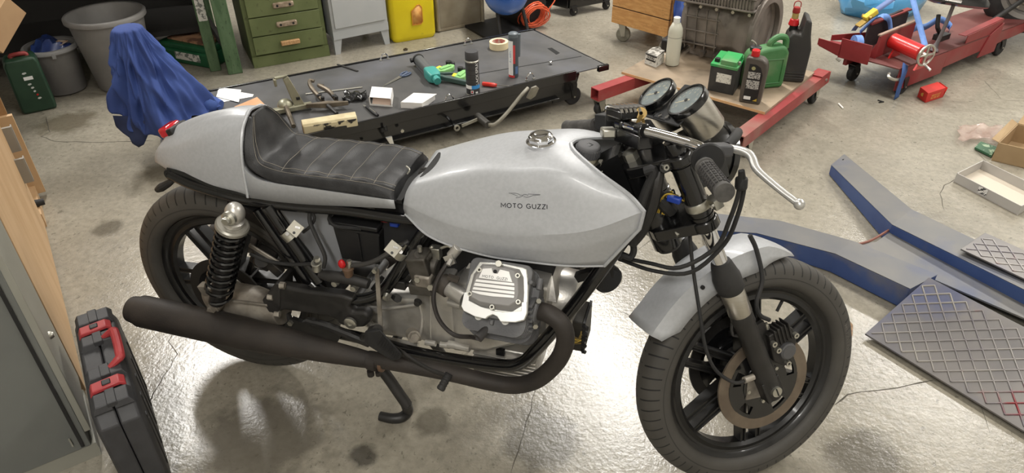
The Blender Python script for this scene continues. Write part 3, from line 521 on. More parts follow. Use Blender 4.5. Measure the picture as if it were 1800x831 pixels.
# painted wooden block
K0 = ZP(535, 237, dz); K1 = ZP(630, 222, dz); kd = (K1-K0).normalized(); kn_ = ZZ.cross(kd)
wb = thing('wooden_block', 'cream painted wooden block with flaking black face on near edge', 'block', K0.lerp(K1, .5))
ob('block_body', [loft([[K0+kd*t+kn_*a+ZZ*b for a, b in ((.006, .0), (.006, .036), (.012, .044), (.050, .050), (.056, .044), (.056, .0))] for t in (0, (K1-K0).length)])], mat('cream_paint', (206, 194, 158), .7, 0, c2=(188, 174, 138), sc=20), wb, bev=.002)
flake = mat('flaking_paint', (196, 184, 150), .7, 0, c2=(40, 37, 34), sc=26, lo=.48, hi=.53, det=6)
ob('flaked_face', box(K0.lerp(K1, .5)+kn_*.004+ZZ*.019, ((K1-K0).length*.96, .003, .034), kd), flake, wb); ob('end_grain', box(K0-kd*.001+kn_*.031+ZZ*.021, (.003, .044, .036), kd), mat('end_grain', (110, 88, 62), .8), wb)
# papers, cardboard, plastic, cutter
def sheet4(nm, label, cat, px, z, m, t=.0006): return tag(ob(nm, prism([ZP(a, b, z) for a, b in px], (0, 0, t)), m), label, cat)
pr_ = mat('printed_paper', (236, 236, 232), .8, 0, c2=(190, 192, 194), sc=60, lo=.6, hi=.64)
sheet4('paper_sheet', 'lower sheet of white paper beside the blue cloth', 'paper', ((378, 182), (384, 155), (446, 166), (444, 170)), dz+.001, pr_)
sheet4('paper_leaflet', 'upper printed white leaflet beside the blue cloth', 'paper', ((380, 170), (386, 154), (424, 158), (420, 180)), dz+.004, pr_, .001)
sheet4('cardboard_piece', 'flat piece of brown cardboard partly behind the seat', 'cardboard', ((412, 188), (452, 171), (482, 200), (430, 206)), dz+.006, mat('tan_cardboard', (206, 160, 122), .8, 0, c2=(196, 150, 112), sc=8), .002)
cbm = mat('glossy_black_film', (26, 27, 29), .18, 0, coat=.4)
rows = [[ZP(604+i*6.5+2*sin(j), 168+j*3.2-2.0*i*.3, dz+.003)+ZZ*(.012+.012*sin(i*2.1+j*1.7)+.010*sin(i*.9-j*2.6)) for j in range(5)] for i in range(7)]
tag(ob('crumpled_plastic', sheet(grid(rows, 2, 2)), cbm, solid=.0015, sm=20), 'crumpled glossy black plastic behind the open white box', 'plastic')
k0 = ZP(642, 186, dz+.006); k1 = ZP(664, 203, dz+.008); kd2 = (k1-k0).normalized()
kf = thing('folding_cutter', 'small black handled cutter lying before the open white box', 'knife', k0-ZZ*.006); ob('handle', flat_tube([k0+kd2*.012, k0.lerp(k1, .45), k0.lerp(k1, .75), k1], [.005, .007, .007, .006], [.006, .009, .010, .007]), plast, kf, sm=60); ob('blade', prism([k0+kd2*.014+V((.004, .004, 0)), k0+kd2*-.012, k0+kd2*-.004+V((-.010, .0, 0)), k0+kd2*.012+V((-.005, -.003, 0))], (0, 0, .0015)), zinc, kf); ob('handle_inlay', beam(k0.lerp(k1, .35)+ZZ*.0075, k0.lerp(k1, .85)+ZZ*.0075, .004, .0015), zinc, kf)
# ---- engine dolly with its load
redp = mat('dusty_red_paint', (140, 46, 48), .5, 0, c2=(152, 62, 60), sc=5, c3=(140, 108, 96), sc3=4, lo3=.52, hi3=.75)
RZ = .15
dy = thing('engine_dolly', 'red square tube dolly with plywood board carrying a gearbox', 'dolly', ZP(1230, 190))
def hollow(p, q, w, h, m, par, nm='rail'):
    p, q = V(p), V(q); d = (q-p).normalized(); s = ZZ.cross(d)
    ring = lambda c, a, b: [c+s*x*a/2+ZZ*y*b/2 for x, y in ((-1, -1), (1, -1), (1, 1), (-1, 1))]
    A = ring(p, w, h); B = ring(q, w, h); A2 = ring(p, w-.010, h-.010); B2 = ring(q, w-.010, h-.010)
    r = ob(nm, [loft([A, B], cap=False), loft([A2, B2], cap=False), loft([A, A2], cap=False), loft([B, B2], cap=False)], m, par); return r
l0, l1 = ZP(1046, 156, RZ), ZP(1110, 134, RZ); r0, r1 = ZP(1298, 237, RZ), ZP(1444, 128, RZ)
ld = (l1-l0).normalized(); rd = (r1-r0).normalized()
hollow(l0-ZZ*.03, l0+ld*.9-ZZ*.03, .058, .06, redp, dy); hollow(r0-ZZ*.03, r1+rd*.05-ZZ*.03, .062, .06, redp, dy)
ob('cross_rail', beam(l0+ld*.45-ZZ*.03, r0+rd*.60-ZZ*.03, .05, .05), redp, dy); ob('end_cleat', box(r1-rd*.02+ZZ*.004, (.10, .064, .01), rd), redp, dy, bev=.002); ob('rail_bolt', bolt(r1-ZZ*.03-ZZ.cross(rd)*.031, -ZZ.cross(rd), .008, .006), zinc, dy)
caster('caster', dy, l0.xy.to_3d()+ld*.03+ZZ*.088, .034, .03, ld, rubber, pm); caster('caster', dy, r1.xy.to_3d()-rd*.06+ZZ*.088, .04, .03, rd, rubber, zinc); caster('caster', dy, r0.xy.to_3d()+rd*.10+ZZ*.088, .034, .03, rd, rubber, zinc)
BZ = .163
ply = mat('dirty_plywood', (158, 140, 118), .75, 0, c2=(128, 114, 96), sc=5, lo=.35, hi=.7, c3=(104, 90, 74), sc3=9, lo3=.55, hi3=.8)
b0, b1, b2 = ZP(1093, 126, BZ), ZP(1345, 197, BZ), ZP(1432, 127, BZ); b3 = b0+(b2-b1)*1.15
ob('plywood_board', prism([b0, b1, b2, b3], (0, 0, -.013)), ply, dy); ob('board_edge', prism([b0-ZZ*.0002+(b0-b3).normalized()*.002, b1-ZZ*.0002+(b1-b2).normalized()*.002, b1-ZZ*.0125+(b1-b2).normalized()*.002, b0-ZZ*.0125+(b0-b3).normalized()*.002], (b2-b1).normalized()*.0018), mat('cut_ply_edge', (206, 164, 118), .7), dy)
bz = BZ+.0005
# gearbox lump
E0 = ZP(1190, 80, bz); E1 = ZP(1335, 110, bz); eu = (E1-E0).normalized(); ev = ZZ.cross(eu)
gm = mat('oily_aluminium', (112, 104, 97), .5, .3, c2=(138, 130, 122), sc=9, lo=.3, hi=.7, c3=(58, 52, 47), sc3=10, lo3=.52, hi3=.78, bump=.2, bsc=120)
O_ = ZP(1262, 100, bz); gbp = thing('gearbox_assembly', 'oily aluminium gearbox and engine casing standing on the dolly', 'gearbox', O_)
def ge(a, b, c): return O_+eu*a+ev*b+ZZ*c
ob('main_casing', [loft([[ge(a, .02+b*w, .17+c*h) for b, c in ((-.10, -.11), (-.13, -.07), (-.13, .07), (-.10, .12), (.10, .12), (.13, .07), (.13, -.07), (.10, -.11))] for a, w, h in ((-.20, .85, .85), (-.17, 1, 1), (.02, 1, 1), (.10, .9, .95), (.16, 1.1, 1.15), (.20, 1.35, 1.4))])], gm, gbp, bev=.006)
for i in range(4):
    ob('vertical_rib', hexa([ge(-.155+.055*i, -.118, .06), ge(-.150+.055*i, -.118, .06), ge(-.150+.055*i, -.09, .06), ge(-.155+.055*i, -.09, .06)], [ge(-.165+.055*i, -.118, .27), ge(-.160+.055*i, -.118, .27), ge(-.160+.055*i, -.09, .27), ge(-.165+.055*i, -.09, .27)]), gm, gbp, bev=.001)
for i in range(3): ob('cross_rib', box(ge(-.075, -.112, .09+.07*i), (.19, .012, .006), eu), gm, gbp, bev=.001)
ob('bell_flange', [lathe([(.15, -.012), (.19, -.012), (.19, .012), (.15, .012)], ge(.215, .02, .17), eu*.97+ev*-.1, 36, closed=True), lathe([(.10, -.10), (.17, -.01), (.165, .0), (.09, -.09)], ge(.215, .02, .17), eu*.97+ev*-.1, 36, closed=True)], gm, gbp, bev=.002)
for k in range(9): a = 2*pi*k/9; ob('flange_bolt', bolt(ge(.20, .02+cos(a)*.172, .17+sin(a)*.172), -eu, .008, .012), zinc if k % 3 else satin, gbp)
fp0 = ge(-.20, -.14, .315); ob('finned_pan', [box(ge(-.02, -.02, .345), (.42, .26, .05), eu), box(ge(-.02, -.02, .315), (.44, .28, .012), eu), box(ge(-.02, -.02, .375), (.44, .28, .010), eu)], gm, gbp, bev=.004)
for k in range(26): ob('pan_fin', box(ge(-.215+.0155*k, -.153, .346), (.005, .012, .056), eu), gm, gbp)
for k in range(5): ob('casing_bolt', bolt(ge(-.17+.085*k, -.125, .292), -ev, .009, .01), zinc, gbp)
ob('drain_boss', [cyl(ge(-.05, -.09, .05), ge(-.05, -.13, .045), .016, n=14), cyl(ge(.02, -.08, .05), ge(.02, -.12, .04), .012, n=14)], gm, gbp); ob('support_block', [box(ge(-.06, .03, .03), (.18, .14, .06), eu), box(ge(.1, .03, .02), (.08, .14, .04), eu)], gm, gbp, bev=.004)
ob('gear_stick', [tube([ge(.05, -.02, .36), ge(.02, -.03, .50), ge(.05, -.04, .62)], .012, 10, 3)], plast, gbp); ob('dark_tray', box(ge(-.25, .02, .035), (.10, .22, .07), eu), plast, gbp, bev=.01)
# bottle, small carton
bo = ZP(1181, 113, bz); bt_ = thing('solvent_bottle', 'tall translucent white plastic bottle on the dolly board', 'bottle', bo)
ob('bottle_body', lathe([(.030, 0), (.036, .004), (.037, .012), (.037, .175), (.034, .195), (.022, .220), (.0155, .226)], bo, ZZ, 32), mat('milky_plastic', (206, 204, 188), .35, 0, c2=(198, 196, 180), sc=6), bt_); ob('bottle_cap', lathe([(.016, .224), (.0175, .226), (.0175, .250), (.0155, .252), (0, .252)], bo, ZZ, 24), mat('white_cap', (232, 232, 226), .5), bt_)
ob('fill_line', lathe([(.0372, .150), (.0374, .152), (.0372, .154)], bo, ZZ, 32), mat('line_grey', (166, 164, 150), .5), bt_)
sq = [ZP(1133, 111, bz), ZP(1153, 119, bz), ZP(1166, 110, bz)]; sq.append(sq[0]+sq[2]-sq[1])
sp = thing('parts_carton', 'small printed white carton with torn lid beside the bottle', 'box', sum(sq, V())/4)
cwm = mat('printed_carton', (214, 212, 206), .7, 0, c2=(150, 148, 142), sc=70, lo=.56, hi=.6)
for a, c in ((0, 1), (1, 2), (2, 3), (3, 0)): nrm = (sq[c]-sq[a]).cross(ZZ).normalized(); ob('side_panel', prism([sq[a], sq[c], sq[c]+ZZ*.058, sq[a]+ZZ*.058], nrm*-.0015), cwm, sp)
e0 = (sq[1]-sq[0]).normalized(); nrm = e0.cross(ZZ)
ob('dark_print', [box(sq[0].lerp(sq[1], .5)+nrm*.0008+ZZ*.028, ((sq[1]-sq[0]).length*.8, .001, .008), e0), box(sq[0].lerp(sq[1], .5)+nrm*.0008+ZZ*.054, ((sq[1]-sq[0]).length*.95, .001, .006), e0)], plast, sp); g_ = text_on('0300', sq[0].lerp(sq[1], .5)+nrm*.0012+ZZ*.044, e0, ZZ, .012, (sq[1]-sq[0]).length*.6); ob('print_figures', g_, plast, sp, sm=0)
ob('torn_lid', [prism([sq[0]+ZZ*.059, sq[1]+ZZ*.060, sq[2]+ZZ*.066, sq[3]+ZZ*.061], (0, 0, .0015)), prism([sq[3]+ZZ*.059, sq[3].lerp(sq[2], .5)+ZZ*.075, sq[2]+ZZ*.06], (0, .002, .001))], mat('worn_lid', (110, 106, 98), .8, c2=(180, 176, 168), sc=50, lo=.45, hi=.55), sp)
ob('wire_loop', tube([sq[2]+ZZ*.05, sq[2]+e0*.012+ZZ*.045, sq[2]+e0*.014+ZZ*.01, sq[2]+e0*.004+ZZ*.004, sq[2]+e0*.002+ZZ*.03], .0012, 5, 4), zinc, sp)
# battery
f0, f1, f2 = ZP(1243, 158, bz), ZP(1288, 168, bz), ZP(1304, 144, bz); f3 = f0+f2-f1; eb = (f1-f0).normalized()
by = thing('car_battery', 'black battery with bright green lid in front of the gearbox', 'battery', (f0+f2)/2); H1 = .125
ob('case', hexa([f0, f1, f2, f3], [p+ZZ*H1 for p in (f0, f1, f2, f3)]), mat('dusty_battery_black', (46, 46, 46), .6, c2=(58, 57, 55), sc=20), by, bev=.003); gr = mat('bright_green_plastic', (44, 150, 78), .5, 0, c2=(120, 138, 104), sc=7, lo=.5, hi=.8)
cen = (f0+f2)/2; gsc = lambda p, k, z: cen+(p-cen)*k+ZZ*z
ob('lid', hexa([gsc(p, 1.03, H1) for p in (f0, f1, f2, f3)], [gsc(p, 1.03, H1+.014) for p in (f0, f1, f2, f3)]), gr, by, bev=.002)
e2 = (f2-f1); ob('raised_lid', hexa([f0.lerp(f1, .34)+e2*.03+ZZ*(H1+.013), f0.lerp(f1, .94)+e2*.03+ZZ*(H1+.013), f0.lerp(f1, .94)+e2*.75+ZZ*(H1+.013), f0.lerp(f1, .34)+e2*.75+ZZ*(H1+.013)], [f0.lerp(f1, .34)+e2*.04+ZZ*(H1+.036), f0.lerp(f1, .94)+e2*.04+ZZ*(H1+.036), f0.lerp(f1, .94)+e2*.75+ZZ*(H1+.036), f0.lerp(f1, .34)+e2*.75+ZZ*(H1+.036)]), gr, by, bev=.002); ob('terminal_block', [box(f0.lerp(f1, .16)+e2*.2+ZZ*(H1+.020), (.022, .022, .022), eb)], plast, by, bev=.002); ob('terminal_post', [box(f1+e2*.25-eb*.003+ZZ*(H1+.020), (.012, .014, .016), eb)], alud, by)
ln = eb.cross(ZZ); ob('spec_label', prism([f0.lerp(f1, .28)+ZZ*.052, f0.lerp(f1, .84)+ZZ*.052, f0.lerp(f1, .84)+ZZ*.098, f0.lerp(f1, .28)+ZZ*.098], ln*.0008), mat('printed_label', (224, 222, 212), .6, 0, c2=(160, 158, 150), sc=110, lo=.56, hi=.62), by)
# oil bottle
o0, o1 = ZP(1298, 179, bz), ZP(1335, 185, bz); od = (o1-o0).normalized(); on = ZZ.cross(od); ow = (o1-o0).length; om = mat('gunmetal_plastic', (84, 78, 72), .4, .2)
ol = thing('oil_bottle', 'gunmetal oil bottle with red cap at the dolly corner', 'bottle', o0.lerp(o1, .5))
sil = [(0, 0), (ow, 0), (ow*1.03, .05), (ow*1.06, .150), (ow*.98, .178), (ow*.78, .192), (ow*.52, .196), (ow*.06, .196), (0, .186), (-.002, .05)]
ob('bottle_body', prism([o0+od*a+ZZ*b for a, b in [(x, y*1.14) for x, y in sil]], on*.055), om, ol, bev=.008, seg=3); cpo = o0+od*ow*.36+on*.028+ZZ*.027
ob('bottle_cap', lathe([(.0185, .196), (.019, .198), (.0185, .222), (.016, .225), (0, .225)], cpo, ZZ, 24), rwire, ol); ob('neck', cyl(cpo+ZZ*.188, cpo+ZZ*.198, .017, n=20), om, ol)
lb = prism([o0+od*a-on*.0012+ZZ*b for a, b in ((ow*.16, .012), (ow*.84, .012), (ow*.88, .145), (ow*.74, .180), (ow*.5, .192), (ow*.22, .192))], on*.001); ob('back_label', lb, mat('label_black', (24, 24, 25), .4), ol)
fn = mat('fine_print', (178, 176, 170), .6, 0, c2=(52, 52, 52), sc=190, lo=.5, hi=.56)
for a, b, c, d in ((.22, .78, .124, .156), (.2, .8, .074, .116)): ob('print_block', prism([o0+od*ow*x-on*.0018+ZZ*y for x, y in ((a, c), (b, c), (b, d), (a, d))], on*.0006), fn, ol)
ob('barcode', prism([o0+od*ow*x-on*.0018+ZZ*y for x, y in ((.2, .020), (.52, .020), (.52, .036), (.2, .036))], on*.0006), _mats['label_white'], ol); ob('yellow_mark', prism([o0+od*ow*x-on*.0018+ZZ*y for x, y in ((.62, .016), (.82, .016), (.82, .030))], on*.0006), gwire, ol); ob('round_mark', lathe([(0, 0), (.009, 0)], o0+od*ow*.42-on*.0018+ZZ*.174, -on, 18), mat('cream_print', (206, 204, 150), .5), ol)
# green jerry can
j0, j1 = ZP(1306, 172, bz), ZP(1362, 172, bz); j0 = ZP(1309, 160, bz); j1 = ZP(1375, 154, bz)
jd = (j1-j0).normalized(); jn = ZZ.cross(jd); jw = (j1-j0).length; jm = mat('dusty_green_plastic', (56, 112, 62), .55, 0, c2=(84, 128, 82), sc=6, c3=(134, 136, 108), sc3=5, lo3=.5, hi3=.75)
jc = thing('green_jerry_can', 'dusty green plastic fuel can behind the oil bottle', 'canister', j0.lerp(j1, .5))
ob('can_body', prism([j0+jd*a*jw+ZZ*b for a, b in ((0, 0), (1, 0), (1.02, .03), (1.02, .175), (.94, .205), (.80, .212), (.42, .205), (.06, .190), (0, .165), (-.02, .03))], jn*.08), jm, jc, bev=.016, seg=3)
hm = jn*.04; ob('carry_handle', tube([j0+jd*jw*.55+hm+ZZ*.20, j0+jd*jw*.58+hm+ZZ*.225, j0+jd*jw*.75+hm+ZZ*.246, j0+jd*jw*.94+hm+ZZ*.236, j0+jd*jw*.98+hm+ZZ*.19], .0155, 10, 5), jm, jc); ob('spout_cap', [lathe([(.022, .188), (.027, .192), (.027, .206), (.02, .21), (0, .21)], j0+jd*jw*.20+hm, ZZ, 22)], plast, jc); ob('cap_pin', tube([j0+jd*jw*.2+hm+ZZ*.21, j0+jd*jw*.18+hm+ZZ*.222, j0+jd*jw*.06+hm+ZZ*.240], .004, 6, 3), zinc, jc)
ob('rib', [tube([j0+jd*jw*.12-jn*.001+ZZ*.03, j0+jd*jw*.88-jn*.001+ZZ*.03, j0+jd*jw*.88-jn*.001+ZZ*.15, j0+jd*jw*.12-jn*.001+ZZ*.15], .004, 6, 1, closed=True)], jm, jc)
# black canister with red topped funnel
c0, c1 = ZP(1369, 143, bz), ZP(1411, 146, bz); kd3 = (c1-c0).normalized(); kn3 = ZZ.cross(kd3); kw = (c1-c0).length
bc = thing('black_canister', 'tall black canister with dusty grooves at the far dolly corner', 'canister', c0.lerp(c1, .5)); bcm = mat('dusty_black_plastic2', (42, 41, 40), .55, 0, c2=(66, 63, 58), sc=6, lo=.45, hi=.8)
ob('can_body', prism([c0+kd3*a*kw+ZZ*b for a, b in ((0, 0), (1, 0), (1.02, .01), (1.05, .17), (.92, .235), (.84, .305), (.60, .32), (.52, .24), (.2, .25), (.02, .22), (-.03, .01))], kn3*.13), bcm, bc, bev=.012, seg=3)
for z in (.022, .036, .050): ob('groove_rib', box(c0.lerp(c1, .5)-kn3*.001+ZZ*z, (kw*.96, .006, .005), kd3), bcm, bc, bev=.001)
ob('neck', cyl(c0+kd3*kw*.25+kn3*.08+ZZ*.235, c0+kd3*kw*.25+kn3*.08+ZZ*.262, .02, n=18), plast, bc)
t0_ = c0+kd3*kw*.22+kn3*.08+ZZ*.263; fu_ = thing('funnel_cap', 'small red and amber container on top of the black canister', 'container', t0_)
ob('red_base', lathe([(.024, 0), (.026, .003), (.020, .028), (.015, .032)], t0_, ZZ, 20), rwire, fu_); ob('amber_neck', lathe([(.014, .030), (.0155, .034), (.0155, .058), (.014, .06)], t0_, ZZ, 18), mat('amber_fluid', (176, 150, 92), .25), fu_); ob('red_top', lathe([(.017, .060), (.018, .064), (.016, .086), (0, .088)], t0_, ZZ, 18), mat('dark_red_cap', (150, 42, 40), .45), fu_); ob('ring_pull', tube([t0_+kd3*-.016+ZZ*.088, t0_+kd3*-.014+ZZ*.108, t0_+ZZ*.116, t0_+kd3*.014+ZZ*.108, t0_+kd3*.016+ZZ*.088], .0025, 6, 4), _mats['dark_red_cap'], fu_)
# ---- red lift with vice and the parked motorcycle on it
lr = mat('red_lift_paint', (128, 38, 40), .5, 0, c2=(142, 48, 50), sc=4, c3=(116, 78, 72), sc3=4, lo3=.5, hi3=.8); lrd = mat('dusty_red_deck', (92, 44, 42), .6, 0, c2=(116, 70, 64), sc=3, lo=.4, hi=.7)
QZ = .17
rl = thing('red_lift', 'red steel motorcycle lift with clamp vice at the back right', 'lift', ZP(1640, 130))
a_ = ZP(1478, 94, QZ); b_r = ZP(1581, 121, QZ); c_r = ZP(1792, 42, QZ); d_r = a_+(c_r-b_r)
ru_ = (c_r-b_r).normalized(); rv_ = ZZ.cross(ru_); rw = rv_.dot(a_-b_r); ra = (a_-b_r)
Pq = lambda s, t, z=0: b_r+ru_*s+ra*t+ZZ*z
LL = (c_r-b_r).length
ob('deck_plate', prism([b_r, Pq(LL+.6, 0), Pq(LL+.6, 1), Pq(0, 1)], (0, 0, -.006)), lrd, rl)
ob('side_rail', [hexa([Pq(.02, -.0, -.13), Pq(.45, 0, -.13), Pq(.45, .03, -.13), Pq(.02, .03, -.13)], [Pq(.02, -.0, -.008), Pq(.45, 0, -.008), Pq(.45, .03, -.008), Pq(.02, .03, -.008)]), hexa([Pq(.45, 0, -.10), Pq(LL+.6, 0, -.05), Pq(LL+.6, .03, -.05), Pq(.45, .03, -.10)], [Pq(.45, 0, -.008), Pq(LL+.6, 0, -.008), Pq(LL+.6, .03, -.008), Pq(.45, .03, -.008)])], lr, rl, bev=.003); ob('far_rail', box(Pq(LL*.5+.3, .985, -.04), (LL+.5, .02, .07), ru_), lr, rl)
ob('front_plate', prism([Pq(-.012, 1.02, -.02), Pq(-.012, .50, -.02), Pq(-.012, .50, .085), Pq(-.012, 1.02, .085)], ru_*.006), lr, rl, bev=.001)
ob('outrigger_tip', [prism([Pq(-.01, 1.0, -.01), Pq(-.01, 1.40, .02), Pq(.10, 1.40, .02), Pq(.25, 1.0, -.01)], (0, 0, -.006)), prism([Pq(-.012, 1.0, -.01), Pq(-.012, 1.42, .02), Pq(-.012, 1.42, .055), Pq(-.012, 1.0, .05)], ru_*.005), prism([Pq(.10, 1.40, .02), Pq(.42, 1.02, -.01), Pq(.42, 1.02, .04), Pq(.10, 1.40, .05)], rv_*.005)], lr, rl)
ob('fixed_jaw', [prism([Pq(.16, .92, 0), Pq(.52, .92, 0), Pq(.52, .92, .13), Pq(.44, .92, .16), Pq(.16, .92, .13)], rv_*.012)], mat('jaw_dark', (50, 46, 48), .6), rl, bev=.002); ob('jaw_cap', beam(Pq(.16, .93, .135), Pq(.52, .93, .15), .03, .008), lr, rl)
ob('moving_jaw', [prism([Pq(.05, .52, 0), Pq(.42, .60, 0), Pq(.42, .60, .12), Pq(.06, .52, .12)], rv_*.012), prism([Pq(.05, .50, 0), Pq(.05, .60, 0), Pq(.05, .60, .04), Pq(.05, .50, .12)], ru_*.006)], lr, rl, bev=.002); ob('jaw_edge', beam(Pq(.05, .54, .125), Pq(.42, .62, .125), .016, .008), mat('dusty_edge', (150, 126, 112), .8), rl)
v0 = Pq(.17, .50, .075); v1 = ZP(1625, 96, QZ+.07); vd_ = (v1-v0).normalized()
ob('vice_cylinder', [lathe([(.0, 0), (.040, .002), (.040, (v1-v0).length-.02), (.034, (v1-v0).length-.016), (.0, (v1-v0).length-.014)], v0, vd_, 28)], mat('bright_red_paint', (196, 40, 38), .35, coat=.3), rl); ob('vice_bracket', [prism([v0+vd_*k-ru_*.05-ZZ*.075, v0+vd_*k+ru_*.05-ZZ*.075, v0+vd_*k+ZZ*.0], vd_*.01) for k in (.03, .20)], _mats['bright_red_paint'], rl)
hw = ob('hand_wheel', [lathe([(.047, -.007), (.058, -.005), (.058, .005), (.047, .007)], v1+vd_*.01, vd_, 32, closed=True)]+[beam(v1+vd_*.01-V(d_)*.05, v1+vd_*.01+V(d_)*.05, .012, .008) for d_ in (frame_of(vd_)[0], frame_of(vd_)[1])]+[cyl(v1-vd_*.04, v1+vd_*.015, .012)], zinc, rl, bev=.002); ob('wheel_crank', cyl(v1+vd_*.01-ZZ*.045, v1+vd_*.06-ZZ*.06, .007, n=10), polished, hw)
caster('caster', rl, Pq(.10, .06).xy.to_3d()+ZZ*.10, .045, .03, ru_, rubber, satin); caster('caster', rl, Pq(LL*.9, .06).xy.to_3d()+ZZ*.10, .05, .03, ru_, rubber, satin); caster('caster', rl, Pq(.10, .9).xy.to_3d()+ZZ*.10, .045, .03, ru_, rubber, satin)
ob('tow_hook', tube([Pq(-.02, .10, -.03), Pq(-.05, .05, -.035), Pq(-.03, -.02, -.05), Pq(.03, -.03, -.06), Pq(.03, .01, -.07)], .008, 8, 4), zinc, rl); ob('hook_pin', cyl(Pq(-.03, 1.0, -.02), Pq(-.03, .93, -.03), .008, n=8), zinc, rl)
ob('stand_bracket', [prism([Pq(.62, .02, .0), Pq(.98, .02, .0), Pq(.98, .02, .07), Pq(.62, .02, .045)], ru_.cross(ZZ)*.004), prism([Pq(.60, .02, .045), Pq(.98, .02, .07), Pq(.98, .14, .07), Pq(.60, .14, .045)], (0, 0, .004)), prism([Pq(.80, -.02, -.12), Pq(.98, -.02, -.12), Pq(.98, -.02, .05), Pq(.86, -.02, .0)], rv_*.006)], lr, rl, bev=.001)
# straps
blu = mat('blue_webbing', (96, 132, 196), .7, 0, c2=(110, 146, 206), sc=30)
def ribbon(nm, P, w, m, par=None, side=(0, 0, 1), t=.0016, sm_=5):
    Q = cr(P, sm_); R = []
    for i, q in enumerate(Q):
        d = (Q[min(i+1, len(Q)-1)]-Q[max(i-1, 0)]).normalized(); s = V(side[i*len(side)//len(Q)] if isinstance(side, list) else side); s = (s-d*s.dot(d)).normalized(); R.append([q-s*w/2, q+s*w/2])
    return ob(nm, loft(R, cap=False, closed=False), m, par, solid=t, soff=0, sm=60)
s1_ = ribbon('tie_down_strap', [ZP(1603, -8, .46), ZP(1610, 20, .40), ZP(1618, 50, .33), ZP(1627, 84, .26)], .032, blu, None, tuple(rt)); tag(s1_, 'taut blue strap running down to the vice hand wheel', 'strap')
s2_ = thing('ratchet_strap', 'blue strap with yellow ratchet over the dark jaw', 'strap', Pq(.1, .9)); ribbon('webbing', [ZP(1575, -6, .40), ZP(1545, 15, .36), ZP(1525, 30, .32), ZP(1508, 44, .24), ZP(1500, 54, .20)], .03, mat('grey_blue_webbing', (104, 122, 168), .7), s2_, (1, .5, 0))
rc_ = ZP(1530, 26, .335); rdir = (ZP(1545, 15, .36)-ZP(1525, 30, .32)).normalized(); ob('ratchet_body', box(rc_, (.075, .035, .03), rdir), mat('ratchet_yellow', (222, 190, 52), .45), s2_, bev=.004); ob('ratchet_frame', [box(rc_-rdir*.05-ZZ*.012, (.06, .04, .008), rdir), cyl(rc_-rdir*.02-rv_*.03, rc_-rdir*.02+rv_*.03, .012, n=12)], mat('ratchet_dark', (150, 124, 60), .4, .5), s2_, bev=.002)
ribbon('loose_tail', [Pq(.10, .95, .10), Pq(.18, .90, .16), Pq(.28, .86, .15), Pq(.34, .84, .06)], .035, blu, s2_, ru_)
q = Pq(.07, .90, .045); tag(ob('strap_roll', [lathe([(.012, -.018), (.045, -.018), (.045, .018), (.012, .018)], q+ZZ*.003, (ru_*.8+rv_*-.5), 28, closed=True)]+[lathe([(.018+.007*k, .0185), (.021+.007*k, .0195), (.024+.007*k, .0185)], q+ZZ*.003, -(ru_*.8+rv_*-.5), 28) for k in range(3)], blu), 'rolled blue strap in the corner of the red lift', 'strap')
tag(ribbon('strap_heap', [Pq(.42, .80, .012), Pq(.50, .72, .06), Pq(.60, .70, .05), Pq(.70, .66, .075), Pq(.78, .58, .03), Pq(.74, .50, .012)], .035, blu, None, (0, .3, 1)), 'loose blue strap looped over the red deck behind the jaws', 'strap')
tag(ribbon('hanging_strap', [Pq(.06, .02, .01), Pq(.02, -.06, -.03), Pq(.01, -.07, -.10), Pq(.02, -.06, -.165)], .04, mat('dark_blue_webbing', (52, 84, 138), .7), None, ru_), 'dark blue strap end hanging below the lift edge to the floor', 'strap')
tag(ribbon('grey_strap', [Pq(.56, .30, .30), Pq(.50, .24, .15), Pq(.44, .20, .02), Pq(.36, .10, .008)], .04, mat('grey_webbing', (104, 98, 100), .7), None, ru_), 'grey strap stretched from the parked motorcycle to the red deck', 'strap')
# parked motorcycle: only its belly and one wheel show
pk = thing('parked_motorcycle', 'parked motorcycle above the red lift with black belly and grey wheel', 'motorcycle', Pq(.9, .5, .01))
f0_ = ZP(1650, 0, .42); f1_ = ZP(1706, 8, .40); fdv_ = (f1_-f0_).normalized()
ob('belly_fairing', loft([[f0_+fdv_*t+ZZ*b*s+ZZ.cross(fdv_)*a*s for a, b in ((0, -.02), (-.03, .0), (-.02, .05), (.1, .10), (.2, .05), (.18, -.01))] for t, s in ((-.06, .4), (-.02, .9), (.16, 1.0), (.23, .8), (.26, .4))]), mat('gloss_black_fairing', (30, 31, 32), .25, coat=.5), pk, sm=60); ob('chrome_trim', tube([f0_-fdv_*.02+ZZ*.02-ZZ.cross(fdv_)*.03, f0_+fdv_*.10+ZZ*.016-ZZ.cross(fdv_)*.035], .009, 8, 3), chrome, pk); ob('stand_tube', [tube([ZP(1650, 26, .30), ZP(1648, 48, .24), ZP(1655, 62, .185)], .012, 8, 3), box(ZP(1655, 64, .185), (.09, .05, .03), ru_)], satin, pk)
wq = ZP(1822, -26, .36); wn = (CAMP-wq).xy.to_3d().normalized(); wn = (wn*.9+ru_*.45).normalized()
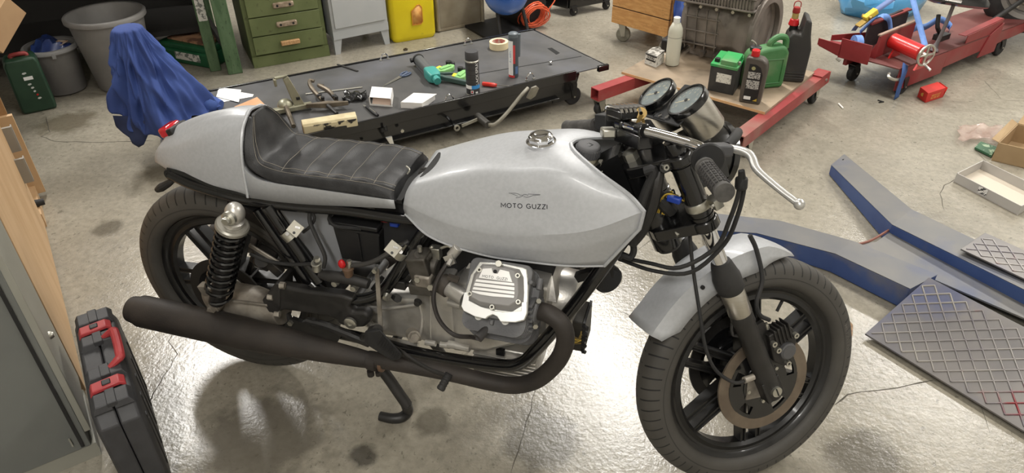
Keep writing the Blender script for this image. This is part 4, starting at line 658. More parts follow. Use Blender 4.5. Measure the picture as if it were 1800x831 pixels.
ob('tyre', lathe([(.19, -.05), (.24, -.055), (.275, -.03), (.28, 0), (.275, .03), (.24, .055), (.19, .05)], wq, wn, 48, closed=True), rubber, pk, sm=50); ob('rim', [lathe([(.165, -.04), (.195, -.048), (.195, .048), (.165, .04), (.15, .01), (.15, -.01)], wq, wn, 48, closed=True), lathe([(.02, -.02), (.15, -.015), (.15, .015), (.02, .03)], wq, wn, 40, closed=True)], mat('grey_rim', (134, 130, 126), .4, .5), pk, sm=40); ob('brake_plate', [lathe([(.0, .06), (.05, .06), (.07, .05), (.11, .04), (.12, .02)], wq, wn, 32)], alud, pk); [ob('rim_bolt', bolt(wq+wn*.03+frame_of(wn)[0]*cos(a*1.05)*.135+frame_of(wn)[1]*sin(a*1.05)*.135, wn, .008, .008), zinc, pk) for a in range(6)]; ob('swing_tube', tube([wq+wn*.08, wq+wn*.09-ru_*.25+ZZ*.02], .02, 10, 1), alud, pk)
ob('stand_strut', [cyl(wq+wn*.07, Pq(1.05, .30, .012)+ZZ*.005, .014)], satin, pk)
# blue bag
bg = []
for k in range(9):
    z = k/8; r = sqrt(max(0, 1-(2*z-.75)**2*.6)) if z < .98 else .1; row = []
    for i in range(20):
        a = 2*pi*i/20; w = 1+.07*sin(3*a+5*z)+.05*sin(7*a-9*z)+.03*sin(11*a+4*z); row.append((cos(a)*.32*r*w, sin(a)*.22*r*w, .27*z+.012*sin(5*a+z*8)*(z > .02)))
    bg.append(row)
bcn = ZP(1545, 38)+V((.03, .22, 0)); bd_ = RU*.98-RV*.1; bn_ = ZZ.cross(bd_)
tag(ob('blue_bag', loft([[bcn+bd_*x+bn_*y+ZZ*max(z, .001) for x, y, z in r] for r in bg]), mat('blue_bag_film', (62, 138, 190), .3, 0, c2=(84, 156, 204), sc=7, coat=.3, bump=.6, bsc=14), sm=25), 'full light blue plastic bag behind the red lift', 'bag')
# ---- small things on the floor
rb0, rb1, rb2 = ZP(1612, 170), ZP(1626, 181), ZP(1657, 171); rbx = thing('red_box', 'small red box with yellow print lying on the floor', 'box', ZP(1635, 172)); e_ = (rb2-rb1); rr4 = [rb0, rb1, rb1+e_, rb0+e_]
rbm = mat('red_card', (196, 44, 36), .5); ob('box_body', hexa(rr4, [p+ZZ*.055 for p in rr4]), rbm, rbx, bev=.002); en = e_.normalized().cross(ZZ)
for k in range(2): ob('yellow_print', text_on(('SERVICE KIT', 'FILTER SET')[k], rb1+e_*.5+en*.0016+ZZ*(.032-.014*k), e_, ZZ, .01, e_.length*.5), mat('yellow_print', (226, 180, 90), .5), rbx, sm=0)
ob('box_flap', prism([rb1+e_+ZZ*.002, rb0+e_+ZZ*.002, rb0+e_*1.12+ZZ*.05, rb1+e_*1.12+ZZ*.05], e_.normalized()*.001), rbm, rbx); ob('round_print', lathe([(.0, 0), (.010, 0)], rb0.lerp(rb1, .5)-e_.normalized()*.0015+ZZ*.03, -e_, 16), _mats['yellow_print'], rbx)
tq = [ZP(1676, 320), ZP(1788, 379), ZP(1815, 350), ZP(1722, 297)]; tq[2] = tq[1]+(tq[3]-tq[0])
gt = mat('grey_tray_plastic', (176, 172, 168), .5, 0, c2=(184, 180, 174), sc=6); ty_ = thing('shallow_tray', 'shallow grey tray lying on the floor by the cardboard box', 'tray', sum(tq, V())/4)
ob('tray_floor', prism(tq, (0, 0, .003)), mat('tray_floor_beige', (196, 186, 170), .6), ty_)
for a, c in ((0, 1), (1, 2), (2, 3), (3, 0)): ob('tray_wall', prism([tq[a], tq[c], tq[c]+ZZ*.045, tq[a]+ZZ*.045], (tq[c]-tq[a]).cross(ZZ).normalized()*-.003), gt, ty_)
en2 = (tq[1]-tq[0]).normalized(); ob('tray_label', prism([tq[0]+en2*.11+en2.cross(ZZ)*.001+ZZ*a for a in (.012,)]+[tq[0]+en2*.15+en2.cross(ZZ)*.001+ZZ*.012, tq[0]+en2*.15+en2.cross(ZZ)*.001+ZZ*.04, tq[0]+en2*.11+en2.cross(ZZ)*.001+ZZ*.04], en2.cross(ZZ)*.0008), mat('tray_print', (226, 224, 220), .6, c2=(60, 60, 60), sc=90, lo=.5, hi=.53), ty_)
tag(ob('tray_lid', prism([tq[1]+ZZ*.001+(tq[2]-tq[1])*.82+en2*-.02, tq[1]+en2*.26+(tq[2]-tq[1])*.7+ZZ*.001, tq[1]+en2*.30+(tq[2]-tq[1])*.9+ZZ*.085, tq[1]+(tq[2]-tq[1])*1.02+en2*.0+ZZ*.09], (.002, .003, 0)), gt), 'grey tray lid leaning at the right edge behind the tray', 'lid')
kq = [ZP(1742, 282), ZP(1800, 296), ZP(1830, 265), ZP(1776, 248)]; kq[2] = kq[1]+(kq[3]-kq[0]); kb = thing('cardboard_box', 'open brown cardboard box on the floor behind the grey tray', 'box', sum(kq, V())/4); kc = mat('brown_cardboard', (168, 143, 108), .8, 0, c2=(156, 131, 97), sc=6)
for a, c in ((0, 1), (1, 2), (2, 3), (3, 0)): ob('side_panel', prism([kq[a], kq[c], kq[c]+ZZ*.09, kq[a]+ZZ*.09], (kq[c]-kq[a]).cross(ZZ).normalized()*-.004), kc, kb)
ob('flap', prism([kq[0]+ZZ*.09, kq[3]+ZZ*.09, kq[3]+(kq[3]-kq[2])*.22+ZZ*.105, kq[0]+(kq[0]-kq[1])*.22+ZZ*.10], (0, 0, .003)), kc, kb); ob('flap', prism([kq[3]+ZZ*.09, kq[2]+ZZ*.09, kq[2]+(kq[2]-kq[1])*.3+ZZ*.12, kq[3]+(kq[3]-kq[0])*.3+ZZ*.12], (0, 0, .003)), kc, kb); ob('bottom_panel', prism(kq, (0, 0, .003)), kc, kb)
tag(ob('green_card_pack', prism([ZP(a, b, .004) for a, b in ((1712, 262), (1722, 252), (1752, 262), (1742, 277))], (0, 0, .012)), mat('green_card', (48, 92, 62), .5, c2=(150, 170, 140), sc=40, lo=.56, hi=.6), bev=.002), 'small dark green card pack on the floor against the cardboard box', 'card pack')
rows = [[ZP(1682+i*11+3*sin(j*2), 226+j*5.2+2*sin(i*1.3), .002)+ZZ*(.012+.016*abs(sin(i*1.9+j*2.7))) for j in range(6)] for i in range(8)]
tag(ob('plastic_wrap', sheet(grid(rows, 2, 2)), mat('clear_film', (206, 176, 164), .15, 0, trans=.3, alpha=.35, coat=.4), solid=.0008, sm=15), 'crumpled clear plastic film on the floor behind the green card', 'film')
tag(ob('cable_tie', tube([ZP(1543, 176, .003), ZP(1553, 179, .003), ZP(1545, 180, .003)], .0035, 6, 1), plast), 'tiny black bent plastic piece on the floor beside the dolly', 'scrap')
tag(ob('white_stick', cyl(ZP(1474, 182, .005), ZP(1482, 190, .005), .004, n=8), mat('white_stick', (236, 234, 224), .6)), 'thin white stick on the floor right of the dolly', 'stick')
tag(ob('dry_leaf', prism([ZP(a, b, .002) for a, b in ((1494, 566), (1499, 572), (1498, 590), (1494, 600), (1491, 588), (1492, 574))], (0, 0, .003)), mat('dry_leaf', (116, 90, 66), .8, c2=(140, 112, 84), sc=80)), 'dry brown leaf on the floor beside the front tyre', 'leaf')
tag(ob('steel_nut', lathe([(.008, 0), (.014, 0), (.014, .010), (.008, .010)], ZP(713, 88), ZZ, 6, closed=True), mat('rusty_nut', (84, 74, 58), .6, .4)), 'small rusty nut on the floor in front of the locker', 'nut')
# ---- blue floor lift with chequered plates
bl = mat('scuffed_blue_paint', (50, 72, 124), .45, 0, c2=(62, 84, 134), sc=5, c3=(112, 108, 104), sc3=4.5, lo3=.58, hi3=.76); blt = mat('scuffed_grey_blue_top', (100, 101, 104), .5, .1, c2=(116, 114, 110), sc=5, lo=.35, hi=.7, c3=(72, 82, 112), sc3=4, lo3=.54, hi3=.76)
fl_ = thing('floor_lift', 'blue steel floor lift with forked arms and chequered plates', 'lift', ZP(1640, 470))
def arm(nm, L, R, zs, par):
    t = [[ZP(*l, z), ZP(*r, z)] for l, r, z in zip(L, R, zs)]
    ob(nm, loft([[V((l.x, l.y, .004)), V((r.x, r.y, .004)), r-ZZ*.001, l-ZZ*.001] for l, r in t]), bl, par, bev=.003, sm=0)
    ob(nm+'_top', loft([[l, r] for l, r in t], cap=False, closed=False), blt, par, solid=.0016, soff=1, sm=0)
    return t
arm('rear_arm', [(1461, 290), (1568, 395), (1806, 512), (1990, 602)], [(1484, 271), (1602, 368), (1806, 466), (1990, 560)], [.05, .085, .10, .10], fl_)
arm('front_arm', [(1236, 404), (1330, 410), (1468, 446), (1600, 508)], [(1262, 376), (1370, 388), (1500, 424), (1648, 483)], [.05, .065, .085, .09], fl_)
ob('web_plate', prism([ZP(a, b, .05) for a, b in ((1540, 425), (1572, 402), (1806, 520), (1990, 620), (1990, 640), (1640, 490), (1500, 428))], (0, 0, -.006)), blt, fl_)
ob('web_lip', tube([ZP(1506, 430, .052), ZP(1532, 422, .052), ZP(1566, 402, .054)], .005, 6, 4), mat('rusty_edge', (128, 84, 72), .7), fl_); ob('arm_hole', lathe([(.0, .0), (.008, .0)], ZP(1484, 281, .0535), (0, 0, 1), 16), plast, fl_); ob('red_mark', prism([ZP(a, b, .035) for a, b in ((1566, 398), (1574, 394), (1584, 400), (1580, 408), (1570, 406))], (0, -.006, 0)), lr, fl_)
def chequer(nm, corners, n, m2, par):
    c0, c1, c2, c3 = corners; plate = ob(nm, prism([c0, c1, c2, c3], (0, 0, -.006)), blt_plate, par, bev=.001)
    e1, e2 = c1-c0, c3-c0; L1, L2 = e1.length, e2.length; x = e1.normalized(); nrm = e1.cross(e2).normalized(); nrm = nrm if nrm.z > 0 else -nrm; y = nrm.cross(x) if nrm.cross(x).dot(e2) > 0 else -nrm.cross(x)
    gs = []; st = n; bars = 0; sk = e2.dot(x); hh = e2.dot(y)
    inside = lambda a, b: 0.004 < b < hh-.004 and .004+sk*b/hh < a < L1-.004+sk*b/hh
    k = 0
    A = int((L1+abs(sk))/st)+3
    for i in range(-4, A):
        for j in range(0, int(hh/st)+2):
            for (ox, oy, ang) in ((0, 0, pi/4), (st/2, 0, -pi/4), (0, st/2, -pi/4), (st/2, st/2, pi/4)):
                a, b = i*st+ox+min(0, sk), j*st+oy; dx, dy = cos(ang)*st*.33, sin(ang)*st*.33
                if not (inside(a-dx, b-dy) and inside(a+dx, b+dy)): continue
                d = x*cos(ang)+y*sin(ang); s = nrm.cross(d); p = c0+x*a+y*b; h = st*.60; w = st*.075
                h = st*.355; w = st*.062; gs.append(([p-d*h-s*w, p+d*h-s*w, p+d*h+s*w, p-d*h+s*w, p-d*h-s*w*.4+nrm*.003, p+d*h-s*w*.4+nrm*.003, p+d*h+s*w*.4+nrm*.003, p-d*h+s*w*.4+nrm*.003], [(0, 1, 5, 4), (1, 2, 6, 5), (2, 3, 7, 6), (3, 0, 4, 7), (4, 5, 6, 7)]))
    o = ob('tread_bar', gs, m2, par if False else plate, sm=0); o['kind'] = 'stuff'
blt_plate = mat('scuffed_plate', (100, 98, 98), .42, .4, c2=(120, 116, 113), sc=4, lo=.35, hi=.65, c3=(78, 82, 106), sc3=3.2, lo3=.5, hi3=.66); tread = mat('worn_tread_steel', (160, 156, 150), .38, .6, c2=(120, 116, 120), sc=5, lo=.35, hi=.6, c3=(140, 52, 56), sc3=4, lo3=.60, hi3=.68)
n0 = ZP(1521, 586, .02); n1 = ZP(1800, 757, .02); n1 = n0+(n1-n0)*1.25; n3 = ZP(1633, 487, .115); chequer('chequer_plate', [n0, n1, n1+(n3-n0), n3], .052, tread, fl_)
m0 = ZP(1689, 437, .115); m1 = ZP(1810, 494, .115); m1 = m0+(m1-m0)*1.6; m3 = ZP(1722, 415, .115); m3 = m0+(m3-m0)*1.3; chequer('chequer_plate', [m0, m1, m1+(m3-m0), m3], .052, tread, fl_)
# ================================================================== the motorcycle
def tyre_mat(name, n, skew, width):
    m = bpy.data.materials.new(name); m.use_nodes = True; nt = m.node_tree; N = nt.nodes; L = nt.links; b = N['Principled BSDF']; b.inputs['Roughness'].default_value = .62
    tc = N.new('ShaderNodeTexCoord'); sx = N.new('ShaderNodeSeparateXYZ'); L.new(tc.outputs['Object'], sx.inputs[0])
    def mth(op, a, bb=None, c=None):
        q = N.new('ShaderNodeMath'); q.operation = op
        for i, v in enumerate((a, bb, c)):
            if v is None: continue
            if isinstance(v, (int, float)): q.inputs[i].default_value = v
            else: L.new(v, q.inputs[i])
        return q.outputs[0]
    ang = mth('ARCTAN2', sx.outputs['Z'], sx.outputs['X']); ay = mth('ABSOLUTE', sx.outputs['Y'])
    rr = mth('SQRT', mth('ADD', mth('MULTIPLY', sx.outputs['X'], sx.outputs['X']), mth('MULTIPLY', sx.outputs['Z'], sx.outputs['Z'])))
    side = mth('MULTIPLY', mth('SIGN', sx.outputs['Y']), .5)
    ph = mth('FRACT', mth('ADD', mth('ADD', mth('MULTIPLY', ang, n/(2*pi)), mth('MULTIPLY', ay, skew)), side))
    groove = mth('MULTIPLY', mth('LESS_THAN', ph, .13), mth('MULTIPLY', mth('GREATER_THAN', rr, width[0]), mth('GREATER_THAN', ay, .006)))
    rib = mth('LESS_THAN', mth('ABSOLUTE', mth('SUBTRACT', rr, width[1])), .0012)
    h = mth('ADD', groove, mth('MULTIPLY', rib, .6))
    mx = N.new('ShaderNodeMix'); mx.data_type = 'RGBA'; nz = N.new('ShaderNodeTexNoise'); nz.inputs['Scale'].default_value = 12; L.new(tc.outputs['Object'], nz.inputs['Vector'])
    L.new(nz.outputs['Fac'], mx.inputs['Factor']); mx.inputs['A'].default_value = lin((56, 54, 51)); mx.inputs['B'].default_value = lin((80, 77, 72))
    m2 = N.new('ShaderNodeMix'); m2.data_type = 'RGBA'; L.new(h, m2.inputs['Factor']); L.new(mx.outputs['Result'], m2.inputs['A']); m2.inputs['B'].default_value = lin((24, 24, 24)); L.new(m2.outputs['Result'], b.inputs['Base Color'])
    bp = N.new('ShaderNodeBump'); bp.inputs['Distance'].default_value = .004; bp.inputs['Strength'].default_value = .9; bp.invert = True; L.new(h, bp.inputs['Height']); L.new(bp.outputs['Normal'], b.inputs['Normal'])
    return m
MO = thing('motorcycle', 'silver cafe racer motorcycle on its centre stand in the workshop', 'motorcycle', (.7, 0, 0))
def bk(name, gs, m, **k): return ob(name, gs, m, MO, **k)
def fr(name, gs, m, **k): return ob(name, gs, m, MO, M=STEER, **k)    # turns with the handlebar
MIR = MX.Scale(-1, 4, (0, 1, 0))
# ---- wheels
def wheel(nm, R, w, hgt, rlip, phase, centre, turn, tm, discs, drum, label, word=None):
    h = w/2; r0 = R-hgt
    prof = []
    for k in range(25):
        t = -pi*.80+2*pi*.80*k/24; c = cos(t); s = sin(t)
        prof.append((r0+hgt*(abs(c)**.8)*(1 if c > 0 else -1)*(1 if c > 0 else .62), h*(abs(s)**.85)*(1 if s > 0 else -1)))
    M = (turn if turn else MX.Identity(4)) @ MX.Translation(centre)
    Y = (0, 1, 0); hb = lathe([(.03, -.052), (.046, -.05), (.046, -.03), (.062, -.022), (.062, .022), (.046, .03), (.046, .05), (.03, .052)], (0, 0, 0), Y, 32)
    root = ob(nm, hb, satin, MO, M=M); tag(root, label)
    sub("tyre", lathe(prof, (0, 0, 0), Y, 96, closed=True), tm, root, sm=50)
    if word:
        g = text_geo(word[0], .013); vs = []
        for v in g[0]:
            r_ = word[2]+v.y; a_ = word[1]-v.x*1.35/word[2]; cc_ = min(1, max(0, (r_-r0)/hgt))**1.25; y_ = h*max(0, 1-cc_*cc_)**.425+.0008; vs.append(V((r_*cos(a_), -y_, r_*sin(a_))))
        sub('tyre_lettering', (vs, g[1]), mat('embossed_rubber', (94, 91, 86), .6), root, sm=0)
    hw = .030
    rim = [(rlip-.012, -hw+.006), (rlip, -hw), (rlip+.001, -hw+.004), (rlip-.004, -hw+.008), (rlip-.022, -hw+.011), (rlip-.033, -.012), (rlip-.034, .012), (rlip-.022, hw-.011), (rlip-.004, hw-.008), (rlip+.001, hw-.004), (rlip, hw), (rlip-.012, hw-.006), (rlip-.016, hw-.012), (rlip-.031, .022), (rlip-.039, .014), (rlip-.039, -.014), (rlip-.031, -.022), (rlip-.016, -hw+.012)]
    sub('rim', lathe(rim, (0, 0, 0), Y, 72, closed=True), mat('wheel_black', (16, 16, 17), .3, .1, c2=(26, 25, 24), sc=15, rough2=.5, coat=.2), root, sm=40)
    for k in range(6):
        a = phase+k*pi/3; d = V((cos(a), 0, sin(a))); n = V((-sin(a), 0, cos(a)))
        for s in (-1, 1):
            p = n*(s*.019)+d*.045; q = n*(s*.0225)+d*(rlip-.036); ring = lambda c, a_, b_: [c+n*x*a_+V((0, y*b_, 0)) for x, y in ((-.5, -.5), (-.28, -.5), (-.18, -.38), (.18, -.38), (.28, -.5), (.5, -.5), (.5, .5), (-.5, .5))]
            sub('spoke', loft([ring(p, .019, .034), ring(q, .015, .030)]), _mats['wheel_black'], root, sm=0)
    sub('valve_stem', cyl((cos(phase+.5)*(rlip-.04), 0, sin(phase+.5)*(rlip-.04)), (cos(phase+.5)*(rlip-.07), 0, sin(phase+.5)*(rlip-.07)), .004, n=8), rubber, root)
    for (yy, rd, ri) in discs:
        sub('brake_disc', lathe([(ri, -.0025), (rd, -.0025), (rd, .0025), (ri, .0025)], (0, yy, 0), Y, 64, closed=True), disc_m if not drum and yy < 0 else mat('dark_and_shaded_disc', (44, 42, 40), .5, .3), root)  # far front disc takes the dark copy: its shade is in the colour
        g = [lathe([(.034, -.006), (.058, -.006), (.058, .004), (.034, .004)], (0, yy, 0), Y, 32, closed=True)]
        for k in range(5):
            a = phase+.3+k*2*pi/5; sg_ = -1 if yy < 0 else 1
            g.append(lathe([(.050, -.004), (ri+.004, -.0035), (ri+.004, .0035), (.050, .004)], (0, yy, 0), Y, 8, closed=True, a0=a-.40, a1=a+.40)); g.append(lathe([(.050, -.0042), (.066, -.0042), (.066, .0042), (.050, .0042)], (0, yy, 0), Y, 8, closed=True, a0=a+.38, a1=a+.90))
        g.append(lathe([(ri-.006, -.0035), (ri+.003, -.0035), (ri+.003, .0035), (ri-.006, .0035)], (0, yy, 0), Y, 64, closed=True))
        sub('disc_carrier', g, black, root)
        for k in range(5):
            a = phase+.3+k*2*pi/5; sub('disc_bolt', bolt((cos(a)*.047, yy-.006*(1 if yy < 0 else -1), sin(a)*.047), (0, -1 if yy < 0 else 1, 0), .005, .005), zinc, root)
    if False: sub('hub_cover', lathe([(.02, -.07), (.06, -.075), (.075, -.06), (.08, -.03)], (0, 0, 0), Y, 32), satin, root)
    return root
t_front = tyre_mat('front_tyre_rubber', 64, 9, (.272, .262)); t_rear = tyre_mat('rear_tyre_rubber', 56, 9, (.284, .268))
wheel('front_wheel', RF, .0888, .046, .237, RAD(35.5), AXLE, STEER, t_front, [(-.064, .1265, .094), (.064, .1265, .094)], False, 'front wheel with black cast spokes and two worn brake discs', ('METZELER', RAD(14), .271))
wheel('rear_wheel', RR, .100, .050, .237, RAD(4), V((0, 0, RR+LIFT)), None, t_rear, [(-.068, .1175, .085)], True, 'rear wheel with black cast spokes')
# ---- front fork (built straight ahead, turned with the steering)
def fl(s, y, n=0): return AXLE + V((0, y, 0)) + AXD*s + AXN*(n+.002)
for y in (-.0864, .0864):
    sg = 1 if y > 0 else -1
    leg = fr('fork_leg', [lathe([(.012, -.036), (.022, -.03), (.025, -.01), (.0255, .03), (.0245, .2), (.0265, .205), (.0265, .236), (.0255, .24), (.02, .24)], fl(0, y), AXD, 28), box(fl(.0, y, 0), (.05, .036, .062), AXN, None, AXD)], satin, bev=.002)
    sub('lower_sleeve', lathe([(.0262, .234), (.0275, .236), (.0275, .316), (.0265, .318)], fl(0, y), AXD, 28), steel, leg)
    sub('dust_boot', lathe([(.0276, .300), (.0305, .304), (.0318, .318), (.0318, .340), (.0295, .348), (.0275, .358), (.0245, .372), (.022, .381), (.0178, .383)], fl(0, y), AXD, 28), rubber, leg)
    sub('stanchion', cyl(fl(.3, y), fl(.50, y), .0175, n=28), chrome, leg)
    sub('upper_tube', lathe([(.021, .5), (.0245, .502), (.0245, .640), (.021, .642)], fl(0, y), AXD, 28), black, leg)
    [sub('tube_ring', lathe([(.0246, z_), (.0266, z_+.001), (.0266, z_+.006), (.0246, z_+.007)], fl(0, y), AXD, 28), black, leg) for z_ in (.506, .52, .63)]
    sub('tube_cap', lathe([(.02, .66), (.0215, .685), (.019, .691), (.006, .693)], fl(0, y), AXD, 20), black, leg)
    sub('axle_bolt', [cyl(fl(-.0, y)+V((0, sg*.015, 0)), fl(-.0, y)+V((0, sg*.031, 0)), .013, n=20)], zinc, leg)
    sub('bolt_slot', box(fl(0, y)+V((0, sg*.0315, 0)), (.003, .002, .022), AXN, None, AXD+AXN*.5), plast, leg)
fr('front_axle', cyl(AXLE+V((0, -.08, 0)), AXLE+V((0, .08, 0)), .009), zinc)
def yoke(nm, s0, s1, back):
    st = lambda s, y=0, n=0: AXO + AXD*(s+AXO.dot(AXD)*0) + V((0, y, 0)) + AXN*n
    g = []
    for y in (-.0864, .0864): g.append(lathe([(.0245, s0), (.030, s0+.002), (.030, s1-.002), (.0245, s1)], fl(0, y), AXD, 28))
    o = [(-.0864-.016, .030), (-.0864-.012, -.022), (-.03, back-.03), (.03, back-.03), (.0864+.012, -.022), (.0864+.016, .030), (.05, .014), (-.05, .014)]
    bot = [AXLE+AXD*s0+V((0, a, 0))+AXN*(b-OFF*0) for a, b in o]; g.append(prism(bot, AXD*(s1-s0)))
    return g
ly = fr('lower_yoke', yoke('l', .474, .502, -OFF), black, bev=.003)
sub('stem_lock', [cyl(fl(.43, 0, -OFF), fl(.475, 0, -OFF), .027, n=24)], satin, ly)
for y in (-1, 1): sub('pinch_bolt', bolt(fl(.486, y*.06, -.052), -AXN, .008, .01), zinc, ly)
ty = fr('upper_yoke', yoke('u', .638, .664, -OFF), black, bev=.004)
sub('stem_nut', cyl(fl(.664, 0, -OFF), fl(.682, 0, -OFF), .017, n=6), zinc, ty)
for y in (-.0864+.012, .0864-.012):
    sub('pinch_lug', cyl(fl(.65, y-.012, -.036), fl(.65, y+.012, -.036), .0125, n=16), black, ty); sub('pinch_bolt', [lathe([(.003, 0), (.003, .006), (.0065, .006), (.0065, 0)], fl(.65, y-.012, -.036), (0, -1, 0), 14, closed=True)], zinc, ty)
sub('ignition_barrel', [cyl(fl(.66, .012, .01), fl(.712, .012, -.002), .016, n=20), cyl(fl(.712, .012, -.002), fl(.716, .012, -.003), .012, n=20)], plast, ty)
# bar clamps, handlebar, controls
cl = fr('bar_clamp', [cyl((1.087, -.056, .945), (1.087, -.030, .945), .0165, n=20), cyl((1.087, .030, .945), (1.087, .056, .945), .0165, n=20), box((1.088, 0, .922), (.034, .112, .030))], black, bev=.003)
def ridge_block(): 
    g = []
    for k in range(6):
        x = 1.062+k*.0095; g.append(tube([(x, .034, .963), (x, .05, .975), (x, .10, .972), (x, .112, .958)], .0036, 6, 3))
    return g
BAR = [(1.086, .342, .890), (1.104, .262, .903), (1.128, .215, .914), (1.150, .182, .923), (1.142, .13, .931), (1.108, .075, .941), (1.088, .04, .945), (1.087, 0, .9455)]
BAR = BAR + [(x, -y, z) for x, y, z in BAR[-2::-1]]
hb = fr('handlebar', tube(BAR, .0112, 16, 6), chrome)
for s in (1, -1):
    a = V((1.112, s*.236, .909)); b = V((1.082, s*.347, .889)); d = (b-a).normalized(); L = (b-a).length
    prof = [(.0125, 0), (.0185, .001), (.0185, .006), (.0155, .008)] + [(.0158 if k % 2 else .0168, .010+k*.0078) for k in range(12)] + [(.0165, L-.008), (.0182, L-.006), (.0182, L-.001), (.016, L), (.0, L)]
    gp = sub('grip', lathe(prof, a, d, 24), mat('grey_grip_rubber', (66, 64, 62), .75, 0, c2=(84, 82, 79), sc=40), hb, sm=50)
    if s > 0: continue
    fu_ = frame_of(d); pads = []
    for i in range(9):
        for k in range(14):
            a_ = 2*pi*k/14; rd_ = fu_[0]*cos(a_)+fu_[1]*sin(a_); pads.append(box(a+d*(.018+i*.0098)+rd_*.0163, (.003, .0050, .0066), rd_, None, d))
    o_ = sub('grip_pads', pads, mat('grip_pad_rubber', (52, 50, 49), .8), hb, sm=0); o_['kind'] = 'stuff'
th = sub('throttle_housing', [lathe([(.0118, 0), (.021, .001), (.0225, .006), (.0225, .022), (.019, .026)], (1.141, -.19, .9205), (-.36, -.93, -.12), 28), lathe([(.0165, .026), (.0315, .028), (.0318, .032), (.0295, .035), (.0165, .036)], (1.141, -.19, .9205), (-.36, -.93, -.12), 32)], plast, hb)
sub('brake_lever_bracket', [box((1.172, -.185, .925), (.05, .04, .022), (.95, -.2, 0)), cyl((1.150, -.176, .922), (1.160, -.2, .918), .019, n=20)], mat('dark_grey_bracket', (78, 78, 80), .45, .3), hb, bev=.004)
LV = [(1.193, -.186, .928), (1.2115, -.215, .9235), (1.214, -.235, .916), (1.208, -.26, .9), (1.212, -.29, .886), (1.219, -.325, .871), (1.226, -.355, .8585)]
sub('brake_lever', [flat_tube(LV, [.007, .008, .007, .0065, .006, .0055, .006], [.011, .012, .009, .0085, .0085, .0085, .008]), ball((1.2275, -.360, .857), .0102)], mat('satin_alloy', (200, 199, 196), .36, .75), hb, sm=60)
sub('cable_elbow', tube([(1.262, -.118, .938), (1.25, -.135, .944), (1.225, -.16, .938), (1.198, -.178, .929)], [.008, .0105, .0105, .009], 12, 4), rubber, hb)
sub('switch_housing', [cyl((1.137, .192, .9195), (1.118, .232, .910), .021, n=20), box((1.118, .19, .927), (.034, .052, .036), (.5, -.9, 0)), ball((1.106, .222, .921), .007), ball((1.114, .202, .925), .0075), ball((1.104, .208, .907), .006)], plast, hb, bev=.003)
sub('clutch_perch', [box((1.116, .13, .947), (.034, .05, .018), (.35, .9, 0)), cyl((1.150, .165, .925), (1.13, .19, .92), .016)], plast, hb, bev=.003)
sub('clutch_lever', [flat_tube([(1.150, .16, .925), (1.19, .19, .925), (1.196, .24, .91), (1.18, .30, .895), (1.17, .35, .885)], [.006]*5, [.009, .01, .008, .007, .007])], polished, hb, sm=60)
cc = fr('ribbed_clamp_cover', [box((1.094, .048, .968), (.062, .072, .018))], black, bev=.004)
for k in range(6): sub('cover_rib', tube([(1.067+k*.0105, .010, .974), (1.067+k*.0105, .020, .982), (1.067+k*.0105, .076, .982), (1.067+k*.0105, .088, .974)], .0034, 6, 3), chrome, cc)
sub('cap_block', box((1.062, .066, .925), (.03, .04, .02), (1, -.3, 0)), zinc, cl, bev=.004)
# gauges
GN = (SP(1203, 172, -.06)-SP(1240, 222, -.06)).normalized()
GU = V((0, 1, 0)).cross(GN).normalized()
if GU.z < 0: GU = -GU
face_m = mat('gauge_dial', (120, 140, 142), .4, 0, coat=.3); mark = mat('dial_marking', (214, 206, 172), .5); needle = mat('dial_needle', (232, 214, 170), .5)  # dial colour lightened to stand in for reflections on the gauge
glassm = mat('gauge_glass', (235, 240, 240), .06, 0, alpha=.12)
for gi, yy in enumerate((-.062, .062)):
    f = V((1.1735, yy, 1.004)); 
    g = fr('speedometer' if gi else 'rev_counter', lathe([(.0, -.088), (.034, -.088), (.037, -.086), (.0395, -.082), (.0405, -.02), (.0405, -.008)], f, GN, 40), steel)
    tag(g, 'steel cup gauge with black bezel, nearer of the pair' if not gi else 'steel cup gauge with black bezel, beyond the ignition key')
    sub('bezel', lathe([(.0408, -.014), (.0445, -.012), (.0452, -.002), (.0435, .003), (.0395, .0035), (.0385, .0)], f, GN, 44, cap=False), black, g, sm=50)
    sub('dial', lathe([(.0, -.003), (.0388, -.003)], f, GN, 40), face_m, g)
    R0 = V((0, -1, 0)); marks = []
    for k in range(21):
        a = RAD(225-k*13.5); d = R0*cos(a)+GU*sin(a); n = R0*-sin(a)+GU*cos(a); r1 = .035; r0 = .030 if k % 2 == 0 else .0325
        marks.append(([f+GN*-.0022+d*r0-n*.0006, f+GN*-.0022+d*r1-n*.0006, f+GN*-.0022+d*r1+n*.0006, f+GN*-.0022+d*r0+n*.0006], [(0, 1, 2, 3)]))
    mk = sub('dial_scale', marks, mark, g); mk['kind'] = 'stuff'
    for k in range(0, 9):
        a = RAD(225-k*33.75); d = R0*cos(a)+GU*sin(a)
        sub('dial_figure', text_on(str(k if not gi else k*20), f+GN*-.0021+d*.0245, R0, GU, .007), mark, g, sm=0)
    a = RAD(205); d = R0*cos(a)+GU*sin(a); n = R0*-sin(a)+GU*cos(a); c = f+GN*-.001
    sub('needle', prism([c-d*.009-n*.0012, c+d*.028-n*.0004, c+d*.028+n*.0004, c-d*.009+n*.0012], GN*.001), needle, g); sub('needle_cap', cyl(c, c+GN*.0025, .004), plast, g)
    sub('gauge_glass', lathe([(0, .0008), (.0388, .0)], f, GN, 32), glassm, g)
gb = fr('gauge_bracket', [box(V((1.1735, 0, 1.004))+GN*-.02-GU*.028, (.16, .05, .004), (0, 1, 0), None, GN), box(V((1.1735, 0, 1.004))+GN*-.018-GU*.0, (.05, .10, .004), (0, 1, 0), None, GN)], plast, bev=.002)
for y in (-.028, .0, .028): sub('bracket_screw', bolt(V((1.1735, y, 1.004))+GN*-.018-GU*.042, GN, .0055, .005), chrome, gb)
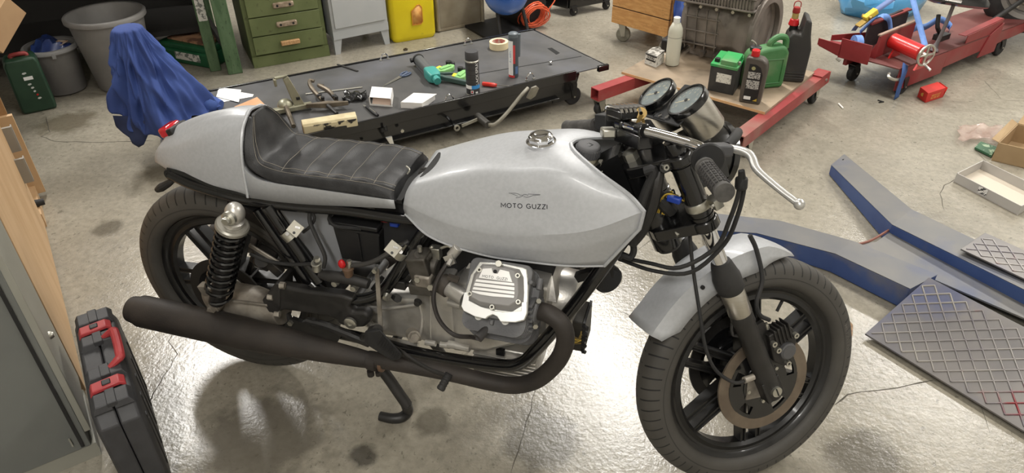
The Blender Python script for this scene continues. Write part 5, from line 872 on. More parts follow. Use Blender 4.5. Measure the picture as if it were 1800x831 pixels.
sub('warning_light', cyl(V((1.20, -.02, .955)), V((1.206, -.026, .935)), .0045, n=10), mat('green_lamp_lens', (30, 130, 90), .3), gb)
KEYC = V((1.135, .026, 1.0))
# headlight shell behind the gauges
hl = fr('headlight', lathe([(.0, -.085), (.026, -.082), (.048, -.068), (.062, -.038), (.069, 0), (.069, .02)], (1.272, 0, .872), (.98, 0, -.1), 36), black)
sub('headlight_rim', lathe([(.067, .018), (.074, .02), (.074, .034), (.068, .038)], (1.272, 0, .872), (.98, 0, -.1), 36, cap=False), black, hl); sub('headlight_lens', lathe([(0, .05), (.034, .045), (.069, .03)], (1.272, 0, .872), (.98, 0, -.1), 36), mat('clear_lens', (220, 225, 225), .1, 0, coat=.5), hl)
for s in (-1, 1): sub('headlight_ear', box((1.235, s*.075, .85), (.08, .004, .05), (1, 0, .3)), black, hl)
# turn-signal bracket on the right tube
tb = fr('lamp_bracket', [lathe([(.0265, 0), (.0275, .002), (.0275, .018), (.0265, .02)], fl(.526, -.0864), AXD, 24), box(fl(.536, -.118, .022), (.02, .034, .022), AXN, None, AXD)], zinc, bev=.001)
sub('bracket_screw', bolt(fl(.536, -.125, .010), -AXN, .005, .004), chrome, tb)
# front fender
def fender():
    rows = []
    for k in range(23):
        ang = 75+k*(150.5-75)/22; a = RAD(ang); d = V((cos(a), 0, sin(a)))
        t = max(0, min(1, (ang-76)/21)); q = max(0, min(1, (151.5-ang)/8)); rb = .350+(.296-.350)*t; rb = rb+(.338-rb)*(1-q)*.9
        w = .030+.022*min(1, t*1.3)+.003*(1-q); e = .006*(1-q)
        rs_ = max(rb, .345) if False else rb; dr = -.034*max(0, (92-ang)/17); half = [(-w-.010*t, rb), (-w-.006*t, rb+(.338-rb)*.6 if rb < .338 else rb), (-w, .350+e), (-w*.55, .3555+e), (0, .357+e)]
        row = [AXLE+d*(r+dr)+V((0, y, 0)) for y, r in half]+[AXLE+d*(r+dr)+V((0, -y, 0)) for y, r in half[-2::-1]]; rows.append(row)
    return loft(rows, cap=False, closed=False)
fd = fr('front_fender', fender(), silver, solid=.0025, sm=24)
for s in (-1, 1): sub('mount_hole', cyl(AXLE+V((cos(RAD(124))*.334, s*.0585, sin(RAD(124))*.334)), AXLE+V((cos(RAD(124))*.334, s*.063, sin(RAD(124))*.334)), .005, n=12), plast, fd)
for s in (-1, 1): sub('fender_stay', tube([AXLE+V((-.10, s*.064, .30)), fl(.19, s*.066, -.026), fl(.17, s*.075, -.02)], .004, 6, 3), satin, fd)
# calipers
for s in (-1, 1):
    c = AXLE + V((.022, s*.078, .112)); ex = AXN*.9+AXD*-.2; ex = V((.93, 0, .36)).normalized(); ez = V((-.36, 0, .93))
    cb = fr('brake_caliper', [hexa([c+ex*a+ez*b+V((0, s*.018, 0)) for a, b in ((-.035, -.03), (-.012, -.058), (.006, -.058), (.036, -.012), (.036, .03), (.014, .048), (-.03, .044))], [c+ex*a*.9+ez*b*.9+V((0, s*-.022, 0)) for a, b in ((-.035, -.03), (-.012, -.058), (.006, -.058), (.036, -.012), (.036, .03), (.014, .048), (-.03, .044))])], mat('dark_caliper', (46, 44, 42), .5, .3), bev=.003)
    for k in range(5): sub('caliper_fin', box(c+ex*(-.016+k*.010)+ez*.030+V((0, s*.006, 0)), (.0035, .034, .046), ex, None, ez), _mats['dark_caliper'], cb, bev=.001)
    sub('piston_cover', lathe([(.022, 0), (.021, .008), (.017, .010), (.017, .011), (0, .011)], c+ez*-.018+ex*.004+V((0, s*.018, 0)), (0, s, 0), 24), mat('grey_caliper_cap', (92, 92, 94), .45, .4), cb)
    for a, b in ((-.026, .022), (-.004, -.050), (-.02, .0), (.034, .012)): sub('caliper_bolt', lathe([(.003, .004), (.003, .010), (.007, .010), (.007, .0)], c+ex*a+ez*b+V((0, s*.018, 0)), (0, s, 0), 14, closed=True), zinc, cb)
    sub('caliper_bracket', hexa([fl(.05, s*.079, .02), fl(.17, s*.079, .02), fl(.17, s*.079, .05), fl(.05, s*.079, .05)], [fl(.05, s*.069, .02), fl(.17, s*.069, .02), fl(.17, s*.069, .05), fl(.05, s*.069, .05)]), satin, cb)
    sub('bleed_nipple', [cyl(c+ez*.05-ex*.018, c+ez*.062-ex*.018, .005), cyl(c+ez*.062-ex*.018, c+ez*.068-ex*.018, .003)], zinc, cb)
def fr_tube(nm, px, r, m, n=8, sm=5): return fr(nm, tube([SP(a, b, c) for a, b, c in px], r, n, sm), m)
fr_tube('brake_hose', [(1318, 413, -.055), (1330, 440, -.06), (1340, 490, -.075), (1330, 530, -.085), (1335, 553, -.085), (1352, 562, -.08)], .0055, rubber)
fr_tube('speedometer_cable', [(1212, 405, -.05), (1218, 470, -.065), (1230, 550, -.09), (1240, 610, -.098), (1258, 650, -.10), (1290, 672, -.10), (1312, 668, -.098)], .0042, rubber)
fr('cable_end', [cyl(SP(1308, 668, -.098), SP(1324, 662, -.095), .008, n=12), box(AXLE+V((-.02, -.062, -.01)), (.06, .02, .05))], alud)
fr_tube('throttle_cable', [(1305, 300, -.19), (1308, 330, -.17), (1296, 380, -.15), (1272, 430, -.13), (1215, 478, -.09), (1150, 476, -.03), (1088, 455, .05)], .0048, rubber)
fr_tube('front_brake_line', [(1302, 300, -.19), (1298, 340, -.17), (1283, 385, -.15), (1258, 435, -.13), (1195, 470, -.09), (1140, 462, -.03), (1080, 450, .05)], .0048, rubber)
fr('hose_clip', [box(SP(1303, 322, -.175), (.022, .022, .03))], plast, bev=.007)
# ---- tank
TR = [[(740, 302, 0), (790, 278, 0), (850, 263, 0), (910, 254, 0), (960, 248, 0), (1004, 252, 0)],
      [(726, 317, -.07), (790, 303, -.078), (855, 291, -.08), (920, 288, -.08), (985, 286, -.078), (1045, 297, -.072)],
      [(714, 337, -.097), (790, 335, -.112), (860, 328, -.115), (930, 322, -.115), (1012, 322, -.113), (1104, 341, -.106)],
      [(709, 358, -.108), (785, 391, -.142), (868, 410, -.155), (950, 413, -.157), (1040, 404, -.148), (1132, 371, -.120)],
      [(709, 367, -.1075), (783, 407, -.1415), (863, 430, -.154), (945, 438, -.156), (1030, 432, -.146), (1124, 402, -.119)],
      [(712, 376, -.104), (760, 418, -.136), (850, 448, -.147), (930, 460, -.147), (1000, 467, -.136), (1062, 467, -.109)]]
TP = [[YP(*q) for q in r] for r in TR]
full = [[V((p.x, -p.y, p.z)) for p in r] for r in TP[:0:-1]] + TP
cols = grid(full, 7, 5, sharp=(1, 2, 8, 9))
tk = bk('fuel_tank', sheet(cols), silver, solid=.003, soff=-1, sm=24)
edge = [c for c in cols[-1]]
half = len(edge)//2
sub('tank_rim', [tube(edge[half:], .0045, 6, 1), tube(edge[:half+1], .0045, 6, 1), tube([c[-1] for c in cols], .003, 6, 1), tube([c[0] for c in cols], .003, 6, 1)], silver, tk)
from mathutils.bvhtree import BVHTree
def bvh(g): return BVHTree.FromPolygons([tuple(v) for v in g[0]], g[1])
tb_ = bvh(sheet(cols))
def HIT(b, x, y): h = b.ray_cast(CAMP, RAY(x, y)); return h[0], (h[1] if h[1].dot(RAY(x, y)) < 0 else -h[1])
def wrap(g, b, n, lift=.0007, sgn=1):
    vs = []
    for v in g[0]:
        h = b.ray_cast(v+n*.05, -n, .2); vs.append((h[0] if h[0] else v)+n*lift)
    return vs, g[1]
def side_text(s, a, b_, height):
    p, n = HIT(tb_, *a); q, n2 = HIT(tb_, *b_); c = (p+q)/2; n = (n+n2).normalized(); ux = (q-p).normalized(); uy = n.cross(ux)
    return wrap(place(stroke_text(s), c, ux, uy, (q-p).length, height), tb_, n, .0009), n, ux, uy
g, nn, ux, uy = side_text('MOTO GUZZI', (880.5, 360), (962.5, 363), .0115); sub('tank_lettering', g, white_text, tk, sm=0)
pc, _ = HIT(tb_, 921, 344)
EAG = [(-.034, .0050), (-.020, .0052), (-.013, .0040), (-.008, .0012), (-.003, .0010), (.001, .0034), (.005, .0030), (.009, .0012), (.010, .0042), (.036, .0036), (.030, .0022), (.020, .0014), (.012, -.0018), (.004, -.0032), (-.001, -.0030), (.004, -.0004), (-.002, .0000), (-.009, -.0030), (-.018, -.0052), (-.014, -.0012), (-.022, .0022)]
def outline(P, w):
    vs, fs, n = [], [], len(P)
    for i, (x, y) in enumerate(P):
        a = V((*P[i-1], 0)); b = V((*P[(i+1) % n], 0)); t = (b-a).normalized(); m = V((-t.y, t.x, 0))*w; p = V((x, y, 0)); vs += [p+m, p-m]
    for i in range(n): j = (i+1) % n; fs.append((2*i, 2*i+1, 2*j+1, 2*j))
    return vs, fs
gE = outline(EAG, .00042); gE = ([pc+ux*v.x+uy*v.y for v in gE[0]], gE[1])
sub('eagle_emblem', wrap(gE, tb_, nn, .0009), white_text, tk, sm=0)
bk('tank_tunnel', [hexa([V((.62, -.06, .735)), V((.62, .06, .735)), V((1.0, .06, .735)), V((1.0, -.06, .735))], [V((.62, -.06, .80)), V((.62, .06, .80)), V((.97, .06, .86)), V((.97, -.06, .86))])], plast)
capc, capn = HIT(tb_, 951, 250); capn = (capn+V((0, 0, 2))).normalized()
fc = bk('filler_cap', [lathe([(.032, -.004), (.033, .004), (.029, .006)], capc, capn, 32)], chrome)
n8 = frame_of(capn)
oct8 = lambda r, h, n=12: [capc+capn*h+n8[0]*r*cos(2*pi*k/n)+n8[1]*r*sin(2*pi*k/n) for k in range(n)]
sub('cap_crown', [hexa(oct8(.0285, .004, 8), oct8(.0285, .014, 8)), lathe([(.0275, .014), (.024, .019), (.018, .0205), (.012, .0195), (0, .0185)], capc, capn, 32)], chrome, fc, bev=.001)
# front brake reservoir cap in the tank notch
rc = YP(1034, 263, 0.0); rn = V((.12, 0, 1)).normalized()
rsv = bk('brake_reservoir', [lathe([(.020, -.05), (.0235, -.045), (.0245, -.012), (.024, -.01)], rc, rn, 28)], mat('fluid_reservoir', (196, 190, 170), .35, 0, c2=(176, 168, 145), sc=20))
kn = [lathe([(.0, -.012), (.026, -.012), (.0262, .008), (.024, .012), (.0215, .0135), (.0, .0125)], rc, rn, 32)]
fu = frame_of(rn)
for k in range(28): a = 2*pi*k/28; d = fu[0]*cos(a)+fu[1]*sin(a); kn.append(box(rc+d*.0265-rn*.002, (.003, .003, .017), d, None, rn))
sub('reservoir_cap', kn, mat('dark_grey_cap', (88, 88, 90), .6), rsv)
sub('cap_mark', [tube([rc+rn*.0128+V(p) for p in ((-.008, -.006, 0), (.002, -.009, 0), (.008, .002, 0), (-.002, .006, 0))], .0009, 5, 1, closed=True)], mat('cap_relief', (92, 92, 94), .5), rsv)
sub('reservoir_fitting', [cyl(rc+V((.02, -.016, -.034)), rc+V((.04, -.026, -.036)), .007, n=10), cyl(rc+V((.03, -.021, -.03)), rc+V((.034, -.023, -.012)), .008, n=6), cyl(rc+V((.028, -.02, -.04)), rc+V((.028, -.02, -.075)), .004, n=8)], zinc, rsv)
bk('tank_notch_liner', [box(rc+V((.035, 0, -.07)), (.10, .085, .006), (1, 0, -.5)), box(rc+V((.06, 0, -.12)), (.10, .05, .10))], plast)
# ---- tail and seat
CR = [[(300, 226, 0), (325, 213, 0), (350, 203, 0), (380, 195, 0), (410, 191, 0), (441, 192, 0)],
      [(284, 250, -.040), (308, 241, -.040), (332, 229, -.036), (360, 214, -.031), (398, 204, -.030), (434, 203, -.030)],
      [(276, 262, -.050), (308, 260, -.060), (340, 250, -.066), (372, 241, -.069), (400, 235, -.067), (426, 230, -.062)],
      [(272, 275, -.050), (302, 288, -.068), (335, 292, -.080), (370, 291, -.088), (402, 286, -.091), (425, 278, -.091)],
      [(273, 285, -.045), (300, 301, -.065), (333, 315, -.080), (370, 329, -.092), (408, 340, -.100), (436, 347, -.107)]]
CP = [[YP(*q) for q in r] for r in CR]
cfull = [[V((p.x, -p.y, p.z)) for p in r] for r in CP[:0:-1]] + CP
ccols = grid(cfull, 6, 5, sharp=(3, 5))
tl = bk('tail_cowl', sheet(ccols), silver, solid=.003, sm=28)
lip = [c for c in ccols[-1]]; sub('cowl_lip', tube(lip, .0042, 6, 1), silver, tl)
sub('cowl_end', [([p for p in ccols[0]], [tuple(range(len(ccols[0])))])], silver, tl)
for s in (1, -1):
    up_ = [YP(a, b, c) for a, b, c in ((425, 278, -.091), (430, 296, -.097), (446, 312, -.103), (475, 321, -.105), (550, 332, -.107), (620, 342, -.107), (692, 352, -.106))]
    lo_ = [YP(a, b, c) for a, b, c in ((434, 346.5, -.106), (441, 348, -.107), (455, 350, -.108), (490, 355, -.108), (550, 360, -.108), (620, 363, -.108), (695, 367, -.107))]
    inn = [V((p.x, p.y+.016, p.z-.002)) for p in up_]
    g = loft([cr(inn, 4), cr(up_, 4), cr(lo_, 4)], cap=False, closed=False); g = g if s > 0 else xf(g, MIR)
    sub('cowl_skirt', g, silver, tl, solid=.002, sm=30)
tlp = YP(300, 228, 0)
sub('tail_light', [box(tlp+V((.0, 0, .002)), (.034, .056, .028), (1, 0, .35))], red_lens, tl, bev=.008, seg=3); sub('tail_light_base', box(tlp+V((.022, 0, .004)), (.022, .060, .026), (1, 0, .35)), plast, tl, bev=.004)
# seat: rows run from the top of the backrest to the nose
def Sx(px, py, y): return YP(px, py, y)
ctr = [Sx(a, b, .0) for a, b in ((456, 194), (465, 211), (476, 236), (489, 261), (522, 270), (560, 276), (599, 282), (638, 288), (679, 296), (714, 308))]
e1 = [Sx(a, b, c) for a, b, c in ((447, 206, -.030), (447, 236, -.056), (450, 264, -.073), (460, 287, -.083), (495, 300, -.088), (535, 306, -.090), (575, 311, -.091), (616, 316, -.091), (657, 322, -.091), (694, 333, -.088))]
e2 = [Sx(a, b, c) for a, b, c in ((441, 205, -.032), (439, 236, -.060), (441, 266, -.080), (450, 292, -.091), (488, 307, -.098), (532, 313, -.100), (574, 318, -.100), (616, 324, -.100), (656, 331, -.100), (692, 343, -.098))]
e3 = [Sx(a, b, c) for a, b, c in ((436, 205, -.032), (430, 234, -.062), (429, 264, -.084), (437, 294, -.096), (480, 320, -.103), (530, 328, -.105), (572, 334, -.106), (615, 340, -.106), (655, 346, -.106), (693, 353, -.105))]
mid = []
for a, b in zip(ctr, e1):
    m = a.lerp(b, .55); m.z += .004 if len(mid) > 2 else .0; m.x -= .004 if len(mid) <= 2 else 0; mid.append(m)
sfull = [[V((p.x, -p.y, p.z)) for p in r] for r in (e3, e2, e1, mid)] + [ctr, mid, e1, e2, e3]
scols = grid(sfull, 5, 4, sharp=(2, 6))
# sink the stitched ribs
ribs = [3, 4, 5, 6, 7, 8]
for i, c in enumerate(scols):
    t = i/5.0
    for j in range(len(c)):
        if 8 <= j <= len(c)-9:
            d = min(abs(t-k) for k in ribs); c[j] = c[j] + V((0, 0, .0035*min(1, d/.4)))
st = bk('seat', sheet(scols), leather, solid=.006, sm=60)
nj = len(scols[0])
for k in ribs[1:]: sub('stitched_rib', tube([scols[k*5][j]+V((0, 0, .0004)) for j in range(8, nj-8)], .00045, 4, 1), thread, st)
for j in (7, 9, nj-8, nj-10): sub('stitched_seam', tube([scols[i][j]+V((0, 0, .0007)) for i in range(len(scols))], .00045, 4, 1), thread, st)
sub('seat_nose', [loft([scols[-1], [V((p.x+.004, p.y*.97, .752)) for p in scols[-1]]], cap=False, closed=False)], leather, st, sm=60)
sub('seat_tab', tube([YP(714, 292, -.05), YP(720, 298, -.055), YP(716, 306, -.06)], .002, 6, 4), zinc, st)
bk('seat_pan', [hexa([V((.17, -.095, .735)), V((.17, .095, .735)), V((.585, .095, .742)), V((.585, -.095, .742))], [V((.17, -.095, .752)), V((.17, .095, .752)), V((.585, .095, .752)), V((.585, -.095, .752))])], plast)
# ---- frame
def both(px, r, n=12, sm=5): 
    g = tube([YP(*q) for q in px], r, n, sm); return [g, xf(g, MIR)]
for s in (0, 1):
    bk('frame_rail', both([(300, 307, -.072), (345, 327, -.084), (430, 350, -.098), (520, 363, -.102), (610, 370, -.103), (720, 386, -.10), (800, 392, -.08)], .0135)[s], black)
    bk('rear_strap', (lambda g: g if not s else xf(g, MIR))(flat_tube([YP(296, 303, -.070), YP(335, 313, -.078), YP(380, 333, -.092), YP(440, 346, -.104)], [.015, .014, .012, .008], [.004]*4)), black)
    bk('seat_stay', both([(470, 362, -.112), (510, 420, -.114), (562, 494, -.116)], .0155)[s], black)
    bk('inner_stay', both([(452, 368, -.088), (490, 422, -.09), (545, 500, -.095)], .013)[s], black)
    bk('lower_frame_tube', both([(548, 497, -.112), (575, 518, -.118), (630, 526, -.122), (668, 516, -.122), (692, 488, -.12), (722, 442, -.112), (770, 372, -.10)], .0155)[s], black)
    bk('cradle_tube', both([(600, 586, -.10), (660, 600, -.118), (715, 616, -.128), (800, 632, -.130), (880, 642, -.130), (915, 638, -.130), (945, 612, -.126), (1000, 548, -.110), (1060, 470, -.085), (1100, 415, -.06)], .0165, 12, 6)[s], black)
bk('steering_head', [cyl(fl(.44, 0, -OFF), fl(.655, 0, -OFF), .033, n=28), hexa([V((1.06, -.03, .78)), V((1.06, .03, .78)), V((1.13, .03, .74)), V((1.13, -.03, .74))], [V((.98, -.03, .84)), V((.98, .03, .84)), V((1.06, .03, .90)), V((1.06, -.03, .90))])], black)
bk('backbone', tube([V((.6, 0, .755)), V((.85, 0, .79)), V((1.06, 0, .81))], .03, 14, 3), black)
bk('cross_tube', [cyl((.075, -.075, .745), (.075, .075, .745), .012), cyl((.27, -.1, .71), (.27, .1, .71), .012)], black)
hk = bk('rear_hook', [tube([YP(276, 334, -.082), YP(284, 329, -.080), YP(297, 322, -.077), YP(306, 315, -.074)], [.0075, .0115, .009, .006], 10, 4)], satin); sub('eye_plate', [lathe([(.008, -.002), (.015, -.002), (.015, .002), (.008, .002)], YP(298, 307, -.074), (0, 1, 0), 20, closed=True)], black, hk)
# inner grey mudguard, rear hugger, battery
gp = mat('grey_primer_plastic', (150, 152, 156), .5, .2)
bk('side_plate', prism([YP(a, b, -.062) for a, b in ((486, 362), (590, 372), (596, 430), (604, 476), (574, 486), (548, 448), (515, 405))], (0, .006, 0)), gp, bev=.004)
def hug():
    rows = []
    for k in range(13):
        a = RAD(8+k*5.6); d = V((cos(a), 0, sin(a))); c = V((0, 0, RR+LIFT)); rows.append([c+d*r+V((0, y, 0)) for y, r in ((-.066, .30), (-.064, .335), (-.04, .348), (0, .352), (.04, .348), (.064, .335), (.066, .30))])
    return loft(rows, cap=False, closed=False)
bk('rear_mudguard', hug(), plast, solid=.003)
B0 = YP(583, 392, -.10); B1 = YP(668, 466, -.10)
bt = bk('battery', [hexa([V((B0.x+.01, y, B1.z)) if i in (0, 3) else V((B1.x, y, B1.z)) for i, y in enumerate((-.10, -.10, .03, .03))], [V((B0.x, -.10, B0.z-.004)), V((B1.x+.008, -.10, B0.z-.012)), V((B1.x+.008, .03, B0.z-.012)), V((B0.x, .03, B0.z-.004))])], mat('battery_case', (22, 22, 23), .55), bev=.003)
sub('battery_lid', box(((B0.x+B1.x)/2, -.035, B0.z+.001), (B1.x-B0.x+.016, .138, .012)), plast, bt, bev=.003); sub('case_rib', [box((B0.x+.068, -.102, (B0.z+B1.z)/2-.006), (.004, .006, B0.z-B1.z-.02)), box((B0.x+.075, -.101, B0.z-.012), (.10, .005, .006))], plast, bt)
sub('terminal', [box(YP(640, 400, -.08)+V((0, 0, .004)), (.012, .014, .018)), bolt(YP(640, 399, -.092), (0, -1, .3), .006, .005)], zinc, bt, bev=.001)
sub('terminal_lead', tube([YP(582, 375, -.07), YP(579, 386, -.10), YP(590, 397, -.112), (YP(615, 400, -.112)), YP(634, 402, -.10)], .005, 8, 5), rubber, bt)
bk('electrics_tray', [hexa([V((.50, -.07, .56)), V((.50, .07, .56)), V((.60, .07, .56)), V((.60, -.07, .56))], [V((.50, -.07, .715)), V((.50, .07, .715)), V((.63, .07, .735)), V((.63, -.07, .735))])], mat('dull_black_plastic', (36, 36, 38), .6), bev=.004)
bk('loom_plug', box(YP(694, 393, -.085), (.022, .016, .012)), bwire, bev=.003)
for q in (0, 3, 6): bk('red_wire', tube([YP(660, 382+q*.5, -.09), YP(680, 384+q, -.092), YP(700, 389-q*.6, -.088)], .0015, 5, 4), rwire)
for a in (((705, 443), (691, 437)), ((508, 412), (519, 402))):
    (cx, cy), (qx, qy) = a; p = YP(cx, cy, -.118); d = V((.62, 0, .78)) if cx > 600 else V((-.62, 0, .78))
    cb = bk('tube_clamp', lathe([(.0165, -.012), (.0185, -.012), (.0185, .012), (.0165, .012)], p, d, 20, closed=True), zinc)
    q = YP(qx, qy, -.15); n = V((.35, -.72, .6)).normalized(); u0 = V((.78, 0, -.62)); u0 = (u0-n*u0.dot(n)).normalized()
    sub('clamp_plate', [box(q, (.031, .031, .003), u0, None, n)], mat('dull_zinc_plate', (158, 154, 142), .5, .4), cb, bev=.0008); sub('plate_hole', cyl(q+u0*.004-n.cross(u0)*.009+n*.001, q+u0*.004-n.cross(u0)*.009+n*.0019, .0035, n=10), plast, cb); sub('clamp_screw', [box(q+u0*.003+n.cross(u0)*.006+n*.003, (.012, .005, .003), u0+n.cross(u0)*.4, None, n), bolt(p+n*.02, n, .005, .006)], chrome, cb)
# rear brake master cylinder, hoses, lever work
mc = bk('rear_master_cylinder', tube([YP(562, 482, -.135), YP(580, 485, -.135), YP(615, 490, -.135), YP(648, 499, -.135)], [.010, .0145, .0145, .013], 14, 3), satin)
sub('banjo_union', [cyl(YP(557, 474, -.135), YP(557, 462, -.135), .012, n=16), lathe([(.009, 0), (.0135, 0), (.0135, .006), (.009, .006)], YP(557, 464, -.135), (0, -.3, 1), 20, closed=True), bolt(YP(557, 456, -.135), (0, 0, 1), .008, .006)], zinc, mc); sub('banjo_hose', tube([YP(569, 470, -.14), YP(571, 450, -.138), YP(556, 416, -.125), YP(545, 390, -.11), YP(545, 370, -.10)], .0052, 8, 5), rubber, mc)
sub('inlet_cup', [lathe([(.011, -.018), (.0125, 0), (.0145, .001), (.0145, .006), (.012, .007)], YP(612, 474, -.135), (0, 0, 1), 20)], mat('brown_rubber', (96, 74, 56), .6), mc); sub('red_cap', ball(YP(601, 464, -.135), (.010, .008, .013)), rwire, mc); sub('inlet_tap', [cyl(YP(614, 472, -.135), YP(614, 460, -.135), .005, n=8), bolt(YP(614, 461, -.135), (0, 0, 1), .006, .006)], zinc, mc)
bk('fuel_hose', tube([YP(618, 466, -.13), YP(640, 464, -.13), YP(662, 457, -.128), YP(690, 440, -.115), (YP(718, 424, -.09))], .0062, 10, 5), mat('grey_hose', (58, 56, 54), .6))
bk('bleed_hose', tube([YP(440, 446, -.12), YP(470, 458, -.125), YP(505, 464, -.128), YP(540, 464, -.132), YP(556, 462, -.134)], .0048, 8, 5), rubber)
bk('vent_hose', tube([YP(533, 408, -.10), YP(545, 398, -.10), YP(553, 384, -.10), YP(548, 372, -.098)], .004, 8, 4), rubber)
for q in ((590, 496), (623, 504), (735, 530), (680, 520)): bk('frame_bolt', [lathe([(.0, .011), (.0075, .010), (.009, .004), (.0105, .0)], YP(*q, -.137), (0, -1, 0), 16)], zinc if q[0] < 700 else satin)
rod = bk('brake_rod', [box((YP(661, 472, -.16)+YP(672, 598, -.19))/2, (.011, .003, (YP(661, 472, -.16)-YP(672, 598, -.19)).length), (1, 0, 0), None, YP(661, 472, -.16)-YP(672, 598, -.19))], alud)
[sub('clevis_bolt', bolt(p_, (0, -1, 0), .0065, .008), zinc, rod) for p_ in (YP(660, 474, -.162), YP(675, 597, -.192))]
bp = bk('brake_pedal', flat_tube([YP(672, 598, -.19), YP(700, 614, -.205), YP(745, 644, -.22), YP(783, 660, -.23)], [.010, .007, .006, .007], [.004]*4), satin)
sub('pedal_rubber', lathe([(.008, 0), (.0105, .002)]+[(.0105 if k % 2 else .0092, .005+k*.0035) for k in range(10)]+[(.0105, .042), (.008, .045)], YP(790, 656, -.225), YP(777, 679, -.25)-YP(790, 656, -.225), 14), rubber, bp)
pg = bk('footpeg', [hexa([YP(a, b, -.245) for a, b in ((645, 583), (668, 578), (708, 622), (704, 632), (690, 634), (645, 606))], [YP(a, b, -.215)+V((0, 0, 0)) for a, b in ((641, 580), (662, 575), (702, 617), (698, 627), (682, 630), (640, 602))])], rubber, bev=.005)
for k in range(9): sub('peg_ridge', tube([YP(672+k*3.6, 590+k*4.0, -.247), YP(664+k*3.9, 606+k*3.1, -.247)], .0013, 5, 1), rubber, pg)
sub('peg_bracket', [cyl(YP(640, 592, -.12), YP(652, 596, -.215), .012, n=14), cyl(YP(655, 582, -.19), YP(664, 580, -.21), .014, n=14)], satin, pg)
lp = bk('left_footpeg', [box((.50, .23, .33), (.035, .09, .026)), cyl((.50, .11, .33), (.50, .2, .33), .010)], rubber, bev=.005)
hg = bk('muffler_hanger', [prism([YP(a, b, -.125) for a, b in ((490, 583), (512, 560), (530, 567), (548, 562), (600, 590), (590, 606), (560, 604))], (0, .012, 0)), tube([YP(540, 564, -.12), YP(580, 575, -.12), YP(650, 603, -.122)], .012, 10, 4), tube([YP(480, 540, -.125), YP(493, 582, -.13)], .009, 8, 1), tube([YP(505, 550, -.10), YP(512, 572, -.11)], .009, 8, 1)], satin)
sub('hanger_bolt', bolt(YP(511, 567, -.127), (0, -1, 0), .008, .006), zinc, hg)
# ---- drive, swingarm, shocks
RA = V((0, 0, RR+LIFT))
fdv = bk('final_drive', [lathe([(.03, -.052), (.066, -.056), (.072, -.08), (.070, -.105), (.05, -.118), (.025, -.122), (0, -.123)], RA+V((.01, 0, 0)), (0, 1, 0), 32), tube([RA+V((.03, -.09, -.005)), RA+V((.10, -.10, .008)), RA+V((.155, -.11, .018)), RA+V((.205, -.112, .025))], [.062, .055, .046, .043], 20, 4), hexa([RA+V((-.035, -.125, .03)), RA+V((.03, -.125, .05)), RA+V((.03, -.10, .05)), RA+V((-.035, -.10, .03))], [RA+V((-.03, -.14, .075)), RA+V((-.005, -.14, .08)), RA+V((-.005, -.115, .08)), RA+V((-.03, -.115, .075))])], alud, bev=.002)
for k in range(3): sub('housing_rib', box(RA+V((.13, -.148+.006*k, .06-.05*k)), (.12, .008, .008), (1, 0, .08)), alud, fdv, bev=.002)
sw = bk('swingarm', [prism([YP(a, b, -.145) for a, b in ((477, 524), (490, 502), (503, 505), (540, 512), (600, 519), (622, 527), (613, 540), (618, 549), (640, 549), (649, 556), (650, 566), (640, 576), (622, 577), (604, 570), (575, 556), (500, 546), (482, 552), (475, 540))], (0, .03, 0))], satin, bev=.008, seg=3)
sub('drive_flange', [prism([YP(a, b, -.15) for a, b in ((460, 528), (484, 497), (492, 500), (492, 540), (486, 556), (476, 556))], (0, .07, 0))], satin, sw, bev=.004)
for q in ((471, 521), (492, 501), (483, 551)): sub('flange_nut', [cyl(YP(*q, -.150), YP(q[0]+9, q[1]+1, -.148), .0095, n=6)], alud, sw)
sub('pivot_bolt', [lathe([(.017, 0), (.017, .007), (.013, .009), (.006, .009), (.005, .006), (0, .006)], YP(617, 566, -.150), (0, -1, 0), 22), ], zinc, sw); sub('left_arm', [tube([V((.40, .10, .36)), V((.2, .11, .345)), V((0, .10, .333))], .024, 12, 3), cyl((.395, -.13, .375), (.395, .13, .375), .016)], satin, sw)
for s in (-1, 1):
    t0 = YP(413, 374, -.165); b0 = YP(379, 538, -.165)
    if s > 0: t0 = V((t0.x, -t0.y, t0.z)); b0 = V((b0.x, -b0.y, b0.z))
    ax = (t0-b0).normalized(); Ls = (t0-b0).length; sh = bk('shock_absorber', [cyl(b0+ax*.02, b0+ax*Ls*.6, .021, n=20), cyl(b0+ax*Ls*.55, t0-ax*.02, .008, n=14)], satin)
    n = 11; h0 = .045; h1 = Ls-.045; u_, w_, _d = frame_of(ax); P = []
    for k in range(n*14+1):
        a = 2*pi*k/14; hh = h0+(h1-h0)*((k/(n*14))**.85); P.append(b0+ax*hh+(u_*cos(a)+w_*sin(a))*.0335)
    sub('spring', tube(P, .0048, 6, 1), black, sh)
    sub('top_collar', lathe([(.02, -.05), (.040, -.048), (.040, -.040), (.036, -.036), (.02, -.034)], t0, ax, 28), mat('shock_collar_grey', (158, 155, 146), .4, .6), sh); sub('top_eye', [ball(t0+ax*.0, (.024, .024, .028), 18, 12), lathe([(.026, -.034), (.026, -.022), (.018, -.018)], t0, ax, 20)], alu, sh)
    sub('top_nut', [lathe([(.018, 0), (.018, .008), (.013, .012), (.010, .012), (.010, .018), (0, .018)], t0+V((0, s*.02, 0)), (0, s, 0), 20), bolt(t0+V((0, s*.034, 0)), (0, s, 0), .010, .008)], zinc, sh)
    sub('bottom_eye', [cyl(b0-V((0, .014, 0)), b0+V((0, .014, 0)), .017, n=18), box(b0+ax*.022, (.024, .022, .035), (1, 0, 0), None, ax), bolt(b0+V((0, s*.014, 0)), (0, s, 0), .012, .010), bolt(b0+V((.012, s*.012, -.024)), (0, s, 0), .010, .008)], alud, sh)
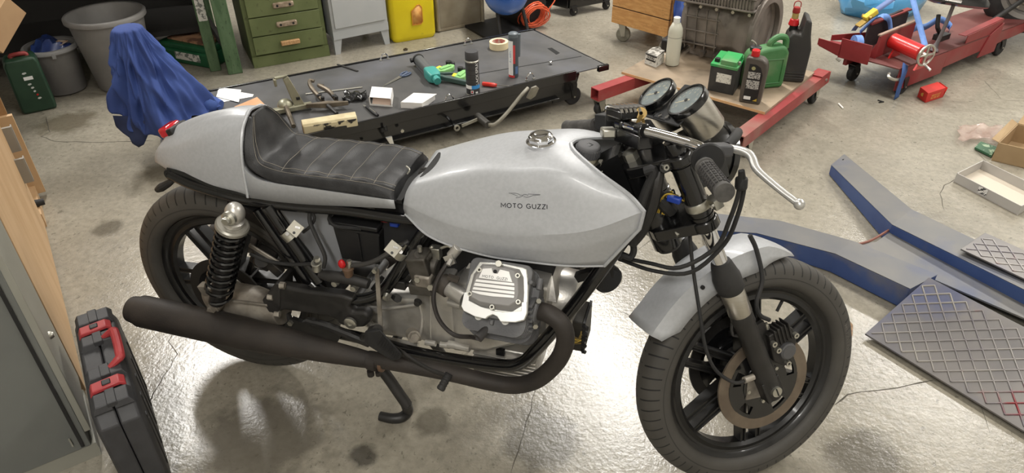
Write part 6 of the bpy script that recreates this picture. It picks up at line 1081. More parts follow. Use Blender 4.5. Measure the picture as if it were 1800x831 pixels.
rcp = bk('rear_caliper', box(YP(464, 452, -.085), (.06, .04, .05), (.85, 0, -.5)), mat('rusty_black_caliper', (30, 28, 26), .6, .1, c2=(50, 44, 38), sc=40, lo=.5, hi=.7), bev=.008); sub('caliper_piston', cyl(YP(456, 458, -.09), YP(460, 458, -.112), .018), _mats['rusty_black_caliper'], rcp); sub('caliper_arm', box(YP(482, 470, -.10), (.05, .015, .03), (.7, 0, -.7)), _mats['rusty_black_caliper'], rcp, bev=.003)
bk('torque_arm', box((YP(438, 430, -.115)+YP(490, 462, -.115))/2, ((YP(438, 430, -.115)-YP(490, 462, -.115)).length, .006, .012), YP(490, 462, -.115)-YP(438, 430, -.115)), alud, bev=.002)
# ---- exhaust
HP = [(948, 546, -.205), (966, 552, -.215), (986, 568, -.222), (994, 592, -.225), (988, 620, -.225), (970, 646, -.222), (942, 668, -.218), (905, 677, -.215), (860, 671, -.213), (790, 655, -.21), (710, 640, -.208), (648, 630, -.206)]
HPt = [YP(*q) for q in HP]
ex = bk('exhaust_pipe', tube(HPt, [.0205]*12, 20, 5), matte)
mA = YP(646, 632, -.206); mB = YP(233, 543, -.19); md = (mB-mA).normalized(); ML = (mB-mA).length
mu = bk('muffler', lathe([(.0205, -.02), (.0215, 0), (.024, .03), (.027, .08), (.036, .22), (.043, .36), (.0445, .44), (.0445, ML-.035), (.044, ML-.032), (.041, ML-.03), (.036, ML), (.031, ML+.002), (.029, ML-.01), (.028, ML-.08), (0, ML-.08)], mA, md, 40), matte, sm=30)
sub('weld_seam', tube([mA+md*h+V((0, -r*.55, -r*.835)) for r, h in ((.0275, .08), (.036, .22), (.043, .36), (.0445, ML-.035))], .0013, 5, 3), mat('weld_grey', (92, 84, 76), .5, .4), mu)
sub('pipe_clamp', [lathe([(.021, -.030), (.0245, -.028), (.0245, -.006), (.021, -.004)], mA, md, 28), cyl(mA+md*-.01+V((0, -.012, -.024)), mA+md*-.01+V((0, -.012, -.04)), .009, n=12), cyl(mA+md*-.03+V((0, -.01, -.024)), mA+md*-.03+V((0, -.01, -.036)), .007, n=12)], matte, mu); sub('clamp_band', lathe([(.0212, -.047), (.0228, -.046), (.0228, -.038), (.0212, -.037)], mA, md, 28), mat('brown_band', (112, 88, 70), .5, .4), mu)
gL = tube([V((p.x, -p.y, p.z)) for p in HPt], [.0205]*12, 14, 4); bk('left_exhaust', [gL, lathe([(.0205, -.02), (.024, .03), (.036, .22), (.0445, .44), (.0445, ML-.03), (.036, ML), (.028, ML-.01), (0, ML-.08)], V((mA.x, -mA.y, mA.z)), V((md.x, -md.y, md.z)), 28)], matte)
# ---- centre stand
cs = bk('centre_stand', [tube([YP(660, 640, -.095), YP(676, 655, -.10), YP(702, 692, -.112), YP(716, 712, -.118), ], .0155, 12, 4)], satin)
foot = ZP(690, 736, .013); kne = YP(716, 712, -.118)
sub('stand_foot', tube([kne+V((-.004, 0, .006)), ZP(717, 722, .020), ZP(706, 733, .015), ZP(688, 735, .0145), ZP(668, 731, .0145)], [.0155, .0155, .015, .0145, .0135], 12, 5), satin, cs)
sub('left_stand_leg', tube([V((.46, .10, .20)), V((.53, .12, .10)), V((.555, .13, .02)), V((.5, .13, .0145))], .0145, 10, 4), satin, cs); sub('stand_crossbar', cyl((.462, -.1, .195), (.462, .1, .195), .013), satin, cs)
# ================================================================== the engine
def ring_px(tx, ty, bx, by, hw, rad=.02):
    T = YP(tx, ty, -hw); B = YP(bx, by, -hw); x = (T.x+B.x)/2; h = T.z-B.z
    return rrect((x, 0, (T.z+B.z)/2), (0, 1, 0), (0, 0, 1), 2*hw, h, min(rad, h*.45), 4)
gbx = bk('gearbox', [loft([ring_px(*a) for a in ((612, 531, 612, 566, .040), (640, 528, 640, 580, .060), (660, 522, 660, 590, .082), (668, 521, 668, 592, .088), (735, 522, 735, 601, .094), (742, 500, 742, 604, .100), (752, 496, 752, 607, .104), (790, 496, 790, 612, .106), (796, 498, 796, 613, .104))])], alu, sm=30)
sub('gearbox_rib', [tube([YP(636, 536, -.066), YP(676, 541, -.090), YP(738, 534, -.098)], .006, 8, 3), tube([YP(738, 534, -.098), YP(742, 560, -.102), YP(738, 596, -.098)], .006, 8, 3), tube([YP(650, 545, -.075), YP(652, 586, -.07)], .004, 8, 2), tube([YP(756, 500, -.106), YP(757, 606, -.106)], .003, 6, 2), tube([YP(655, 590, -.083), YP(735, 606, -.092)], .006, 8, 2)], alu, gbx)
[sub('selector_boss', g_, alu, gbx) for g_ in [cyl(YP(648, 544, -.085), YP(668, 544, -.092), .011, n=14), cyl(YP(652, 571, -.085), YP(676, 576, -.092), .008, n=12), cyl(YP(650, 568, -.085), YP(655, 574, -.092), .010, n=8)]]
sub('universal_joint', [cyl(YP(606, 537, -.05), YP(618, 541, -.05), .036, n=24), cyl(YP(596, 535, -.05), YP(604, 537, -.05), .034, n=24)], black, gbx); sub('joint_band', cyl(YP(605, 540, -.06), YP(611, 541, -.06), .0365, n=24), polished, gbx)
sub('drain_plug', [cyl(YP(724, 585, -.095), YP(728, 592, -.118), .017, n=18), cyl(YP(727, 590, -.116), YP(729, 594, -.128), .012, n=6)], alud, gbx)
sub('mount_bolt', [cyl(YP(700, 525, -.13), YP(694, 522, -.10), .010, n=6)], satin, gbx)
crk = bk('crankcase', [loft([ring_px(*a) for a in ((796, 505, 796, 612, .112), (806, 500, 806, 618, .122), (850, 500, 850, 622, .124), (930, 505, 930, 604, .120), (960, 505, 960, 590, .105))]), hexa([V((.70, -.085, .52)), V((.70, .085, .52)), V((.95, .085, .52)), V((.95, -.085, .52))], [V((.74, -.03, .60)), V((.74, .03, .60)), V((.92, .03, .60)), V((.92, -.03, .60))])], alu, sm=30)
[sub('bolt_pillar', g_, alu, crk) for g_ in [cyl(YP(748+k*26, 601+k*4, -.118), YP(766+k*26, 604+k*4, -.118), .008, n=12) for k in range(3)] + [cyl(YP(788, 604, -.12), YP(826, 612, -.124), .010, n=14), cyl(YP(790, 530, -.115), YP(812, 536, -.125), .011, n=14)]]
S0 = YP(838, 640, -.10); S1 = YP(940, 640, -.10)
smp = bk('sump', [hexa([V((S0.x+.01, y, .262)) if x == 0 else V((S1.x-.01, y, .262)) for x, y in ((0, -.085), (0, .085), (1, .085), (1, -.085))], [V((S0.x, y, .352)) if x == 0 else V((S1.x, y, .352)) for x, y in ((0, -.105), (0, .105), (1, .105), (1, -.105))])], alu, bev=.006)
for k in range(6): sub('cooling_fin', box(((S0.x+S1.x)/2, 0, .268+k*.012), (S1.x-S0.x+.01, .224, .004)), alu, smp, bev=.001)
sub('sump_cutout', box(YP(880, 618, -.106), (.022, .01, .018)), plast, smp)
tcx = YP(985, 512, 0); tc = V((tcx.x-.09, 0, .465))
tm_ = bk('timing_cover', [lathe([(.115, -.03), (.112, .03), (.104, .06), (.085, .082), (.078, .085), (.076, .125), (.070, .135), (.03, .140), (0, .140)], tc, (1, 0, 0), 40)], alu, sm=30)
for k in range(8): a = pi*2*k/8+.2; sub('cover_bolt', bolt(tc+V((.064, cos(a)*.10, sin(a)*.10)), (1, 0, 0), .006, .005), zinc, tm_)
sub('cover_tower', [cyl(tc+V((-.02, -.05, .03)), tc+V((-.02, -.05, .12)), .028, n=18), cyl(tc+V((.03, .02, .02)), tc+V((.03, .02, .115)), .03, n=18)], alu, tm_)
ib = YP(1020, 572, -.02)
ig = bk('regulator_box', [box(ib, (.028, .085, .095))], mat('dusty_black_plastic', (44, 41, 36), .7), bev=.003)
sub('terminal_plate', [box(ib+V((.017, 0, 0)), (.006, .09, .10)), cyl(ib+V((.017, -.03, .01)), ib+V((.026, -.03, .01)), .014, n=16)]+[bolt(ib+V((.018, -.046, -.04+k*.02)), (1, -.6, 0), .005, .008) for k in range(5)], plast, ig)
for k in range(5): sub('yellow_wire', tube([ib+V((-.02, -.045, .06-.003*k)), ib+V((-.028-.003*k, -.06, .02+.006*k)), ib+V((-.01+.004*k, -.062, -.004+.004*k)), ib+V((.012, -.05, -.012+.010*k))], .0022, 6, 5), gwire if k % 2 else mat('olive_wire', (110, 92, 44), .6), ig)
# ---- cylinders at ninety degrees
ZC = .417; CX = YP(870, 510, -.24).x
def cylinder(sg):
    O = V((CX, 0, ZC)); n = V((0, sg*.7071, .7071)); ex_ = V((1, 0, 0)); ey = V((0, -sg*.7071, .7071))
    at = lambda a, b, d: O+n*d+ex_*a+ey*b
    hd = bk('cylinder_head', [loft([rrect(at(0, 0, d), ex_, ey, .10, .105, .03) for d in (.10, .325)])], headm, sm=40)
    for k in range(9):
        d = .145+k*.0105; sub('barrel_fin', loft([rrect(at(.0, -.020, d+z), ex_, ey, .150, .160, .03) for z in (0, .0042)]), headm, hd, sm=40, bev=0)
    for k in range(5):
        d = .245+k*.0125; w = .150-.002*k
        sub('head_fin', loft([rrect(at(.0, -.012, d+z), ex_, ey, w, .156, .024) for z in (0, .005)]), headm, hd, sm=40)
    sub('head_block', loft([rrect(at(.0, .004, d), ex_, ey, .140, .124, .016) for d in (.300, .322)]), headm, hd, bev=.002)
    for a in (-.030, .030): sub('stud_tube', cyl(at(a-.002, -.058, .27), at(a-.002, -.0585, .312), .0085, n=14), polished, hd)
    for a in (-.002,): sub('fin_bridge', box(at(a, -.066, .275), (.008, .012, .07), ex_, ey, n), headm, hd, bev=.002)
    return hd, at, n, ex_, ey
hdr, at, n_, ex_, ey = cylinder(-1)
cylinder(1)
D0 = .338; pc0 = at(0, 0, D0)
def CP_(x, y): return PLN(x, y, pc0, n_)
def cover(sg, hd):
    m = (lambda g: g) if sg < 0 else (lambda g: xf(g, MIR))
    out = [(842, 459), (878, 461), (918, 469), (925, 472), (928, 500), (927, 532), (926, 550), (921, 562), (905, 566), (880, 565), (874, 556), (866, 552), (857, 556), (853, 560), (835, 556), (815, 546), (811, 538), (816, 514), (826, 482)]
    base = [CP_(*q) for q in out]
    cv = sub('valve_cover', m(prism([p-n_*.018 for p in base], n_*.012)), polished, hd, bev=.002)
    # raised dome with the flat nameplate, ribs and polished skirt
    dome = [(846, 462), (880, 464), (914, 472), (921, 486), (922, 515), (921, 536), (900, 549), (868, 545), (840, 540), (822, 530), (822, 515), (831, 480)]
    inner = [(852, 468), (880, 469), (904, 476), (911, 490), (912, 515), (909, 528), (895, 538), (868, 535), (845, 531), (829, 522), (829, 510), (838, 484)]
    g = loft([[CP_(*q)-n_*.008 for q in dome], [CP_(*q)+n_*.006 for q in inner]], cap=True)
    return cv, m, g
for sg, hd in ((-1, hdr),):
    cv, m, g = cover(sg, hd)
    sub('cover_dome', m(g), mat('grey_painted_cover', (134, 132, 130), .5, .2), hd, bev=.0015)
    plate = [(850, 473), (866, 472), (868, 480), (876, 482), (880, 474), (896, 478), (902, 497), (843, 489)]
    sub('name_plate', m(prism([CP_(*q)+n_*.004 for q in plate], n_*.0042)), mat('lamp_white_milled_plate', (232, 231, 228), .3, .3), hd, bev=.0006)  # near-white colour stands in for a lamp reflected in the metal
    ribs_ = [((839, 491.5), (905, 498.5), (905.5, 503), (837, 495.5)), ((836.5, 497.5), (905.5, 505.5), (905.5, 511), (834.5, 502.5)), ((834, 505), (905.5, 513), (905.5, 518), (832.5, 509)), ((832, 511.5), (905, 520), (904.5, 524), (868, 521.5), (845, 518), (831, 513.5))]
    for r_ in ribs_: sub('plate_rib', m(prism([CP_(*q)+n_*.004 for q in r_], n_*.004)), _mats['lamp_white_milled_plate'], hd)
    sk = [(816, 514), (826, 513), (824, 528), (845, 539), (868, 546), (884, 549), (916, 546), (917, 531), (926, 530), (926, 550), (921, 562), (905, 566), (880, 565), (874, 556), (866, 552), (857, 556), (853, 560), (835, 556), (815, 546), (811, 538)]
    sub('polished_skirt', m(prism([CP_(*q)-n_*.006 for q in sk], n_*.007)), mat('lamp_white_milled_alloy', (244, 244, 242), .3, .25), hd, bev=.0012)  # skirt whitened in colour as if mirroring a lamp
    A, B = CP_(849.5, 485.5), CP_(893.5, 491.5); u0 = (B-A).normalized(); w0 = n_.cross(u0)
    tx = place(stroke_text('MOTO GUZZI', .15, .34, 1.1), (A+B)/2+n_*.0086, u0, w0, (B-A).length, .0062); sub('cover_lettering', m(tx), white_text, hd, sm=0)
    for q in ((844, 475), (911, 485), (827, 517), (912, 531), (866, 540)):
        c = CP_(*q)-n_*.002; sub('cover_screw', m(lathe([(.0025, .005), (.003, .010), (.0052, .010), (.006, .0)], c, n_, 14, closed=True)), zinc, hd)
    sub('screw_well', m(lathe([(.0, .0006), (.0042, .0006)], CP_(872, 478)+n_*.0085, n_, 14)), plast, hd); sub('top_bolt', m(cyl(CP_(879, 465), CP_(879, 465)+n_*.016, .0068, n=14)), zinc, hd)
cvl = [V((p.x, -p.y, p.z)) for p in [CP_(*q) for q in ((842, 459), (918, 469), (928, 500), (926, 550), (905, 566), (835, 556), (811, 538), (826, 482))]]; bk('left_valve_cover', prism([p+V((0, -.7071, -.7071))*.02 for p in cvl], V((0, .7071, .7071))*.026), polished, bev=.004)
# exhaust port clamp: ribbed ring
pe = YP(941, 545, -.203); rg = bk('exhaust_clamp', [lathe([(.022, -.012), (.030, -.010), (.030, .010), (.024, .012)], pe, (1, -.15, 0), 24)], headm)
for k in range(6): sub('clamp_fin', box(pe+V((-.008, -.012, -.035+.014*k)), (.024, .044, .006), (1, -.1, .2)), headm, rg, bev=.001)
[sub('clamp_nut', g_, zinc, rg) for g_ in [bolt(pe+V((.008, -.034, -.012)), (.4, -1, .2), .006, .008), bolt(pe+V((.008, -.010, .034)), (.4, -.6, .8), .006, .008)]]
bk('rocker_feed', [cyl(at(.072, .03, .26), at(.072, .03, .335), .005, n=10), cyl(at(.085, .045, .30), at(.085, .02, .30), .007, n=10), box(at(.078, .0, .27), (.018, .05, .05), ex_, ey, n_)], headm, bev=.002)
cp = bk('spark_plug_cap', [cyl(at(-.012, -.078, .29), at(-.026, -.105, .305), .0095, .011, n=14), cyl(at(-.004, -.062, .28), at(-.012, -.078, .29), .007, n=12)], mat('grey_rubber_cap', (58, 56, 56), .5))
pl0 = at(-.026, -.105, .305)
sub('plug_lead', tube([pl0, YP(828, 592, -.25), YP(798, 588, -.235), YP(772, 562, -.225), YP(762, 525, -.21), YP(769, 492, -.19), YP(784, 466, -.17), YP(793, 455, -.155)], .0052, 10, 6), mat('dark_plug_lead', (44, 40, 38), .55), cp)
# ---- carburettor side
cb_ = bk('carburettor', [box(YP(743, 468, -.14), (.050, .055, .075), (1, 0, .2)), cyl(YP(743, 452, -.14), YP(743, 445, -.14), .022, n=18), box(YP(744, 500, -.14), (.056, .05, .03), (1, 0, .1)), cyl(YP(720, 455, -.13), YP(770, 470, -.13), .024, n=20)], mat('grey_carburettor', (92, 89, 84), .5, .5, c2=(70, 66, 60), sc=20), bev=.004)
sub('float_bowl', [box(YP(748, 487, -.15), (.042, .045, .035))], alud, cb_, bev=.006)
sub('carb_screw', [bolt(YP(735, 490, -.17), (0, -1, .2), .007, .008), bolt(YP(757, 503, -.165), (.3, -1, .2), .008, .008), bolt(YP(738, 439, -.14), (0, 0, 1), .006, .01)], zinc, cb_)
mf = bk('intake_manifold', [cyl(YP(783, 502, -.165), YP(818, 524, -.19), .019, n=20)], alu); sub('manifold_clamp', [cyl(YP(776, 497, -.16), YP(790, 506, -.168), .0245, n=24), box(YP(797, 489, -.175), (.026, .012, .01), (1, 0, -.2))], mat('brown_grey_rubber', (70, 64, 58), .6), mf)
ck = bk('choke_unit', [hexa([YP(a, b, -.155) for a, b in ((781, 451), (796, 446), (803, 462), (790, 468))], [YP(a, b, -.155)+V((0, -.010, .006)) for a, b in ((781, 451), (796, 446), (803, 462), (790, 468))]), cyl(YP(793, 450, -.15), YP(806, 434, -.145), .012, n=14)], alu, bev=.001); sub('cable_ferrule', cyl(YP(793, 456, -.168), YP(788, 466, -.18), .006, n=10), alu, ck)
bk('fuel_tap', [box(YP(768, 443, -.12), (.02, .02, .03)), tube([YP(775, 436, -.12), YP(788, 432, -.12), YP(798, 440, -.12)], .004, 8, 4), cyl(YP(765, 440, -.12), YP(757, 432, -.12), .007)], zinc, bev=.002)
bk('engine_backing', [hexa([V((.60, -.05, .52)), V((.60, .05, .52)), V((.93, .05, .56)), V((.93, -.05, .56))], [V((.62, -.06, .735)), V((.62, .06, .735)), V((.97, .06, .735)), V((.97, -.06, .735))])], mat('dull_black_plastic', (36, 36, 38), .6))
bk('breather_hose', tube([YP(700, 500, -.09), YP(715, 470, -.09), YP(735, 440, -.09), YP(750, 410, -.07)], .016, 12, 4), rubber)
[bk('coil_strap', g_, satin, bev=.002) for g_ in [box(YP(664, 498, -.09), (.045, .02, .012), (.6, 0, .8)), box(YP(716, 490, -.10), (.05, .02, .015), (.6, 0, .8)), cyl(YP(708, 500, -.11), YP(745, 500, -.12), .006), box(YP(705, 497, -.11), (.03, .025, .025))]]
# ---- between tank and steering head
bk('control_cable', tube([V((1.12, -.05, .88)), YP(1150, 300, -.05), YP(1132, 345, -.06), YP(1117, 400, -.07), YP(1110, 428, -.07)], .010, 10, 5), rubber)
bk('loom_sleeve', tube([YP(1160, 290, -.03), YP(1155, 320, -.05), YP(1146, 360, -.055), YP(1128, 405, -.06), YP(1112, 430, -.06)], [.011, .013, .015, .013, .009], 10, 5), satin)
bk('cable_loop', tube([YP(1112, 425, -.055), YP(1114, 440, -.055), YP(1108, 452, -.06), YP(1094, 448, -.06), YP(1088, 452, -.06)], .0075, 8, 5), rubber)
bk('horn', [lathe([(.0, -.02), (.025, -.02), (.036, -.006), (.036, .004), (.030, .010), (.0, .012)], YP(1068, 490, -.02), (.55, -.8, .1), 28), box(YP(1075, 470, -.02), (.012, .012, .05))], plast)
ico = bk('ignition_coil', cyl(V((1.0, -.03, .70)), V((1.07, -.04, .66)), .022, n=20), plast); sub('coil_tower', cyl(YP(1040, 478, -.03), YP(1052, 490, -.05), .010), plast, ico); sub('coil_bracket', box(YP(1030, 482, -.02), (.05, .02, .02), (1, 0, .6)), plast, ico)
for k in range(7): bk('yellow_wire', tube([YP(1152+k*3, 372+k, -.03), YP(1158+k*4, 352-k*3, -.05+.004*k), YP(1172+k*3, 338+k*2, -.05), YP(1192+k*2, 344+k*2, -.04)], .0018, 6, 5), gwire if k % 3 else mat('black_wire', (20, 20, 20), .5))
bk('wire_plug', box(YP(1185, 350, -.055), (.030, .014, .014), (1, -.3, 0)), bwire, bev=.003)
bk('loom_tape', tube([YP(1145, 330, -.02), YP(1165, 355, -.03), YP(1180, 370, -.02)], .016, 10, 4), plast)
for q in ((1150, 395), (1200, 352)): bk('loom_bundle', tube([YP(q[0], q[1], -.01), YP(q[0]+14, q[1]-22, -.02), YP(q[0]+34, q[1]-30, -.0)], .009, 8, 4), plast)
# ---- back left: bench, bins, cases, cloth
dkwall = mat('dark_grey_wall', (96, 94, 90), .8, 0, c2=(112, 109, 104), sc=2)
wl = RV*4.45; struct('wall_back', box(wl+RU*1.45+ZZ*1.7, (10.2, .1, 3.4), RU), dkwall, M=MX.Identity(4), sm=0)
struct('baseboard_back', box(wl-RV*.058+RU*1.45+ZZ*.05, (10.0, .014, .1), RU), mat('grey_baseboard', (84, 82, 80), .7), M=MX.Identity(4))
gpm = mat('chipped_green_post', (70, 96, 64), .6, 0, c2=(88, 112, 80), sc=7, stretch=(4, 4, 1), c3=(42, 58, 40), sc3=40, lo3=.62, hi3=.7)
bnc = thing('green_workbench', 'green wooden workbench standing over the bins at the back', 'workbench', RU*-.75+RV*2.95)
pA = ZP(381, 124); pB = ZP(414, 128)
def post(nm, p, w, h, m, r=None): return ob(nm, box(p+ZZ*h/2+RV*.02, (w, w, h), RU), m, bnc, bev=.004)
pst = post('bench_leg', pA-RU*.004, .062, .86, gpm); post('bench_leg', pB-RU*.0, .082, .86, gpm)
pf = pA+RV*-.013; ob('paper_label', [prism([pf+RU*-.026+ZZ*.30-RV*.002, pf+RU*.022+ZZ*.30-RV*.002, pf+RU*.022+ZZ*.62-RV*.002, pf+RU*-.026+ZZ*.62-RV*.002], RV*.001)], mat('post_label', (206, 204, 196), .7, 0, c2=(120, 122, 116), sc=45, lo=.52, hi=.56), pst)
post('bench_leg', pA-RU*1.75, .08, .86, gpm); post('bench_leg', pA-RU*1.75+RV*.75, .08, .86, gpm); post('bench_leg', pA+RV*.75, .08, .86, gpm)
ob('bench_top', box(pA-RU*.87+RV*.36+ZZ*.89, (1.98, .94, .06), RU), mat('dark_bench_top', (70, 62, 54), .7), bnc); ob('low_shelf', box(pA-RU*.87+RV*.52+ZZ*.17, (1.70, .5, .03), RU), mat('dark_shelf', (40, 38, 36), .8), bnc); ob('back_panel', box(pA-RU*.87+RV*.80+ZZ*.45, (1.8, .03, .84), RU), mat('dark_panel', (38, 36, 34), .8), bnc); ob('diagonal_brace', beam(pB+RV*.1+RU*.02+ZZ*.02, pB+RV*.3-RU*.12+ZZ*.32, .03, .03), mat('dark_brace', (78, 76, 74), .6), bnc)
# bins
gb_ = mat('grey_bin_plastic', (114, 112, 110), .5, 0, c2=(124, 122, 119), sc=5)
def bin_(nm, lab, c, rb, rt, h, wall=.004):
    return thing(nm, lab, 'bin', c), [(0, .004), (rb-.012, .003), (rb, .008), (rt, h-.03), (rt+.004, h-.028), (rt+.014, h-.026), (rt+.016, h-.006), (rt+.010, h), (rt+.003, h-.002), (rt-wall, h-.012), (rb-wall, .014), (0, .012)]
c = ZP(224, 146); t, pf_ = bin_('waste_bin', 'large grey plastic waste bin behind the blue cloth', c, .145, .190, .405); ob('bin_body', lathe(pf_, c, ZZ, 48), gb_, t, sm=40); ob('bin_rim', lathe([(.191, .378), (.207, .380), (.208, .400), (.202, .406), (.192, .406)], c, ZZ, 48, cap=False), gb_, t, sm=60)
c2 = ZP(117, 157); t2, pf2 = bin_('small_waste_bin', 'smaller grey waste bin holding blue rubbish beside the green case', c2, .108, .122, .26); ob('bin_body', lathe(pf2, c2, ZZ, 40), mat('dark_grey_bin', (98, 96, 94), .5, 0, c2=(108, 106, 103), sc=5), t2, sm=40); ob('bin_rim', lathe([(.122, .238), (.139, .240), (.140, .254), (.134, .261), (.124, .261)], c2, ZZ, 40, cap=False), mat('pale_grey_rim', (150, 150, 150), .4), t2, sm=60); ob('rim_clip', box(c2+(CAMP-c2).xy.to_3d().normalized()*.136+ZZ*.235, (.02, .012, .03), RU), _mats['pale_grey_rim'], t2, bev=.003)
rows = [[c2+V((cos(a)*r*(1+.1*sin(3*a)), sin(a)*r*(1+.1*cos(4*a)), .215+.03*sin(a*2+k)*(k < 4)+.02*k)) for a in [2*pi*i/14 for i in range(14)]] for k, r in enumerate((.112, .10, .08, .05, .02))]
tag(ob('blue_rubbish_bag', loft(rows, cap=True), mat('navy_bag_film', (38, 56, 112), .3, 0, c2=(52, 74, 132), sc=12, coat=.2), sm=30), 'crumpled navy blue bag inside the smaller bin', 'bag')
tag(ob('rubbish_wrapper', prism([c2+V((.045+x, .02+y, .262+z)) for x, y, z in ((-.03, -.04, 0), (.05, -.03, .006), (.05, .02, .012), (-.02, .025, .008))], (0, 0, .002)), mat('orange_wrapper', (186, 132, 92), .6, c2=(210, 196, 180), sc=50)), 'orange wrapper on top of the blue rubbish bag', 'wrapper')
# tall dark green tool case
gc0, gc1 = ZP(42, 203), ZP(102, 190); gd_ = (gc1-gc0).normalized(); gn_ = ZZ.cross(gd_); gw = (gc1-gc0).length; dkg = mat('dark_green_case', (30, 58, 42), .45, 0, c2=(38, 66, 48), sc=10)
gcs = thing('green_tool_case', 'upright dark green tool case with red handle beside the smaller bin', 'case', gc0.lerp(gc1, .5))
ob('case_shell', prism([gc0+gd_*gw*a+ZZ*b for a, b in ((.02, 0), (.98, 0), (1.0, .02), (.97, .26), (.90, .29), (.08, .29), (0, .26), (-.02, .02))], gn_*.12), dkg, gcs, bev=.012, seg=3); ob('case_handle', tube([gc0+gd_*gw*.28+gn_*.05+ZZ*.285, gc0+gd_*gw*.30+gn_*.05+ZZ*.300, gc0+gd_*gw*.68+gn_*.05+ZZ*.300, gc0+gd_*gw*.72+gn_*.05+ZZ*.285], .011, 10, 3), mat('dull_red_plastic', (150, 60, 58), .5), gcs); ob('case_seam', [tube([gc0+gd_*gw*.03-gn_*.0+gn_*.05+ZZ*.02, gc0+gd_*gw*.09+gn_*.05+ZZ*.27], .004, 6, 1)], dkg, gcs)
ob('white_label', prism([gc0+gd_*gw*a-gn_*.0015+ZZ*b for a, b in ((.40, .178), (.66, .178), (.66, .196), (.40, .196))], gn_*.001), _mats['label_white'], gcs)
smr = mat('white_scuff', (196, 200, 196), .6)
for k, (a, b, w) in enumerate(((.5, .155, .12), (.54, .135, .10), (.56, .115, .08), (.60, .095, .07), (.62, .075, .12), (.47, .215, .14))): ob('paint_smear', prism([gc0+gd_*gw*(a+x*w)-gn_*.0015+ZZ*(b+y) for x, y in ((-.5, -.002), (-.1, -.006), (.5, -.001), (.3, .005), (-.3, .004))], gn_*.001), smr if k != 3 else rwire, gcs)
# green carry case lying under the bench
h0, h1 = ZP(283, 105), ZP(372, 122); hd_ = (h1-h0).normalized(); hn_ = ZZ.cross(hd_); hwid = (h1-h0).length; gc3 = mat('green_carry_case', (28, 84, 52), .45, 0, c2=(36, 94, 60), sc=8)
fc_ = thing('green_carry_case', 'flat green carry case lying under the workbench', 'case', h0.lerp(h1, .5)); ob('lower_shell', prism([h0+hd_*hwid*a+hn_*b for a, b in ((0, .02), (.03, 0), (.97, 0), (1, .02), (1, .22), (0, .22))], (0, 0, .085)), gc3, fc_, bev=.016, seg=3); ob('upper_shell', prism([h0+hd_*hwid*a+hn_*b+ZZ*.08 for a, b in ((.01, .03), (.04, .01), (.96, .01), (.99, .03), (.99, .22), (.01, .22))], (0, 0, .04)), gc3, fc_, bev=.014, seg=3)
ob('print_label', prism([h0+hd_*hwid*a+ZZ*b-hn_*.002 for a, b in ((.34, .03), (.82, .03), (.82, .075), (.34, .075))], hn_*.001), mat('case_label', (216, 214, 206), .6, c2=(120, 126, 120), sc=40, lo=.52, hi=.56), fc_)
tag(ob('cardboard_wrap', prism([h0+hd_*hwid*a+hn_*b+ZZ*c_ for a, b, c_ in ((.12, .05, .122), (.95, .04, .122), (.85, .20, .122), (.10, .18, .124))], (0, 0, .012)), mat('printed_cardboard', (176, 134, 102), .7, 0, c2=(112, 78, 60), sc=14, lo=.5, hi=.58)), 'printed brown cardboard lying on the flat green carry case', 'cardboard')
# cardboard box at the upper left on the wooden cabinet
# ---- left row of cabinets
K = ZP(180, 800); Wm = ZP(160, 701); B2 = ZP(75, 380); fd_ = (B2-K).normalized(); fn_ = fd_.cross(ZZ).normalized()
fn_ = fn_ if fn_.dot(V((.644, .765, 0))) > 0 else -fn_; fn_.z = 0
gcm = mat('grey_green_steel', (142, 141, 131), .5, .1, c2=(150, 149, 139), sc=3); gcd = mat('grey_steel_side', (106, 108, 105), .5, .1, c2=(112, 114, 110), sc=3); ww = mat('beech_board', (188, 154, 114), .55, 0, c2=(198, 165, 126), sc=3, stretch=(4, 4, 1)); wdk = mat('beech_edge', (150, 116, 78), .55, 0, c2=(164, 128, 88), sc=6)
L1 = (Wm-K).length
sc1 = thing('steel_cabinet', 'grey steel cabinet with small lock close to the camera', 'cabinet', K-fn_*.25+fd_*L1/2)
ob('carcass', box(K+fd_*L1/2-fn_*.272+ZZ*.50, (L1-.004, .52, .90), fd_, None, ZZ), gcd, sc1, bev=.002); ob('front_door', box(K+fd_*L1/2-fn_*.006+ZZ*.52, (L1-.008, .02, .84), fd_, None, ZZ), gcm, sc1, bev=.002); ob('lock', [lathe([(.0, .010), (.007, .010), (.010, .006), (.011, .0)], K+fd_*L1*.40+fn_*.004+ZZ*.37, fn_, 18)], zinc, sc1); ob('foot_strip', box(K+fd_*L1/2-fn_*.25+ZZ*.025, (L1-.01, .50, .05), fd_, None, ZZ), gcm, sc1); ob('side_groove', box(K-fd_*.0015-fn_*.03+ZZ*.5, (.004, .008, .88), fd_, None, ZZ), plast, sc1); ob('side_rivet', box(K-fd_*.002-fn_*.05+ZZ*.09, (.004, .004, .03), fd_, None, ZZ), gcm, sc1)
wc1 = thing('wooden_cabinet', 'beech wooden cabinet with drawers along the left edge', 'cabinet', Wm+fd_*.5-fn_*.25)
L2 = 1.12; ob('carcass', box(Wm+fd_*(L2/2+.004)-fn_*.272+ZZ*.47, (L2, .50, .94), fd_, None, ZZ), ww, wc1); ob('front_panel', box(Wm+fd_*.555-fn_*.012+ZZ*.47, (1.09, .02, .88), fd_, None, ZZ), ww, wc1, bev=.002)
ob('plinth', box(Wm+fd_*1.26-fn_*.10+ZZ*.03, (.27, .20, .06), fd_, None, ZZ), ww, wc1); ob('shadow_panel', box(Wm+fd_*1.26-fn_*.42+ZZ*.47, (.27, .02, .9), fd_, None, ZZ), mat('shaded_dark_wood', (60, 50, 42), .7), wc1)
